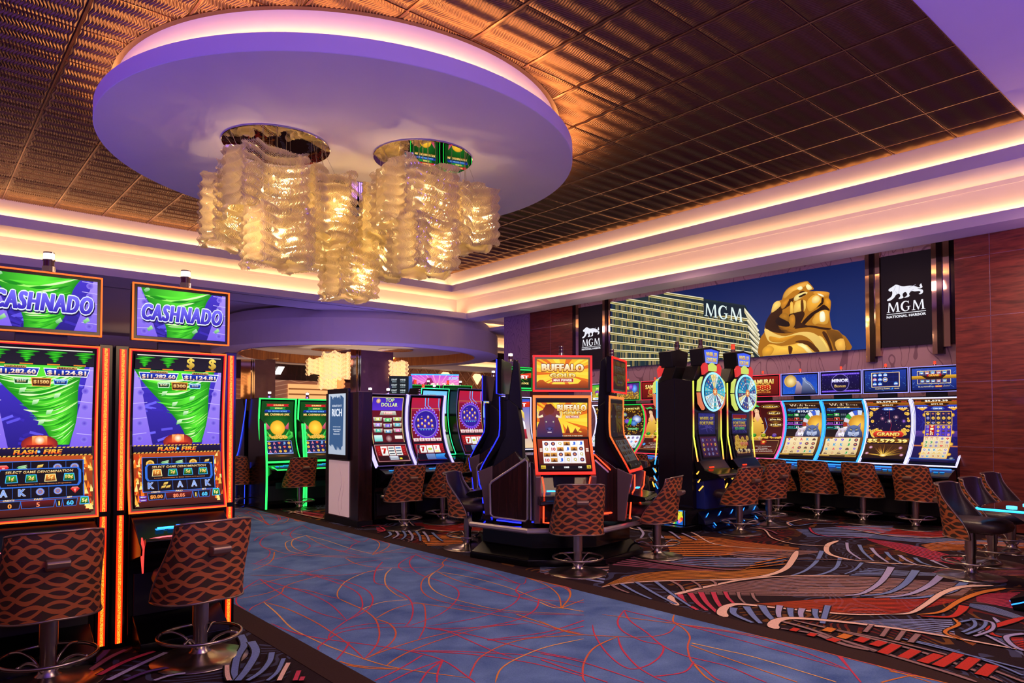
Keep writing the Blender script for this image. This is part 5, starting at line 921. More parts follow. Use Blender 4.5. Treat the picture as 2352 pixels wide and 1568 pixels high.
# honeycomb light bars
N=NT('honeycomb_light'); v=N.obj(); x,y,zz=N.xyz(v); vo=N.n('TexVoronoi'); vo.inputs['Scale'].default_value=190; N.l(v,vo.inputs['Vector']); q=N.math('LESS_THAN',vo.outputs['Distance'],.50)
ax=N.math('ABSOLUTE',x); ed=N.math('GREATER_THAN',ax,.011)
N.b.inputs['Base Color'].default_value=(.01,.01,.01,1); cc=N.mix(ed,N.mix(q,(1,.10,.002),(1,.40,.03)),(1,.02,.0)); N.l(cc,N.b.inputs['Emission Color']); N.b.inputs['Emission Strength'].default_value=1.7
HONEY=N.m
def cash(x,v,label):
    T=cabinet('slot_machine',label,(x,6.1),0,.74,CASH_PROF,ORANGE,a_cash_main(v),None,(.74,2.385,2.835,-.06,ORANGE,a_cash_top,.0,.010,2.2),t=.010,deck=(-.36,.80,.70),foot=-.02,back=.62,group='tornado money machines',mg=.028,mgb=.03,sig=(0.03,-.02,2.84,1.35,'w'))
    halo=led('red_halo',(1,.012,.01),.9); cv=Curve(CASH_PROF); m=MB(); e=.014
    cv.strip(m,-.36,-.352,.010,.99,.0,.010); cv.strip(m,.352,.36,.010,.99,.0,.010); cv.strip(m,-.352,.352,.008,.014,.0,.010,2); cv.strip(m,-.352,.352,.986,.992,.0,.010,2)
    m.obj('red_glow_strip',halo,T)['kind']='stuff'  # emissive strip imitating the red glow around the orange LED
    for sx in (-1,1):
        cx=sx*(.37+.047)
        o=MB().box(-.047,-.0,-.0,.047,.42,2.34).obj('side_column',BLACK,T,.004); o.location=(cx,.015,0)
        bx=(-.0) 
        for a,b in ((.04,1.02),(1.06,2.31)):
            q=MB().box(-.022,-.012,a,.022,.0,b).obj('light_bar',HONEY,T); q.location=(cx+(.003 if sx<0 else -.003),.013,0)
    # speaker lip with red glow below the screen
    m=MB(); m.prism([(-.37,.80),(-.42,.86),(-.39,.88),(-.28,.84)],-.33,.33,'x'); m.obj('deck_lip',BLACK,T,.004)
    m=MB(); m.tube([(-.30,-.375,.872),(-.22,-.40,.885),(.22,-.40,.885),(.30,-.375,.872)],.005,6); m.obj('deck_edge_light',led('pink_led',(1,.10,.12),3),T)
    m=MB(); m.box(-.20,-.20,.915,-.05,-.19,.93); m.obj('reader_light',led('reader_blue',(.02,.25,1),5),T)
    m=MB(); m.prism([(-.37,.82),(-.31,.88),(-.30,.74),(-.35,.62)],-.34,-.33,'x'); m.obj('coin_side_light',led('red_flare',(1,.05,.04),1.6),T)
    m=MB(); m.prism([(-.29,.0),(-.29,.08),(-.03,.24),(-.03,.0)],-.33,.33,'x'); m.obj('toe_panel',BLACK,T,.006)
    return T
cash(1.697,1,'orange-edged tornado money machine, the one whose whole front shows')
cash(.752,0,'orange-edged tornado money machine cut off by the left edge of the photo')
cash(-.193,0,'orange-edged tornado money machine out of view beyond the left edge') if False else None
# ---- wall row ----
ROWP=[(-.28,1.0),(-.05,1.22),(.10,1.50),(.145,1.78),(.10,2.0),(.0,2.155)]
def a_fill(c1,c2): return lambda A: A.rect(0,0,1,1,c1,c2)
def a_wolf_main(v):
    def f(A):
        A.rect(0,0,1,1,'281408','0a0614'); A.rect(.0,.93,1,.98,'6a4018','2a1408')
        A.text('Wolf Run',.5,.93,.052,'f4e8d0','c8a070',w=.72,bold=.02); A.rect(.1,.868,.9,.895,'a86a20','3a1c0c'); A.text('ECLIPSE',.5,.882,.022,'ffe090',w=.32,bold=.04)
        A.poly([(.02,.83),(.98,.83),(.94,.87),(.06,.87)],'1a60d0','081a50'); A.rect(.05,.79,.95,.845,'141838'); A.text('GRAND',.17,.825,.034,'60c8ff','2050d0',w=.24,bold=.06)
        if v==0: A.text('$10,679.90',.64,.822,.042,'ffffff','d8e0ff',w=.62,bold=.05)
        A.rect(0,.70,1,.79,'123a20','0c1c30')
        for k,(nm,num,c) in enumerate((('MEGA','103' if v==0 else '101','30d040'),('MAJOR','5' if v==0 else '6','ff5030'),('MINOR','13' if v==0 else '8','d060ff'),('MINI','6' if v==0 else '11','30d0c0'))):
            y=.765-.068*k; A.rect(.0,y-.026,.62 if k==0 else .45,y+.026,'0a1420'); A.rect(.0,y-.026,.62 if k==0 else .45,y-.022,c); A.text(nm,.11,y,.018,c,w=.16,bold=.04); A.rect(.22,y-.02,.36,y+.022,c); A.rect(.227,y-.017,.353,y+.019,'101018'); A.text(num,.29,y,.030,'ffffff',bold=.06)
            for q in range(3): A.rect(.40+.05*q,y-.015,.44+.05*q,y+.015,'586070')
        A.ell(.86,.60,.36,'ffe080','a86a18',n=26)
        for i,c in enumerate(('c8d8f0','4060d0','e8e8f0','30a040','d0d0e0','a03020','f0f0f0','2060c0')): A.wedge(.86,.60,.27,.40,1.3+i*.33,1.3+i*.33+.30,c)
        A.ell(.86,.60,.26,'ffd050','c88020',n=24)
        for cx,c1,c2,q,ch in ((.46,'f0e0ea','8a7898',.17,'ffffff'),(.74,'6a7cac','1c2850',.22,'c8d0e8')):
            W_=lambda *P:[(cx+a*q,.40+b*q*.86) for a,b in P]
            A.poly(W_((-1.1,0),(-1.0,.45),(-.75,.75),(-.80,1.25),(-.42,.98),(0,1.06),(.42,.98),(.80,1.25),(.75,.75),(1.0,.45),(1.1,0)),c1,c2)
            for e in (-1,1):
                A.poly(W_((e*.70,.85),(e*.74,1.12),(e*.50,.95))[::e],'d8a8b0','5a3848'); A.poly(W_((e*.10,.42),(e*.62,.50),(e*.66,.22),(e*.30,.05),(e*.06,.12))[::e],ch,c1)
                A.poly(W_((e*.18,.66),(e*.46,.74),(e*.40,.62),(e*.22,.58))[::e],'f8e080','202838'); A.line(W_((e*.12,.70),(e*.50,.82)),.012,c2)
            A.poly(W_((-.14,.60),(.14,.60),(.20,.22),(0,.10),(-.20,.22)),c1,ch); A.poly(W_((-.11,.30),(.11,.30),(.0,.16)),'181020')
            A.line(W_((-.14,.10),(0,.05),(.14,.10)),.008,'181020')
        A.rect(.0,.055,1,.40,'7a4a14','3a2008'); reels(A,.05,.06,.95,.385,5,4,('f0dcae','d8bc84'),['moon','beast',('A','d83020'),('K','2090c0'),('J','30a040'),('Q','c07a20'),('9','7050c0')],sep='a07838',rng=v+20)
        A.rect(.02,0,.98,.04,'d8a848','5a3a10'); A.rect(.30,.006,.70,.034,'1a1008')
    return f
def a_wolf_top(A):
    A.rect(0,0,1,1,'1838a8','1a58c8'); A.ell(.22,.68,.17,'fff8d0','d0a040',n=26); A.ell(.25,.68,.17,'ffe8a0','b88a30',n=26)
    rd=random.Random(4)
    for k in range(60): A.ell(rd.random(),rd.random(),.004,'a0d0ff',n=5)
    A.poly([(.36,.0),(.40,.35),(.42,.62),(.37,.72),(.48,.66),(.54,.52),(.60,.30),(.66,.0)],'c8b0b8','4a3a68')
    A.poly([(.55,.0),(.58,.40),(.60,.70),(.57,.86),(.62,.82),(.66,.88),(.70,.70),(.82,.55),(.92,.30),(.98,.0)],'8a98c0','101c50')
    A.line([(.62,.80),(.68,.60),(.80,.45),(.90,.20)],.01,'c0d0f0')
def a_minor_top(A):
    A.rect(0,0,1,1,'140c50','0a0628'); A.rect(0,.88,1,.97,'5030c8'); A.rect(0,.03,1,.12,'5030c8')
    for k in range(16): A.text('MINOR',.03+k*.062,.925,.04,'b090ff',w=.05); A.text('MINOR',.03+k*.062,.075,.04,'b090ff',w=.05)
    rd=random.Random(5)
    for k in range(50): A.ell(rd.random(),rd.uniform(.15,.85),.004,'c8c0ff',n=5)
    for r,c in ((.24,'8070c0'),(.225,'140c40')): A.ell(.5,.48,r,c,n=28)
    A.text('MINOR',.5,.60,.17,'ffffff','b0a8e8',w=.44,bold=.08,out='2a2060',ow=.04); A.text('Bonus',.5,.33,.14,'ffe0a0','a87828',w=.30,bold=.03,out='2a1c08',ow=.03)
def balls(A,y,xs,r=.06,cs=('2090e0','c83060')):
    for k,(x,t) in enumerate(xs): A.rect(x-r,y-r*A.W/A.H,x+r,y+r*A.W/A.H,'c8a050','6a4a18'); A.ell(x,y,r*.92,'90e0ff',cs[k%2] if t in('1000','2000') else cs[0],n=14); A.ell(x,y-r*.3*A.W/A.H,r*.75,'1838a8','0a1a60',n=12); A.text(t,x,y,.055,'ffffff',w=r*1.3,bold=.06)
def a_grid_top(A):
    A.rect(0,0,1,1,'18389a','081c58'); rd=random.Random(6)
    for k in range(40): x,y=rd.random(),rd.random(); A.line([(x,y),(x+.08*rd.random(),y+.25*(rd.random()-.5))],.005,'5090d8')
    A.rect(.17,.20,.85,.90,'fff0c0'); A.rect(.18,.215,.84,.885,'c07a20'); A.rect(.19,.23,.83,.87,'1a2a80')
    for r,row in enumerate((('400','400','1000',0,0),('1000','500','2000',0,0),('100','600',0,0,'3000'))):
        for c,t in enumerate(row):
            x=.255+c*.127; y=.77-.215*r; A.rect(x-.06,y-.10,x+.06,y+.10,'0c1650'); 
            if t: A.ell(x,y,.05,'a0e0ff','2a80e0' if t!='1000' or r==0 else 'd03060',n=12); A.ell(x,y-.03,.04,'1838a8',n=10); A.text(t,x,y,.07,'ffffff',w=.075,bold=.06)
    A.ell(.509,.555,.06,'ffd840',n=12); A.ell(.509,.555,.05,'2a60d0',n=12); A.text('2000',.509,.555,.07,'ffffff',w=.075,bold=.05)
    A.text('COLLECTS ALL CURRENT',.44,.12,.045,'ffe0a0',w=.36); A.ell(.68,.12,.022,'4090ff',n=8); A.text('VALUES',.78,.12,.045,'ffe0a0',w=.12)
def a_bar_top(A):
    A.rect(0,0,1,1,'2848b0','0a1c60'); rd=random.Random(8)
    for k in range(40): x,y=rd.random(),rd.random(); A.line([(x,y),(x+.1*rd.random(),y+.25*(rd.random()-.5))],.006,'6a90e0')
    A.rect(.12,.28,.86,.88,'ffe8b0'); A.rect(.13,.30,.85,.86,'2a2a70'); A.rect(0,.50,1,.66,'e8b030','8a5a10'); A.poly([(.22,.66),(.76,.66),(.66,.48),(.34,.48)],'2a1408')
    balls(A,.76,((.22,'100'),(.345,'1000'),(.47,'400'),(.60,'2000'),(.73,'3000')),.05); balls(A,.38,((.24,'4000'),(.36,'200'),(.48,'300'),(.60,'1000'),(.73,'500')),.045)
    A.rect(.34,.60,.66,.72,'d02018','7a0c08'); A.text('GRAND',.5,.66,.10,'ffe070','e8a020',w=.24,bold=.06,out='3a1004',ow=.03)
    A.text('FILL ALL POSITIONS FOR',.32,.15,.045,'f0d8a0',w=.34); A.rect(.52,.11,.68,.20,'b01810'); A.text('GRAND',.60,.155,.06,'ffe070',w=.14,bold=.05); A.text('JACKPOT',.77,.15,.045,'f0d8a0',w=.14)
def grand_head(A,v2):
    A.rect(0,.88,1,1,'c87818','5a2a08'); A.rect(0,.945,1,.995,'2a1206'); A.text('$5,579.39',.5,.968,.034,'ffffff','ffe0a0',w=.50,bold=.06); A.text('GRAND',.10,.968,.016,'ff6040',w=.14,bold=.04); A.text('GRAND',.90,.968,.016,'ff6040',w=.14,bold=.04)
    A.poly([(.22,.93),(.78,.93),(.70,.895),(.30,.895)],'2a1206'); A.text(v2,.5,.912,.022,'ffe8c0',w=.26,bold=.05)
    for x,t in ((.16,'$108.00'),(.84,'$30.00')): A.poly([(x-.13,.86),(x+.13,.86),(x,.815)],'e8a838'); A.text(t,x,.862,.018,'ffffff',w=.20,bold=.04); A.poly([(x-.16,.90),(x+.16,.90),(x+.10,.882),(x-.10,.882)],'2048d0')
    A.poly([(.34,.845),(.42,.875),(.58,.875),(.66,.845),(.58,.815),(.42,.815)],'4070e0','101c50'); A.text('COIN LINK',.5,.845,.022,'ffffff',w=.20,bold=.05)
def a_grand_main(A):
    A.rect(0,0,1,1,'1a1040','0a0618'); rd=random.Random(11)
    for k in range(40): A.ell(rd.random(),rd.uniform(.45,.80),.006,rd.choice(['ff90c0','ffe090','90b0ff']),n=6)
    for x,y,c in ((.33,.70,'f0a0c0'),(.5,.66,'fff0ff'),(.66,.72,'ffc0d0'),(.84,.66,'c080ff')):
        for k in range(10): a=k*.63; A.line([(x,y),(x+.06*math.cos(a),y+.035*math.sin(a))],[.006,.001],c)
    grand_head(A,'$765.59'); A.line([(.52,.50),(.55,.60),(.5,.72),(.52,.83)],.006,'c02840')
    for k in range(90):
        s=rd.choice([-1,1]); x=.5+s*rd.uniform(.12,.48); y=.42+rd.random()*.16*(abs(x-.5)+.35)+ (rd.random()*.36 if abs(x-.5)>.40 else 0); coin(A,x,y,rd.uniform(.018,.05))
    A.poly([(.17,.405),(.83,.405),(.87,.46),(.80,.50),(.20,.50),(.13,.46)],'f04030','8a0c08'); A.text('GRAND',.5,.452,.060,'fff090','e8a020',w=.54,bold=.07,out='5a1404',ow=.04)
    A.rect(0,.30,1,.385,'8a5010','2a1404'); A.text('$5,579.39',.5,.335,.068,'fff8a0','f0b020',w=.94,bold=.08,out='3a1a04',ow=.04)
    A.rect(0,.0,1,.29,'4a2810','1a0c08'); 
    for k in range(46): a=.15+rd.random()*2.85; r=rd.uniform(.25,.55); A.line([(.5,.06),(.5+r*math.cos(a),.06+r*.42*math.sin(a))],[.010,.001],'ffe060','c86010')
    A.ell(.5,.065,.09,'ffffc0','e0a020',ry=.03,n=14)
    for x,y in ((.15,.22),(.85,.22),(.1,.1),(.92,.08)): A.ell(x,y,.05,'ffc0e0','5a2a20',n=10)
def a_tiles_main(A):
    A.rect(0,0,1,1,'201a80','0e0a3c'); A.rect(0,.42,1,.52,'5a3890','302070'); A.rect(0,.28,1,.30,'c87040'); grand_head(A,'$971.50')
    rd=random.Random(12)
    for k in range(30): A.line([(rd.random(),rd.uniform(.3,.8)),(rd.random(),rd.uniform(.3,.8))],.002,'4048c0')
    def blk(y0,y1,bgc,sy,nr,rng): A.rect(.205,y0-.006,.795,y1+.006,'f0b848'); reels(A,.215,y0,.785,y1,5,nr,bgc,sy,sep='c89040',rng=rng)
    for y in (.77,.52,.34,.17): A.ell(.2,y-.02,.05,'ffd860','a86a18',n=10); A.ell(.8,y-.02,.05,'ffd860','a86a18',n=10)
    blk(.61,.80,'141850',['gcoin','coin','moon'],3,31); blk(.435,.60,'4a34b8',['gcoin','coin','beast',('8','f08060')],3,32); blk(.25,.425,('f0e0b8','d8c090'),['gem',('3','209040'),('TT','c05a18'),'coin'],3,33); blk(.05,.235,('f0e0b8','d8c090'),[('K','2090c0'),('A','d83020'),'bars',('9','c07a20'),('Q','7050c0')],3,34)
    A.rect(.325,.435,.435,.60,'d02018','8a0c08')
    for k,ch in enumerate('WILD'): A.text(ch,.38,.583-.042*k,.030,'fff0c0',w=.07,bold=.07)
    A.rect(.02,0,.98,.03,'3060c0','101c50'); A.ell(.90,.04,.05,'9aa8b8','384050',n=12)
def a_sam_main(A):
    A.rect(0,0,1,1,'5a1010','2a0608'); A.rect(.34,.42,1,1,'3a0808','4a1414')
    # warrior figure
    A.poly([(.02,.30),(.0,.52),(.06,.66),(.10,.74),(.30,.74),(.40,.62),(.46,.46),(.42,.34),(.30,.28)],'f0c050','a86a14')
    A.poly([(.12,.72),(.15,.80),(.26,.80),(.30,.72),(.21,.64)],'f4c8a0','d89868'); A.ell(.205,.835,.075,'f8d0a8','d8a078',ry=.055,n=16)
    A.poly([(.10,.80),(.09,.88),(.15,.92),(.27,.92),(.32,.86),(.30,.76),(.27,.86),(.14,.87)],'281010'); A.poly([(.10,.90),(.02,.94),(.14,.94),(.26,.96),(.34,.92),(.24,.90)],'40c060')
    for e in (-1,1): A.ell(.205+e*.03,.842,.010,'281010',n=6)
    A.line([(.19,.812),(.225,.812)],.008,'c03040'); A.line([(.44,.72),(.52,.56),(.40,.36)],.012,'70a8ff'); A.poly([(.28,.36),(.46,.50),(.44,.42),(.34,.32)],'f0c8a0','c89060')
    for y,t,x in ((.92,'$13,016.60',.66),(.80,'$421.61',.74),(.69,'$30.00',.76),(.60,'$10.00',.78)):
        w=.30 if y>.9 else .22; A.ell(x,y,w,'e8b840','8a5a18',ry=.038,n=20); A.ell(x,y,w*.93,'2a0a08',ry=.030,n=20); A.text(t,x,y-.004,.026,'ffe8b0',w=w*1.5,bold=.05)
    for k in range(50): rd=random.Random(k+90); coin(A,rd.random(),.36+rd.random()*.03,.025)
    for x,c in ((.15,'20b040'),(.45,'b8c020'),(.78,'6a30c0')): A.ell(x,.405,.085,c,'1a2a10',ry=.035,n=14); A.ell(x,.425,.06,'e8c850',c,ry=.018,n=12)
    A.rect(.04,.03,.96,.32,'c89858'); A.rect(.05,.036,.95,.313,'3a100c','5a1c14'); A.ell(.5,.27,.10,'f04020','801008',n=16); A.ell(.5,.285,.05,'ffd060','c08020',n=10)
    for k,t in enumerate(('UNLOCK ADDITIONAL','888 PRIZES','COLLECT PRIZES OR PLAY','PICK AND WIN JACKPOTS!')): A.text(t,.54,.19-.038*k,.017,'f0e0d0',w=(.5,.3,.62,.7)[k],bold=.03)
    A.ell(.13,.16,.06,'60d0ff','1050a0',n=12)
def a_sam_top(A):
    A.rect(0,0,1,1,'8a1810','5a0c0a'); A.text('SAMURAI',.5,.72,.26,'fff0a0','e0a030',w=.72,bold=.07,out='3a0a04',ow=.05); A.text('888',.52,.40,.28,'d83018','8a1008',w=.46,bold=.08,out='ffd860',ow=.06); A.text('JACKPOTS LINK',.5,.13,.12,'f0a040','a83818',w=.55,bold=.05)
def a_dragon_main(A):
    A.rect(0,0,1,1,'3a2008','140a1c'); rd=random.Random(15)
    for k in range(150): A.ell(rd.random(),rd.uniform(.38,.96),.028,rd.choice(['ffe060','d8a020','f0c840','a87010']),'6a3a08',ry=.014,n=8)
    A.text('HUFF & MORE PUFF',.5,.93,.05,'fff8a0','c89020',w=.85,bold=.06,out='2a4a10',ow=.04)
    for x,y,s,c in ((.72,.70,.20,'e8f0ff'),(.60,.62,.14,'60a0e0'),(.30,.66,.12,'a040d0'),(.22,.80,.10,'c8d840')): A.ell(x,y,s,c,'3050a0',ry=s*.42,n=16)
    A.poly([(.30,.56),(.48,.60),(.52,.72),(.40,.70)],'60e030','207010'); A.rect(.35,.47,.82,.52,'20a030','0a5018'); A.text('GRAND JACKPOT',.58,.495,.026,'ffffff',w=.40,bold=.05)
    A.rect(0,.04,1,.36,'707890'); reels(A,.02,.05,.98,.35,5,3,('f4f4fa','d0d4e0'),['coin','gem','beast',('9','6a90d0'),('Q','40a060')],sep='8890a8',rng=40)
def a_dragon_top(A):
    A.rect(0,0,1,1,'402a80','7a5a10'); rd=random.Random(16)
    for k in range(90): A.ell(rd.random(),rd.uniform(0,.45),.035,rd.choice(['ffe060','d8a020']),'7a4a08',ry=.05,n=8)
    A.ell(.82,.66,.12,'80c0ff','2050c0',ry=.26,n=14); A.ell(.66,.78,.10,'c060e0','6020a0',ry=.18,n=12); A.text('COIN',.42,.70,.24,'e8f060','a0a020',w=.34,bold=.07,out='302010',ow=.04)
def a_pets_top(A):
    A.rect(0,0,1,1,'30b040','e0a820'); rd=random.Random(17)
    for k in range(50): A.ell(rd.random(),rd.uniform(.0,.5),.05,'ffd850','8a5a10',ry=.06,n=8)
    A.ell(.5,.52,.36,'d060e0','6a20a0',ry=.34,n=20); A.text('PETS TO',.5,.72,.22,'ffff80','60d020',w=.62,bold=.07,out='103a08',ow=.04); A.text('RICHES',.5,.36,.24,'ffff80','60d020',w=.60,bold=.07,out='103a08',ow=.04); A.rect(.05,.02,.95,.16,'f0f8ff'); A.text('WILD & FREE',.5,.09,.09,'2090d0',w=.75,bold=.05)
CYAN=led('cyan_led',(.03,.30,1),2.2); VIOLET=led('violet_led',(.32,.30,1),1.5); WHITEL=led('white_led',(.55,.52,1),2.0); REDL=led('red_led',(1,.03,.07),1.4); GREENL=led('green_led',(.01,.60,.06),1.3); BLUEL=led('blue_led',(.02,.05,1),2.4); PINKL=led('magenta_led',(1,.08,.35),1.5)
def rowm(Y,label,lm,am,at_,lm2=None,lower=None):
    T=cabinet('slot_machine',label,(13.15,Y),-PI/2,.772,ROWP,lm,am,None,(.765,2.245,2.685,-.03,lm2 or lm,at_,-.0,.010,2.1),t=.011,deck=(-.62,.84,.70),foot=-.12,back=.56,group='wall row machines',mg=.022,mgb=.09,sig=(0,.0,2.69,.75,'r'),lower=lower,trimoff=.02)
    m=MB(); m.box(-.33,-.365,.955,.33,-.355,.975); m.obj('deck_glow',led('deck_glow_blue',(.02,.18,1),2.4),T)
    for i in range(3): MB().cyl(.12+.07*i,-.50,.868,.880,.016,12).obj('push_button',led('button_glow',(.05,.45,1),4),T)
    return T
rowm(4.245,'rightmost wall row machine, stacked symbol grids under a blue bar sign',WHITEL,a_tiles_main,a_bar_top,VIOLET)
rowm(5.03,'wall machine showing a big gold payout and fireworks below a number grid sign',WHITEL,a_grand_main,a_grid_top,VIOLET)
rowm(5.815,'right one of the two wolf machines, purple starry sign above it',CYAN,a_wolf_main(1),a_minor_top,VIOLET)
rowm(6.60,'left one of the two wolf machines, sign with howling wolves and moon',CYAN,a_wolf_main(0),a_wolf_top,VIOLET)
rowm(7.385,'red samurai wall machine directly left of the wolf machines',PINKL,a_sam_main,a_sam_top,REDL,'red')
rowm(10.09,'red samurai wall machine seen in the gap left of the tall wheel tower',REDL,a_sam_main,a_sam_top,REDL,'red')
rowm(10.88,'green-edged wall machine heaped with gold coins, beside the carousel side screen',GREENL,a_dragon_main,a_dragon_top,GREENL)
rowm(11.67,'wall machine with a green and purple pets sign, partly behind the buffalo carousel',WHITEL,a_dragon_main,a_pets_top,WHITEL)
# ---- money stack bank, beyond the kiosk ----
BP=[(-.26,.99),(-.08,1.25),(.04,1.6),(.05,1.95),(.0,2.22)]
def a_topdollar(A):
    A.rect(0,0,1,1,'6a1420','4a0c18'); A.rect(0,.80,1,1,'3a20b0','5a30c8'); A.frame(0,.30,1,1,.02,'d8b878')
    A.text('TOP',.56,.955,.055,'c0ffb0','f0e080',w=.28,bold=.03,out='2a1a60',ow=.03); A.text('DOLLAR',.56,.885,.055,'c8ffb8','f8d8a0',w=.52,bold=.03,out='2a1a60',ow=.03); A.ell(.2,.94,.07,'f8d8b0','b88060',n=12)
    A.poly([(.30,.79),(.76,.79),(.80,.73),(.26,.73)],'e0dcd0','8a8478'); A.text('1000',.53,.763,.038,'ffffff','ffb0a0',w=.26,bold=.07,out='c81818',ow=.06)
    for r,row in enumerate((('50','45','55'),('30','15','20'),('70','25','10'))):
        for c_,t in enumerate(row):
            x=.20+.31*c_; y=.67-.085*r-(0.012 if c_==1 else 0); cc=(('d0d040','30c850','c8d840'),('b080f0','6a40d8','30b8d0'),('30c0a0','2090d8','f060b0'))[r][c_]
            A.poly([(x-.14,y+.03),(x+.14,y+.03),(x+.12,y-.028),(x-.12,y-.028)],'d8d4c8','787268'); A.poly([(x-.07,y+.026),(x+.07,y+.026),(x+.07,y-.02),(x-.07,y-.02)],cc); A.text(t,x,y+.003,.030,'ffffff',bold=.06); A.rect(x-.13,y-.040,x+.13,y-.028,'0c0608')
    A.rect(.05,.335,.30,.43,'d8f4f0','50c8c0'); A.rect(.70,.37,.94,.42,'f0e8e0'); A.ell(.5,.375,.10,'d0a0a0','5a2030',n=16); A.rect(0,.285,1,.318,'14101c')
    A.frame(0,0,1,.285,.02,'b88888'); A.rect(.04,.10,.96,.26,'b81818','7a0c10')
    for k in range(3): A.rect(.18+.225*k,.105,.38+.225*k,.255,'fbfbf4','e0e0dc')
    A.text('7',.28,.18,.09,'e02018','8a0808',bold=.10); 
    for k in range(3): A.rect(.42,.125+.045*k,.585,.145+.045*k,'404858'); A.rect(.645,.125+.045*k,.81,.145+.045*k,'505868' if k<2 else '2060b0')
    for k in range(4):
        for x in (.10,.90): A.ell(x,.125+.035*k,.022,'ff5050','601018',n=8)
    A.rect(.05,.02,.36,.09,'2a0c10'); A.rect(.37,.02,.66,.095,'8088a0','50586c'); A.rect(.67,.02,.95,.09,'1c0c14'); A.rect(.68,.03,.76,.06,'e8d030')
    for k in range(3): A.rect(.39,.03+.022*k,.64,.042+.022*k,'e8ecf4')
def a_pin(v=0):
    def f(A):
        A.rect(0,0,1,1,'8a1430','5a0c2c'); A.rect(0,.80,1,1,'b81838','a02048')
        for x0,x1 in ((.45,.62),(.55,.80),(.92,.98)): A.line([(x0,1),(x0+.02,.88),(x1,.80)],.03,'60b8ff','8070e0')
        A.frame(0,.36,1,.84,.015,'c89848')
        for k in range(30): a=2*PI*k/30; A.ell(.5+.46*math.cos(a),.60+.46*A.W/A.H*math.sin(a),.026,'e0c8ff','8050e0',n=8)
        A.ell(.5,.60,.44,'8a50e8','6a34d0',n=32); A.ell(.5,.60,.385,'b8b0d8','9a90c8',n=32); A.ell(.5,.60,.37,'3a24b0','2c1a90',n=32)
        for x,y in ((.36,.70),(.58,.71),(.48,.655),(.24,.665),(.70,.655),(.37,.61),(.60,.61),(.24,.575),(.46,.57),(.72,.575)): A.ell(x,y,.038,'fff0e0','b09080',n=10); A.poly([(x-.04,y-.012),(x+.04,y-.012),(x+.028,y-.032),(x-.028,y-.032)],'e89038','8a4a18')
        A.rect(.22,.525,.78,.532,'8a80d8')
        for k in range(5): A.ell(.32+.09*k,.51,.026,'80f0e8','2060a0',n=8)
        for k in range(5): A.rect(.02+.195*k,.325,.19+.195*k,.375,'f4ece8','d8b0b0'); A.text('20',.105+.195*k,.35,.025,'c03050',bold=.04)
        A.rect(0,.285,1,.318,'14101c'); A.rect(.02,.12,.98,.28,'b81818','6a1018')
        for k in range(3): A.rect(.16+.235*k,.13,.37+.235*k,.255,'fbfbf4','e0e0dc')
        A.text('7',.26,.195,.08,'d02018','8a0808',bold=.10); A.ell(.50,.195,.07,'ffe050','60a020',ry=.02,n=12); A.text('7',.72,.215,.05,'e04060',bold=.08); A.rect(.66,.14,.79,.17,'ffe890')
        for k in range(4): A.ell(.07,.14+.033*k,.022,'ff5050','601018',n=8); A.ell(.93,.14+.033*k,.022,'ff5050','601018',n=8)
        A.rect(.02,.0,.98,.115,'0c0c20'); A.rect(.30,.01,.60,.11,'7890c0','4a60a0'); A.poly([(.60,.01),(.96,.0),(.90,.06),(.98,.11),(.62,.10)],'40a0f0','1030a0')
    return f
TDG=led('white_blue_led',(.50,.44,1),1.7)
def bank(x,y,label,am,lm,W=.73,sig=None,group='red and purple reel machines',prof=BP,lower=None,ztop=None,t=.006):
    T=cabinet('slot_machine',label,(x,y),0,W,prof,lm,am,None,None,t=t,deck=(-.52,.86,.66),foot=-.16,back=.62,group=group,mg=.045,mgb=.075,sig=sig,lower=lower,ztop=ztop)
    return T
T=bank(6.36,10.6,'red machine with stacks of banknotes on its screen, right of the scratch kiosk',a_topdollar,led('dim_violet',(.2,.12,.5),.6),sig=[(-.22,.25,2.22,1.1,'w'),(.14,.25,2.22,1.1,'w')],lower='red')
for sx in (-1,1):
    cv=Curve([(p[0]-.02,p[1]) for p in BP]); m=MB(); cv.strip(m,sx*.385-.013,sx*.385+.013,.0,1.0,-.04,.03); m.obj('light_column',TDG,T)
m=MB(); m.tube([(-.37,-.40,.50),(.37,-.40,.50)],.03,10); m.obj('foot_rail',STEEL,T)
T=bank(7.165,10.6,'near purple wheel machine with red sevens, behind the patterned stools',a_pin(),led('dim_violet2',(.2,.12,.5),.6),sig=(.0,.25,2.22,1.1,'d'))
cv=Curve([(p[0]-.02,p[1]) for p in BP]); m=MB(); cv.strip(m,.385-.010,.385+.010,.0,1.0,-.04,.02); m.obj('light_column',TDG,T)
m=MB(); m.tube([(-.37,-.40,.50),(.37,-.40,.50)],.03,10); m.obj('foot_rail',STEEL,T)
m=MB(); m.tube([(-.41,-.30,1.0),(-.41,-.34,1.2),(-.41,-.33,1.28)],.014,8); m.cyl(-.41,-.33,1.28,1.34,.03,12); m.obj('pull_lever',CHROME,T)
bank(9.72,12.6,'distant purple wheel machine with red sevens, farther behind',a_pin(),led('dim_violet3',(.2,.12,.5),.6),W=.76,sig=[(-.3,.25,2.22,1.2,'w')],prof=[(a,b*1.0+.2*(b-.9)) for a,b in BP])
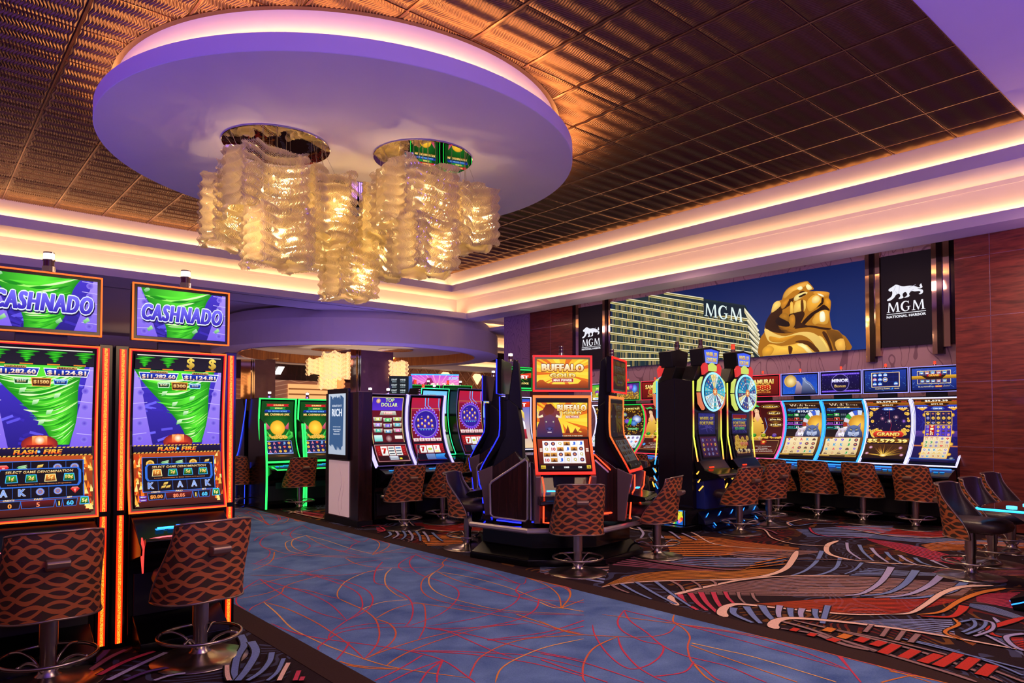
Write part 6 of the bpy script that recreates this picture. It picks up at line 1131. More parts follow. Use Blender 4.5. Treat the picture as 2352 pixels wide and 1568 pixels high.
def a_farm(A):
    A.rect(0,0,1,1,'3a7a28','6a8a58'); A.rect(0,.64,1,1,'70c0f0','a8e0ff'); A.text('LIFE',.35,.90,.07,'ffe060','e0a020',w=.34,bold=.08,out='3060a0',ow=.05)
    for k in range(14): rd=random.Random(k); A.ell(.3+rd.random()*.5,.70+rd.random()*.1,.07,'e8f8ff','60b0e8',n=10)
    A.rect(0,.595,1,.635,'0c1410'); A.rect(0,.34,1,.595,'50a830','207018')
    for k in range(8): A.wedge(.5,.335,.08,.42,.05+k*.385,.05+(k+1)*.385,('f0c8e0','c060c0','f0a040','e04030','ffe8a0','a0d040','40a0e0','f08050')[k])
    A.rect(0,.29,1,.335,'0c1410'); A.rect(0,0,1,.29,'8aa880','50704a'); A.poly([(.15,.20),(.5,.24),(.8,.20),(.72,.08),(.2,.07)],'3a70c8','2a4a80'); A.text('x5',.5,.12,.05,'ffffff',bold=.06)
bank(8.98,12.95,'distant green-edged farm machine between the two purple wheel machines',a_farm,led('green_line',(.02,.9,.25),3),W=.76,prof=[(a,b+.2*(b-.9)) for a,b in BP],t=.012,sig=[(-.2,.2,2.45,1.2,'r'),(.1,.2,2.45,1.2,'w')])
bank(10.55,12.9,'distant machine with a farm picture right of the far purple wheel machine',a_farm,led('blue_line',(.03,.08,1),3),W=.76,prof=[(a,b+.1*(b-.9)) for a,b in BP],t=.012)
# ---- green coin machines ----
def a_coinface(A):
    A.rect(0,0,1,1,'0c4a18','06240c'); A.ell(.5,.58,.5,'1c7a28','083a10',ry=.26,n=24)
    for y,c,t,c2 in ((.935,'c81828','$10,008.03','ffe880'),(.885,'20903a','$500.01','ffe880')): w=.36-(.935-y)*2; A.poly([(.5-w,y-.02),(.5+w,y-.02),(.5+w-.04,y),(.5+w,y+.02),(.5-w,y+.02),(.5-w+.04,y)],c); A.text(t,.53,y,.024,c2,w=w*.9,bold=.06)
    A.poly([(.08,.815),(.92,.815),(.88,.86),(.12,.86)],'2040c0','101850'); A.text('ALL ABOARD BONUS',.5,.838,.02,'80c8ff',w=.6,bold=.04)
    A.text('MR. CASHMAN LINK',.5,.785,.036,'fff0a0','e8a030',w=.78,bold=.06,out='3a1c08',ow=.04)
    # pile of plain gold coins with leaves
    for sx in (-1,1):
        A.poly([(.5+sx*.47,.42),(.5+sx*.30,.36),(.5+sx*.22,.44),(.5+sx*.34,.52),(.5+sx*.46,.50)],'60e860','0c7a28')
        A.poly([(.5+sx*.42,.46),(.5+sx*.28,.42),(.5+sx*.36,.56)],'30c040','0a5a1c')
        A.poly([(.5+sx*.2,.56),(.5+sx*.36,.66),(.5+sx*.34,.54)],'e86a88','a03050')
    A.ell(.5,.57,.23,'fff070','e8a018',n=26); A.ell(.5,.57,.17,'ffe050','f0b428',n=24)
    rd=random.Random(3)
    for k in range(46): coin(A,.5+rd.uniform(-.26,.26),.40+rd.random()*.055*(1-abs(k%7-3)/5),.035)
    A.rect(.09,.125,.89,.355,'9ab0ff'); A.rect(.10,.13,.88,.35,'14184a'); reels(A,.11,.135,.87,.345,5,3,'181c52',[('K','f0d0a0'),('A','e06080'),('Q','e8c040'),'gem','gcoin',('J','60a0e0')],sep='181c52',rng=51)
    A.rect(.05,.05,.95,.11,'2a1a10'); A.ell(.5,.08,.24,'8a5a20','2a1408',ry=.022,n=14); A.rect(0,0,1,.045,'0a0c10')
GP=[(-.30,.92),(-.14,1.12),(-.02,1.42),(.04,1.80),(.0,2.215)]
GREEN=led('bright_green_led',(.02,1,.10),2.3)
for x,lab in ((5.755,'left green-lit coin machine beyond the walkway'),(6.575,'right green-lit coin machine, partly hidden by the scratch kiosk')):
    T=cabinet('slot_machine',lab,(x,13.9),0,.78,GP,GREEN,a_coinface,None,None,t=.022,deck=(-.62,.80,.60),foot=-.22,back=.60,group='green coin machines',mg=.035,mgb=.03,sig=(-.10,.2,2.23,1.2,'w'),trimoff=.03)
    for sx in (-1,1):
        m=MB(); m.tube([(sx*.385,y,z) for y,z in catmull([(-.30,1.70),(-.38,1.2),(-.42,.7),(-.40,.03)],6)],.020,6); m.obj('side_light',GREEN,T)
        m=MB(); m.prism([(-.05,1.80),(-.29,1.70),(-.38,1.2),(-.42,.7),(-.40,.0),(-.1,.0)],sx*.385-.015,sx*.385+.0,'x'); m.obj('side_wing',mat('green_black','061410',.25),T)
    m=MB(); m.tube([(-.33,-.52,.86),(-.26,-.62,.80),(.26,-.62,.80),(.33,-.52,.86)],.012,6); m.obj('deck_light',GREEN,T)
    m=MB(); m.box(-.13,-.235,.40,.18,-.225,.52); m.obj('name_plate',mat('dim_plate','1a3a34',.4),T)
# a blue-edged machine back to back with them
T=cabinet('slot_machine','blue-edged machine seen from the side at the far left beyond the walkway',(5.70,15.2),PI,.76,GP,BLUEL,a_coinface,None,None,t=.012,foot=-.22,back=.60,deck=(-.62,.80,.60))
for (x,z,hh) in ((5.31,0,0),):
    m=MB(); m.tube([(5.32,y,z) for y,z in catmull([(14.48,2.20),(14.55,1.9),(14.75,1.4),(14.95,1.05),(15.15,.95)],6)],.010,6); m.tube([(5.32,14.5,.9),(5.32,14.52,.05)],.006,6)
    o=m.obj('edge_light',BLUEL,T); o.matrix_parent_inverse=(Matrix.Translation((5.70,15.2,0))@Matrix.Rotation(PI,4,'Z')).inverted()
# ---- kiosk ----
K=thing('scratch_kiosk','dark wooden kiosk post with a scratch game poster screen and pale lower panel','kiosk',(5.80,10.99,0))
MB().box(-.13,-.59,.10,.13,.59,2.235).obj('kiosk_body',WOODK,K,.004)
MB().box(-.14,-.60,0,.14,.60,.10).obj('plinth',BLACKM,K)
MB().box(-.18,-.31,1.095,-.125,.44,2.305).obj('poster_frame',BLACK,K,.006)
A=Art(.62,1.04); A.rect(0,0,1,1,'c8d4e4','b0bcd0'); rd=random.Random(5)
for k in range(9):
    x=.12+k*.085; A.poly([(x-.07,.08+rd.random()*.12),(x+.05,.05+rd.random()*.1),(x+.10,.88+rd.random()*.08),(x-.02,.93+rd.random()*.05)],'3c5c88')
A.text('SCRATCH IT',.5,.80,.035,'e8f0ff',w=.56,bold=.03); A.text('RICH',.5,.69,.125,'e8f0ff',w=.60,bold=.05); A.text('SATURDAYS IN MAY',.5,.455,.013,'e8f0ff',w=.45); A.text('GRAND FINALE',.5,.41,.020,'e8f0ff',w=.46,bold=.03); A.text('DRAWING',.5,.38,.020,'e8f0ff',w=.32,bold=.03); A.text('FREE ENTRY',.5,.335,.018,'e8f0ff',w=.40,bold=.03)
A.build('poster_screen',lambda u,v,k:(-.184-k,.375-u*.62,1.18+v*1.04),SCREEN_DIM,K)
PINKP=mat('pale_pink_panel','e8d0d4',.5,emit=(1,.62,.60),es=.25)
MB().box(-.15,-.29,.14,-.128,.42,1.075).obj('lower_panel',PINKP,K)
m=MB(); m.tube([(-.152,.0+.06*math.sin(t*.9),.15+t*.11) for t in range(9)],.003,4); m.tube([(-.152,-.10+.05*math.sin(t*.7+1),.25+t*.09) for t in range(7)],.0025,4); m.obj('engraved_line',mat('engraving','f8e8e8',.4),K)
m=MB(); m.box(-.13,-.585,2.235,.13,-.55,2.25); m.obj('edge_cap',CHROME,K)
# ================= BUFFALO CAROUSEL =================
FIRE=NT('fire_trim'); v=FIRE.obj(); x,y,zz=FIRE.xyz(v); f=FIRE.n('MapRange'); FIRE.l(zz,f.inputs[0]); f.inputs[1].default_value=1.1; f.inputs[2].default_value=1.75
FIRE.b.inputs['Base Color'].default_value=(.01,.01,.01,1); FIRE.l(FIRE.mix(f.outputs[0],(1,.02,.008),(1,.22,.03)),FIRE.b.inputs['Emission Color']); FIRE.b.inputs['Emission Strength'].default_value=1.25
FIRE=FIRE.m
REDLINE=led('red_line',(1,.045,.012),3.2); BLUELINE=led('deep_blue_line',(.012,.02,1),3)
def buff_bg(A,y0=0,y1=1):
    A.rect(0,y0,1,y1,'ffb020','ffe040')
    for k in range(22):
        a=2*PI*k/22; A.poly([(.5+.06*math.cos(a),y0+(y1-y0)*(.5+.1*math.sin(a))),(min(1,max(0,.5+.9*math.cos(a-.07))),min(y1,max(y0,y0+(y1-y0)*(.5+.9*math.sin(a-.07))))),(min(1,max(0,.5+.9*math.cos(a+.07))),min(y1,max(y0,y0+(y1-y0)*(.5+.9*math.sin(a+.07)))))],'e06a10' if k%2 else 'ffd840')
    h=y1-y0; A.poly([(0,y0),(1,y0),(1,y0+.20*h),(.92,y0+.27*h),(.86,y0+.27*h),(.80,y0+.16*h),(.62,y0+.13*h),(.30,y0+.13*h),(.18,y0+.18*h),(.12,y0+.28*h),(.06,y0+.28*h),(0,y0+.2*h)],'c85a10','7a2c08')
def a_buff_top(A):
    buff_bg(A); A.text('BUFFALO',.5,.70,.26,'fffbe0','e8a820',w=.82,bold=.09,out='7a2408',ow=.06); A.text('GOLD',.5,.43,.15,'fff8b0','d89818',w=.50,bold=.08,out='7a3408',ow=.05)
    A.rect(.29,.20,.71,.34,'f0d0a0'); A.rect(.297,.21,.703,.33,'a81c10'); A.text('MAX POWER',.5,.27,.075,'fff0e0',w=.36,bold=.08,shear=.1)
def a_buff_main(A):
    A.rect(0,0,1,1,'120a08','0c0608'); buff_bg(A,.49,.955)
    A.poly([(0,.49),(.0,.62),(.06,.72),(.03,.78),(.05,.84),(.12,.86),(.18,.93),(.28,.94),(.36,.88),(.43,.86),(.46,.80),(.42,.74),(.47,.66),(.50,.56),(.52,.49)],'8a3a20','2a2050')
    A.poly([(.12,.86),(.16,.80),(.24,.78),(.33,.82),(.36,.88),(.28,.94),(.18,.93)],'5a1c10','7a3018')
    A.poly([(.14,.76),(.17,.60),(.22,.55),(.31,.55),(.35,.62),(.36,.76),(.25,.80)],'6a3a50','3a2a60'); A.ell(.25,.60,.075,'5a5aa0','2a2048',ry=.035,n=14)
    for x in (.185,.325): A.ell(x,.70,.022,'f0e0d0','20102a',n=8)
    for s in (-1,1): A.line([(.25+s*.13,.78),(.25+s*.22,.76),(.25+s*.24,.82),(.25+s*.20,.86)],[.05,.045,.03,.008],'f8e8c0','c89858')
    A.ell(.215,.60,.012,'100818',n=6); A.ell(.285,.60,.012,'100818',n=6); A.rect(.21,.555,.29,.565,'e8d0d8')
    A.poly([(.56,.545),(.61,.66),(.66,.545)],'a84818','6a2410'); A.poly([(.70,.545),(.76,.62),(.82,.545)],'a84818','6a2410')
    A.text('BUFFALO',.69,.885,.085,'fffbe0','e8a820',w=.58,bold=.09,out='7a2408',ow=.06); A.text('GOLD',.70,.815,.045,'fff8b0','d89818',w=.36,bold=.08,out='7a3408',ow=.05); A.rect(.56,.745,.84,.785,'f0d0a0'); A.rect(.566,.748,.834,.782,'a81c10'); A.text('MAX POWER',.70,.765,.024,'fff0e0',w=.25,bold=.06)
    A.text('5 COIN FOR 15 FREE GAMES',.70,.51,.012,'fff8d0',w=.40)
    A.rect(0,.475,1,.492,'100808'); A.rect(0,.08,1,.455,'8a3018','4a1008'); A.rect(.095,.10,.91,.43,'f4e8d8')
    reels(A,.10,.105,.905,.425,6,4,('f8f6f8','e8e4ec'),['moon','sky','sky',('J','3a6ad8'),('A','d83a60'),('10','c02818'),('Q','c8b030'),'beast'],sep='d8a860',rng=7)
    for y in (.29,.26): A.rect(.03,y,.08,y+.02,'ffe0d0'); A.rect(.93,y,.98,y+.02,'ffe0d0')
    A.rect(0,0,1,.08,'30100c','180808'); A.rect(.15,.015,.90,.055,'0a0608')
    for x,t in ((.26,'0'),(.52,'1000'),(.78,'150')): A.text(t,x,.035,.024,'ffffff',bold=.06)
    A.rect(.03,.015,.12,.06,'f0d040','b88a18'); A.rect(.91,.015,.99,.06,'f0d040','b88a18'); A.text('1¢',.95,.037,.026,'2a1a08',bold=.05); A.text('MENU',.075,.037,.014,'2a1a08',w=.07,bold=.03)
BROWNSIL=mat('brown_silver','7a6660',.35,.5)
BUFP=[(-.26,1.10),(-.20,1.22),(-.05,1.48),(.0,1.62),(.0,2.075)]
def buffalo(x,y,rz,label,lm,am,at_,dim=False,dz=0,ann=True):
    T=thing('slot_machine',label,'slot machine',(x,y,0),rz,'carousel machines'); cv=Curve(BUFP); W=.74
    m=MB(); cv.strip(m,-W/2,W/2,0,1,-.045,0); m.obj('screen_bezel',BLACK,T)
    trim(cv,W,.034,lm,T,off=.012)
    if am:
        w=W-.10; h=cv.len-.10; A=Art(w,h); am(A)
        A.build('screen_picture',lambda u,v,k:((u-.5)*w,*cv.at((.05+h*v)/cv.len,.005+k)),SCREEN,T,band=.05)
    topper(T,W+.01,2.115+dz,2.575+dz,-.04,lm,at_,0,.024,2.04)
    signal(T,.0 if ann else -.1,.06,2.58+dz,1.1,'w' if not ann else 'd')
    m=MB(); m.prism([(-.17,1.10),(.03,1.60),(.03,2.08),(.20,1.95),(.26,1.55),(.28,.50),(-.05,.50)],-.13,.13,'x'); m.prism([(.05,2.0),(.13,2.6),(.20,2.55),(.24,1.9)],-.06,.06,'x'); m.obj('display_arm',BLACKM,T,.01)
    m=MB(); m.prism([(-.10,1.14),(.20,1.35),(.29,1.2),(.29,.48),(-.12,.48),(-.16,.80)],-.33,.33,'x'); m.obj('cabinet_body',WOODK,T,.008)
    for s in (-1,1):
        m=MB(); m.prism([(-.30,1.08),(-.10,1.16),(-.10,.50),(-.20,.50),(-.24,.82)],s*.34-.035,s*.34+.035,'x'); m.obj('silver_cheek',BROWNSIL,T,.008)
        m=MB(); m.tube([(s*.295,-.31,1.08),(s*.265,-.30,.90),(s*.265,-.27,.84)],.009,6); m.obj('edge_light',REDLINE if lm is FIRE else BLUELINE,T)
        m=MB(); m.tube([(s*.27,-.26,.79),(s*.27,-.235,.52),(s*.20,-.235,.515)],.010,6); m.obj('edge_light',REDLINE if lm is FIRE else BLUELINE,T)
    m=MB(); m.prism([(-.24,.84),(-.45,.80),(-.47,.765),(-.44,.745),(-.18,.73)],-.34,.34,'x'); d=m.obj('button_deck',BLACK,T,.008)
    m=MB(); m.tube([(-.33,-.44,.757),(.33,-.44,.757)],.007,6); m.obj('deck_light',REDLINE if lm is FIRE else BLUELINE,d)
    m=MB(); m.box(-.24,-.34,.90,-.14,-.30,.915); m.obj('reader_light',led('reader_blue',(.02,.25,1),5),T)
    m=MB(); m.prism([(-.12,.48),(-.02,.86),(.16,1.12)],-.25,.25,'x'); m.obj('belly_door',BLACKM,T)
    return T
CX,CY=6.72,6.90
buffalo(6.24,6.23,-.622,'carousel machine with glowing yellow buffalo screens facing the camera',FIRE,a_buff_main,a_buff_top)
def dimart(fn):
    def g(A):
        fn(A); A.q=[(p,[tuple(.07*k for k in c) for c in cs],k_) for p,cs,k_ in A.q]
    return g
buffalo(7.09,6.07,math.radians(26),'carousel machine seen edge-on with dimmed screens, right of the buffalo screen',FIRE,dimart(a_buff_main),dimart(a_buff_top))
BL1=buffalo(6.26,7.36,math.radians(-141),'carousel machine seen from behind with a blue edge, left of the buffalo screen',BLUELINE,dimart(a_buff_main),dimart(a_buff_top),ann=False)
# pedestal of the carousel
def octo(r,c,sx=1): 
    P=[(-c,-r),(c,-r),(r,-c),(r,c),(c,r),(-c,r),(-r,c),(-r,-c)]; return P
def pedestal(x,y,rz,label):
    T=thing('carousel_base',label,'base',(x,y,0),rz)
    MB().prism(octo(1.135,.475),0,.085,'z').obj('plinth',BLACK,T,.01)
    m=MB(); P=octo(1.115,.465); Q=octo(.98,.41); n=8
    m.add([(a,b,.085) for a,b in P]+[(a,b,.20) for a,b in Q],[(i,(i+1)%n,n+(i+1)%n,n+i) for i in range(n)]+[tuple(range(n,2*n))]); m.obj('sloped_skirt',BLACK,T)
    MB().prism(octo(.97,.40),.18,.40,'z').obj('base_drum',BLACK,T)
    MB().prism(octo(1.11,.46),.425,.455,'z').obj('shelf_top',mat('mirror_black','0a080e',.06,.3),T)
    m=MB(); O=octo(1.125,.47); m.tube([(a,b,.43) for a,b in O],.034,8,True,False); m.obj('silver_rim',SILVER,T)
    MB().prism(octo(.50,.22),.455,1.15,'z').obj('core_drum',WOODK,T)
    return T
pb=pedestal(CX,CY,-.622,'low black octagonal base with silver rim under the buffalo carousel')
def wing(p0,p1,poly,lm,label,line,parent):
    d=Vector((p1[0]-p0[0],p1[1]-p0[1],0)); L=d.length; d.normalize(); nrm=Vector((d.y,-d.x,0))
    def W3(a,z,o): return (p0[0]+d.x*a*L+nrm.x*o,p0[1]+d.y*a*L+nrm.y*o,z)
    inv=(Matrix.Translation((CX,CY,0))@Matrix.Rotation(-.622,4,'Z')).inverted()
    n=len(poly); m=MB(); m.add([inv@Vector(W3(a,z,0)) for a,z in poly]+[inv@Vector(W3(a,z,-.05)) for a,z in poly],[tuple(range(n)),tuple(range(n,2*n))[::-1]]+[(i,n+i,n+(i+1)%n,(i+1)%n) for i in range(n)]); m.obj('wing_panel',WOODK,parent)
    m=MB(); m.tube([inv@Vector(W3(a,z,.0)) for a,z in poly],.015,8,True); m.obj('wing_frame',SILVER,parent)
    m=MB(); m.tube([inv@Vector(W3(a,z,.025)) for a,z in line],.009,6); m.obj('wing_light',lm,parent)
wing((5.66,6.95),(5.90,6.50),[(0.02,.57),(.10,.53),(.94,.50),(1,.53),(1,1.24),(.94,1.27),(.05,.98),(0,.94)],BLUELINE,'',[(.2,.50),(.85,.48)],pb)
wing((5.92,6.46),(5.99,6.38),[(0,.52),(1,.50),(1,1.2),(0,1.24)],BLUELINE,'',[(.1,.5),(.9,.5)],pb)
wing((6.60,6.03),(6.98,5.88),[(0.0,.56),(.95,.56),(1,.60),(1,.88),(.95,.95),(.05,1.26),(0,1.26)],REDLINE,'',[(0,1.33),(.92,1.0)],pb)
m=MB(); 
inv=(Matrix.Translation((CX,CY,0))@Matrix.Rotation(-.622,4,'Z')).inverted()
m.tube([inv@Vector(p) for p in ((6.66,5.98,.58),(6.92,5.86,.60),(6.98,5.84,.64),(7.0,5.83,.88))],.012,6); m.obj('wing_light',REDLINE,pb)
# second carousel behind
OX,OY=1.95,2.75
dup(BL1,(6.26+OX,7.36+OY,0),math.radians(-141),'second blue-edged machine seen from behind, farther back on the left','carousel machines')
p2=thing('carousel_base','black octagonal base of the farther carousel, mostly hidden','base',(CX+OX,CY+OY,0),-.622)
for ch in [o for o in C.objects if o.parent==pb]:
    c=ch.copy(); C.objects.link(c); c.parent=p2
# ---- tall striped machine with beer-hall sign behind ----
def a_prost_top(A):
    A.rect(0,0,1,1,'103010','04140a'); A.rect(0,.93,1,1,'30e070'); A.rect(0,0,1,.07,'30e070')
    for k in range(14): a=k*.45; A.line([(.5,.6),(.5+.4*math.cos(a),.6+.35*math.sin(a))],[.03,.004],'e8b830' if k%2 else '40a030')
    A.poly([(0,.38),(1,.58),(1,.82),(0,.62)],'e83818','b01c0c'); A.text('PROST',.5,.60,.16,'ffffff',w=.8,bold=.08); A.text('DELUXE',.65,.28,.09,'ffe080',w=.5,bold=.06)
def a_prost_main(A):
    A.rect(0,0,1,1,'2a50c8','e8c8a0'); A.poly([(0,.80),(1,.84),(1,.95),(0,.91)],'e83818','b01c0c'); A.text('PROST',.5,.88,.07,'ffffff',w=.72,bold=.08)
    A.ell(.55,.66,.20,'f8d8b0','e8b890',ry=.08,n=18); A.poly([(.35,.64),(.32,.74),(.45,.79),(.68,.79),(.78,.72),(.80,.56),(.72,.66),(.66,.73),(.44,.72)],'f8e070','d8a830'); A.poly([(.30,.40),(.32,.54),(.45,.60),(.66,.60),(.80,.54),(.84,.40)],'ffffff','e8e0f0'); A.rect(.3,.2,.85,.40,'c03040','801828')
    for e in (-1,1): A.ell(.55+e*.07,.665,.02,'203060',n=6)
    A.line([(.49,.62),(.55,.612),(.61,.62)],.02,'c83048')
T=cabinet('slot_machine','tall green-lit beer festival machine partly hidden left of the buffalo screen',(11.35,12.9),0,.95,[(-.2,1.05),(-.02,1.5),(.0,2.35)],WHITEL,a_prost_main,None,(.95,2.50,3.08,-.05,GREENL,a_prost_top,0,.02,2.3),t=.02,group=None,sig=(0,0,3.1,1.4,'d'))
# ================= WHEEL TOWER =================
MULTI=NT('rainbow_trim'); v=MULTI.obj(); x,y,zz=MULTI.xyz(v); hsv=MULTI.n('CombineColor',mode='HSV'); f=MULTI.n('MapRange'); MULTI.l(zz,f.inputs[0]); f.inputs[1].default_value=.95; f.inputs[2].default_value=2.45; f.inputs[3].default_value=-.02; f.inputs[4].default_value=.30
MULTI.b.inputs['Base Color'].default_value=(.01,.01,.01,1); MULTI.l(MULTI.math('PINGPONG',MULTI.math('MULTIPLY',f.outputs[0],2.4),.22),hsv.inputs[0]); hsv.inputs[1].default_value=.93; hsv.inputs[2].default_value=1; MULTI.l(hsv.outputs[0],MULTI.b.inputs['Emission Color']); MULTI.b.inputs['Emission Strength'].default_value=1.8; MULTI=MULTI.m
tw=thing('wheel_tower_base','dark stepped base with blue light dashes and lit yellow wheel panels under the wheel machines','base',(10.45,6.95,0),0)
m=MB(); m.box(-1.30,-.42,.0,1.0,.62,.10); m.box(-1.12,-.38,.10,.95,.55,.34); m.obj('base_block',BLACK,tw,.01)
m=MB(); m.prism([(-.62,.0),(-.62,.05),(-.42,.13),(-.42,0)],-.75,1.0,'x'); m.prism([(-.52,.10),(-.50,.16),(-.38,.30),(-.38,.10)],-.80,.95,'x'); m.obj('foot_step',mat('blue_black','10102a',.2),tw,.008)
m=MB()
for i in range(4):
    x0=-.62+i*.42; m.tube([(x0,-.60,.085),(x0+.10,-.47,.128)],.007,5); 
for i in range(5): x0=-.70+i*.36; m.tube([(x0,-.47,.215),(x0+.12,-.43,.262)],.006,5)
m.obj('step_lights',led('step_blue',(.02,.22,1),3),tw)
A=Art(.92,.24); A.rect(0,0,1,1,'2088e8','1a60c0')
for cx in (.26,.78):
    for i in range(16): A.wedge(cx,.92,.17,.235,PI+i*PI/16,PI+(i+1)*PI/16,('e03040','f0e040','30b050','3060e0','e070c0','f09030')[i%6])
    A.ell(cx,.92,.175,'f0f060','d8d030',a0=PI,a1=2*PI,n=18)
    for i in range(7): a=PI+.2+i*.46; A.ell(cx+.11*math.cos(a),.92+.11*.92/.24*math.sin(a),.014,'b8b020',n=6)
A.rect(.50,0,.54,1,'0a0a14'); A.rect(.96,0,1,1,'0a0a14')
A.build('wheel_panel',lambda u,v,k:(-1.125-k,.50-u*.86,.11+v*.23),SCREEN,tw)
def a_wof_main(v):
    def f(A):
        A.rect(0,0,1,1,'0c0a18','08060e'); A.rect(.03,.54,.97,.99,'3a3a98','22205c'); rd=random.Random(v)
        for k in range(30): A.line([(rd.random(),rd.uniform(.56,.98)),(rd.random(),rd.uniform(.56,.98))],.008,'6a5ab8')
        A.text('WHEEL OF',.48,.88,.07,'ffe878','c09030',w=.78,bold=.06,out='2a1c50',ow=.04); A.text('FORTUNE',.48,.78,.07,'ffe878','c09030',w=.78,bold=.06,out='2a1c50',ow=.04)
        if v: A.rect(.05,.89,.95,.97,'a02020'); A.rect(.05,.84,.95,.87,'3090c0'); A.text('$3,000',.5,.65,.07,'80f080','208030',w=.6,bold=.05); A.text('WILD MADNESS',.5,.72,.04,'ffa040',w=.8,bold=.05)
        A.rect(0,.50,1,.535,'04040a'); A.rect(.03,.03,.97,.49,'50203a','2a1018')
        if not v: reels(A,.06,.06,.94,.46,4,4,('58306a','40204a'),['gem','gcoin','coin','moon'],sep='6a3a50',rng=61)
        else:
            for k in range(26): coin(A,rd.uniform(.1,.9),rd.uniform(.2,.46),.09)
            A.text('WON',.6,.30,.09,'ffa080','c02020',w=.5,bold=.08); A.text('62.39',.5,.13,.10,'fff0c0','d89040',w=.85,bold=.08)
        A.q=[(p,[tuple(.55*k for k in c) for c in cs],kk) for p,cs,kk in A.q]
    return f
WP=[(-.10,1.10),(-.05,1.3),(.0,1.6),(.0,1.92)]
def wheelm(x,y,rz,label,v,screens=True):
    T=thing('slot_machine',label,'slot machine',(x,y,0),rz,'wheel machines')
    cv=Curve(WP); W=.62
    m=MB(); m.prism([(.0,.34),(.0,2.40),(.34,2.46),(.34,.34)],-.40,.40,'x'); m.obj('cabinet_body',WOODK if False else mat('striped_black','120c18',.16),T,.006)
    m=MB(); cv.strip(m,-W/2,W/2,0,1,-.10,0); m.obj('screen_bezel',BLACK,T)
    w,h=.50,.76; A=Art(w,h); a_wof_main(v)(A); A.build('screen_picture',lambda u,vv,k:((u-.5)*w,*cv.at(.04+.92*vv,.005+k)),SCREEN,T,band=.06)
    for s in (-1,1): m=MB(); m.tube([(s*.395,-.02,2.40),(s*.395,-.02,1.5),(s*.37,-.08,1.10)],.011,6); m.obj('edge_light',MULTI,T)
    m=MB()
    for s in (-1,1):
        for q in range(3): m.tube([(s*.38-.03*s,-.12-.02*q,.98-.13*q),(s*.38,-.06-.02*q,.90-.13*q)],.011,6)
    m.obj('dash_light',led('amber_dash',(1,.45,.05),1.8),T)
    m=MB(); m.prism([(-.09,1.12),(-.20,.98),(-.44,.92),(-.47,.885),(-.40,.85),(-.10,.78),(.0,1.1)],-.37,.37,'x'); d=m.obj('button_deck',BLACK,T,.01)
    m=MB(); m.box(-.20,-.19,1.0,-.08,-.175,1.02); m.obj('meter_light',led('slot_red','ff3010',2.2),d)
    m=MB(); m.prism([(-.16,.34),(-.14,.82),(.02,.82),(.02,.34)],-.30,.30,'x'); m.obj('belly_door',mat('blue_belly','1a2a78',.25),T,.01)
    # the wheel
    whl=MB().box(-.01,-.01,-.01,.01,.01,.01).obj('bonus_wheel',BLACK,T); whl.location=(0,-.10,2.23)
    m=MB(); m.lathe([(.0,-.05),(.315,-.05),(.32,-.02),(.32,.03),(0,.03)],40); me=m.mesh('wheel_disc',mat('wheel_back','303848',.3)); me.transform(Matrix.Rotation(PI/2,4,'X')); o=bpy.data.objects.new('wheel_disc',me); C.objects.link(o); o.parent=whl
    m=MB(); m.tube([(.305*math.cos(2*PI*i/40),-.035,.305*math.sin(2*PI*i/40)) for i in range(40)],.018,6,True); m.obj('wheel_ring_light',led('ring_cyan',(.25,.60,1),1.6),whl)
    A=Art(1,1,False); rd=random.Random(v+2); cols=['48b8c8','2a78b8','c8e0e8','3a4890','e8d890','2898a8','a8c8d8','584878','d8f0f0','1a88b8']
    for i in range(22): 
        c=rd.choice(cols); A.wedge(0,0,.03,.285,i*2*PI/22,(i+1)*2*PI/22,c); A.line([(.05*math.cos(i*2*PI/22),.05*math.sin(i*2*PI/22)),(.28*math.cos(i*2*PI/22),.28*math.sin(i*2*PI/22))],.006,'203050')
        a=(i+.5)*2*PI/22; A.ell(.17*math.cos(a),.17*math.sin(a),.018,'ffffff','6080a0',n=6); A.ell(.24*math.cos(a),.24*math.sin(a),.015,'ffe890','a06040',n=6)
    A.ell(0,0,.065,'ffe0a0','c87830',n=16)
    for i in range(6): A.ell(.042*math.cos(i*1.047),.042*math.sin(i*1.047),.014,'c02818',n=6)
    A.build('wheel_face',lambda u,vv,k:(u,-.056-k,vv),SCREEN,whl)
    # jewelled surround
    def gempiece(P,c): m=MB(); m.prism(P,-.09,-.045,'y'); o=m.obj('jewel_light',c,T); o.location=(0,-.03,2.23); return o
    R_=led('jewel_red',(1,.05,.05),.75); Y_=led('jewel_yellow',(.85,1,.18),.75); O_=led('jewel_orange',(1,.25,.10),.75)
    for s in (-1,1):
        gempiece([(s*.12,.33),(s*.24,.27),(s*.27,.40),(s*.20,.47),(s*.13,.44)][::s],R_)
        gempiece([(s*.27,.24),(s*.37,.17),(s*.39,.0),(s*.345,.0),(s*.33,.10)][::s],Y_)
        gempiece([(s*.345,-.02),(s*.39,-.02),(s*.36,-.20),(s*.25,-.30),(s*.22,-.27),(s*.30,-.16)][::s],O_ if v==0 else Y_)
    gempiece([(-.12,.34),(.12,.34),(.13,.42),(0,.48),(-.13,.42)],Y_)
    m=MB(); m.prism([(-.20,2.66),(.20,2.66),(.25,2.93),(.0,2.97),(-.25,2.93)],-.10,.16,'y'); m.box(-.16,-.02,2.42,.16,.2,2.68); m.prism([(-.36,2.42),(.36,2.42),(.22,2.66),(-.22,2.66)],.0,.24,'y'); m.obj('sign_box',BLACKM,T,.008)
    A=Art(.42,.25); A.poly([(.10,.06),(.90,.06),(1.0,.90),(.5,1.0),(0,.90)],'3050f0','8098ff'); A.text('WHEEL OF',.5,.66,.26,'fff080','e8a030',w=.74,bold=.05,out='101060',ow=.04); A.text('FORTUNE',.5,.30,.26,'fff080','e8a030',w=.68,bold=.05,out='101060',ow=.04)
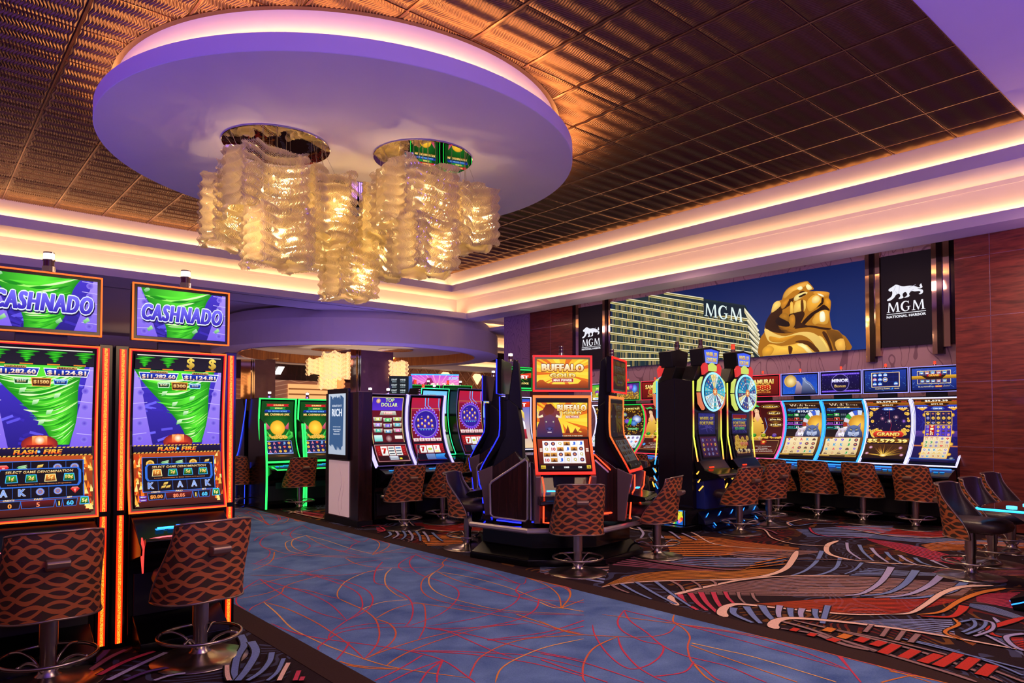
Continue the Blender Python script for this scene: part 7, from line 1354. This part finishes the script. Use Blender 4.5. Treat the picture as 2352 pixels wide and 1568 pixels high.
    A.build('sign_face',lambda u,vv,k:((u-.5)*.42,-.103-k,2.68+vv*.25),SCREEN,T)
    signal(T,.02,.12,2.97,1.3,'r' if v else 'd')
    return T
wheelm(9.99,6.62,0,'nearer wheel machine with a blue and red jewelled wheel on top',0)
wheelm(10.98,6.62,0,'farther wheel machine with a pinkish lit wheel on top',1)
Tb=wheelm(9.99,7.30,PI,'wheel machine facing away, only its dark side and blue edge visible',0)
m=MB(); m.box(-.408,.30,.36,-.400,.335,2.42); m.obj('side_seam',BLACKM,Tb)
m=MB(); m.prism([(.18,2.45),(.50,2.45),(.34,2.26)],-.412,-.402,'x'); m.obj('side_badge',SILVER,Tb)
m=MB(); m.tube([(.415,-.01,2.42),(.415,-.01,1.8)],.012,6); m.tube([(.415,-.03,1.15),(.415,-.06,1.02)],.010,6)
for q in range(3): m.tube([(.415,-.10+.02*q,.96-.13*q),(.415,-.04+.02*q,.88-.13*q)],.010,6)
m.obj('edge_light',CYAN,Tb)
# ================= MACHINE AT THE RIGHT EDGE =================
T=thing('slot_machine','machine at the right edge, only its blue-edged glass deck and dark foot in view','slot machine',(9.15,1.55,0),PI)
m=MB(); m.box(-.5,.0,.10,.5,.5,2.2); m.obj('cabinet_body',BLACK,T,.01)
def rr(x0,x1,y0,y1,r,n=6):
    P=[]
    for cx,cy,a in ((x1-r,y1-r,0),(x0+r,y1-r,PI/2),(x0+r,y0+r,PI),(x1-r,y0+r,1.5*PI)):
        for i in range(n+1): P.append((cx+r*math.cos(a+i*PI/2/n),cy+r*math.sin(a+i*PI/2/n)))
    return P
m=MB(); m.prism(rr(-.44,.44,-.90,.02,.10),.80,.83,'z'); m.obj('glass_deck',mat('deck_glass','141020',.05,.2,coat=1),T)
m=MB(); m.tube([(a,b,.812) for a,b in rr(-.445,.445,-.905,.02,.10)],.012,6,True); m.obj('deck_edge_light',led('bright_cyan',(.02,.42,1),3),T)
m=MB(); m.cyl(.22,-.62,.83,.845,.05,20); m.cyl(-.12,-.55,.83,.845,.05,20); m.obj('button_rings',led('button_glow',(.05,.45,1),4),T)
m=MB(); m.prism([(-.72,.80),(-.60,.74),(.0,.40),(.0,.10),(.1,.8)],-.22,.22,'x'); m.obj('deck_bracket',SILVER,T,.01)
m=MB(); m.prism([(-.35,.0),(-.38,.10),(.0,.26),(.5,.26),(.5,0)],-.95,1.35,'x'); m.obj('foot_platform',BLACK,T,.01)
m=MB(); m.tube([(1.36,-.36,.05),(1.36,-.10,.16)],.006,5); m.tube([(.9,-.385,.07),(1.3,-.385,.07)],.006,5); m.obj('platform_light',led('step_blue',(.02,.22,1),3),T)
# ================= CHANDELIERS =================
GLS=NT('wavy_glass'); nt=GLS.nt; nt.nodes.remove(GLS.b); out=nt.nodes['Material Output']
tr=GLS.n('BsdfTransparent'); tr.inputs[0].default_value=(1,.97,.92,1); tl=GLS.n('BsdfTranslucent'); tl.inputs[0].default_value=(.96,.86,.52,1); gs=GLS.n('BsdfGlossy'); gs.inputs[0].default_value=(1,.96,.88,1); gs.inputs['Roughness'].default_value=.10; df=GLS.n('BsdfDiffuse'); df.inputs[0].default_value=(.85,.78,.52,1)
def mixs(f,a,b): x=GLS.n('MixShader'); x.inputs[0].default_value=f; GLS.l(a,x.inputs[1]); GLS.l(b,x.inputs[2]); return x.outputs[0]
sh=mixs(.60,tr.outputs[0],mixs(.38,mixs(.30,tl.outputs[0],df.outputs[0]),gs.outputs[0])); GLS.l(sh,out.inputs[0]); GLS=GLS.m
def fins(s,h,seed,dens=1.0):
    """a lantern of thin vertical wavy glass blades set edge-out around a rippled square"""
    rd=random.Random(seed); mb=MB(); n=int(4*s/.0165*dens); a=s/2; lam=.128; nz=int(h/.0175)
    for i in range(n):
        t=i/n*4; sd=int(t); u=(t-sd)-.5
        rip=.055*math.cos(2*PI*u*1.0)*(1 if sd%2 else -1)+.02*math.sin(5*PI*u)
        base={0:(u*s,-a-rip),1:(a+rip,u*s),2:(-u*s,a+rip),3:(-a-rip,-u*s)}[sd]; nx,ny={0:(0,-1),1:(1,0),2:(0,1),3:(-1,0)}[sd]
        tx,ty=-ny,nx; jz=rd.uniform(-.006,.006); ph=1.9*math.sin(u*PI*1.8+seed*1.3)+rd.uniform(-.03,.03)
        dp=.034; vs=[]
        ztop=h+.035*math.cos(u*7+seed)+jz; zbot=.03*math.sin(u*6+seed)+jz
        for k in range(nz+1):
            z=zbot+(ztop-zbot)*k/nz; w=.022*math.sin(2*PI*z/lam+ph); sw=.017*math.cos(2*PI*z/lam+ph)
            for e,g in ((-dp/2,0),(dp/2,-.0038),(dp/2,.0038)): q=e+w; vs.append((base[0]+nx*q+tx*(sw+g),base[1]+ny*q+ty*(sw+g),z))
        mb.add(vs,[(3*k+a,3*k+(a+1)%3,3*k+3+(a+1)%3,3*k+3+a) for k in range(nz) for a in range(3)],False)
    return mb
def bulb(par,x,y,z,p):
    m=MB(); m.lathe([(0,-.035),(.014,-.028),(.019,-.01),(.014,.015),(.009,.03),(0,.035)],12); o=m.obj('bulb',led('bulb_glow',(1,.66,.26),9),par); o.location=(x,y,z)
    m=MB(); m.cyl(0,0,.03,.085,.016,10); m.obj('bulb_socket',CHROME,o)
    l=bpy.data.lights.new('bulb_lamp','POINT'); l.energy=p; l.color=(1,.70,.33); l.shadow_soft_size=.05
    q=bpy.data.objects.new('bulb_lamp',l); C.objects.link(q); q.parent=par; q.location=(x,y,z-.07)
def canopy(T,x,y,z,r,ox,oy):
    m=MB(); m.lathe([(0,0),(r,0),(r+.006,.006),(r,.02)],56,smooth=False); o=m.obj('mirror_canopy',mat('canopy_mirror','f0e8e0',.015,1),T); o.location=(x-ox,y-oy,z)
MB
CANS=[(3.77,9.23,[(3.35,9.90,4.18,5.12,.56,0),(3.50,9.03,4.44,5.24,.84,1),(3.57,8.72,3.74,4.44,.66,2),(4.38,9.06,4.26,5.18,.60,3)]),
      (5.54,8.32,[(5.22,8.07,4.42,5.19,.80,4),(5.21,7.83,3.72,4.44,.64,5),(6.03,7.98,4.22,5.08,.62,6),(5.30,9.02,4.45,5.2,.48,7)]),
      (5.43,10.45,[(4.80,9.95,4.05,4.85,.80,8),(5.03,9.57,3.60,4.28,.60,9),(5.80,9.95,4.08,4.80,.60,10)])]
LBL=['left cluster of wavy glass lanterns hung under the left mirrored disc','right cluster of wavy glass lanterns hung under the right mirrored disc','lowest cluster of wavy glass lanterns, in the middle of the chandelier']
for ci,(cx,cy,dl) in enumerate(CANS):
    T=thing('chandelier',LBL[ci],'chandelier',(cx,cy,5.5),0,'wavy glass chandelier clusters')
    canopy(T,cx,cy,-.018,.70,cx,cy)
    for (x,y,z0,z1,s,sd) in dl:
        m=fins(s,z1-z0,sd); o=m.obj('glass_lantern',GLS,T); o.location=(x-cx,y-cy,z0-5.5); o['kind']='stuff'
        m=MB()
        for k in range(4):
            a=.6+k*PI/2; px,py=x-cx+.2*math.cos(a),y-cy+.2*math.sin(a); L=math.hypot(px,py); f=min(1,.62/L) if L else 1
            m.tube([(px,py,z1-5.5-.05),(px*f if L>.62 else px,py*f if L>.62 else py,-.02)],.0022,4)
        m.tube([(x-cx,y-cy,z0+.45*(z1-z0)-5.5+.08),(x-cx,y-cy,z1-5.5-.02),((x-cx)*min(1,.6/max(.01,math.hypot(x-cx,y-cy))),(y-cy)*min(1,.6/max(.01,math.hypot(x-cx,y-cy))),-.02)],.005,6)
        m.obj('suspension_wires',STEEL,T)
        h=z1-z0
        bulb(T,x-cx,y-cy,z0+h*.42-5.5,7); bulb(T,x-cx+.10*(1 if sd%2 else -1),y-cy-.12,z0+h*.62-5.5,5)
# far chandelier in the dome of the next hall
T=thing('chandelier','distant glowing wavy glass chandelier under the far ceiling ring','chandelier',(11.3,20.3,4.2))
def at(px,dep,z):
    k=(px-1175.67)/1609.3*dep; return (.6555*dep+.7549*k, .7547*dep-.6556*k, z)
FARG=mat('far_glass','e8c890',.3,emit=(1,.58,.24),es=.9)
for i,(px,dep,z0,z1,s) in enumerate(((735,21.5,3.18,3.66,.62),(770,21.0,3.02,3.80,.60),(800,21.8,3.2,3.72,.6),(822,22.3,2.9,3.6,.5),(905,22.0,3.0,3.62,.55),(757,21.8,2.75,3.2,.5))):
    X,Y,Z=at(px,dep,z0); m=fins(s,z1-z0,20+i,.55); o=m.obj('glass_lantern',FARG,T); o.location=(X-11.3,Y-20.3,z0-4.2); o['kind']='stuff'
# ================= FAR SIGNS =================
T=thing('jackpot_sign','curved pink desert jackpot sign with a cyan top edge above the far machines','sign',(*at(997,19.0,0)[:2],2.62),-.55)
def sgn(u,v,k): a=(u-.5)*.9; return (1.5*math.sin(a)*.98,-.25*math.cos(a)-k,v*.36)
m=MB(); m.grid(lambda u,v:sgn(u,v,-.05),16,2); m.grid(lambda u,v:sgn(1-u,v,-.12),16,2); m.obj('sign_body',BLACKM,T)
A=Art(1.4,.36); A.rect(0,0,1,1,'c850d8','ff90b0')
for k in range(12): a=.3+k*.2; A.line([(.55,.0),(.55+.7*math.cos(a),1.4*math.sin(a))],[.004,.03],'ff9ad0')
A.poly([(0,0),(0,.35),(.04,.55),(.07,.7),(.10,.55),(.13,.30),(.18,.42),(.24,.28),(.30,.45),(.35,.80),(.42,.82),(.47,.45),(.5,.0)],'a82868','8a1850')
A.text('SUPER',.88,.78,.20,'a0d8ff',w=.20,bold=.05); A.text('$1,200',.66,.24,.36,'fff4e0','ffb8c0',w=.50,bold=.08,out='c03080',ow=.04)
q=[]
for pts,cols,k in A.q: q.append(([(min(1,max(0,p[0])),min(1,max(0,p[1]))) for p in pts],cols,k))
A.q=q; A.build('sign_face',lambda u,v,k:sgn(u,v,.002+k),SCREEN,T,step=.0004)
m=MB(); m.tube([sgn(i/16,1.04,0) for i in range(17)],.018,6); m.obj('top_light',CYAN,T)
X,Y,_=at(915,17.5,0)
T=thing('menu_board','black menu board with blue side leaning beyond the brown column','sign',(X,Y,2.42),-.45)
MB().box(-.24,-.03,0,.24,.03,.46).obj('board',BLACKM,T); MB().box(.24,-.03,0,.33,.03,.46).obj('blue_edge',mat('board_blue','2060c0',.4,emit=(.05,.2,.7),es=.5),T)
A=Art(.46,.44); A.rect(0,0,1,1,'141c20')
for r in range(3):
    for c_ in range(2): A.text(('DRAFT','WINE')[c_],.25+.45*c_,.80-.30*r,.10,'d8e4e8',w=.30); A.text(('BEER','SPIRITS')[c_],.25+.45*c_,.68-.30*r,.06,'9ab0b8',w=.26)
A.build('board_writing',lambda u,v,k:((u-.5)*.46,-.034-k,.01+v*.44),SCREEN_DIM,T)
# low dark bank of far machines under the sign
for i,(px,dep) in enumerate(((975,18.0),(1050,18.3))):
    X,Y,_=at(px,dep,0); T=cabinet('slot_machine',('distant dark-topped machine left below the pink sign','distant dark-topped machine right below the pink sign')[i],(X,Y),-.3,.8,[(a,b+.35*(b-.9)) for a,b in BP],GREENL,a_coinface,None,None,t=.016,group=None,sig=[(-.2,.2,2.68,1.3,'r'),(.15,.2,2.68,1.3,'w')])
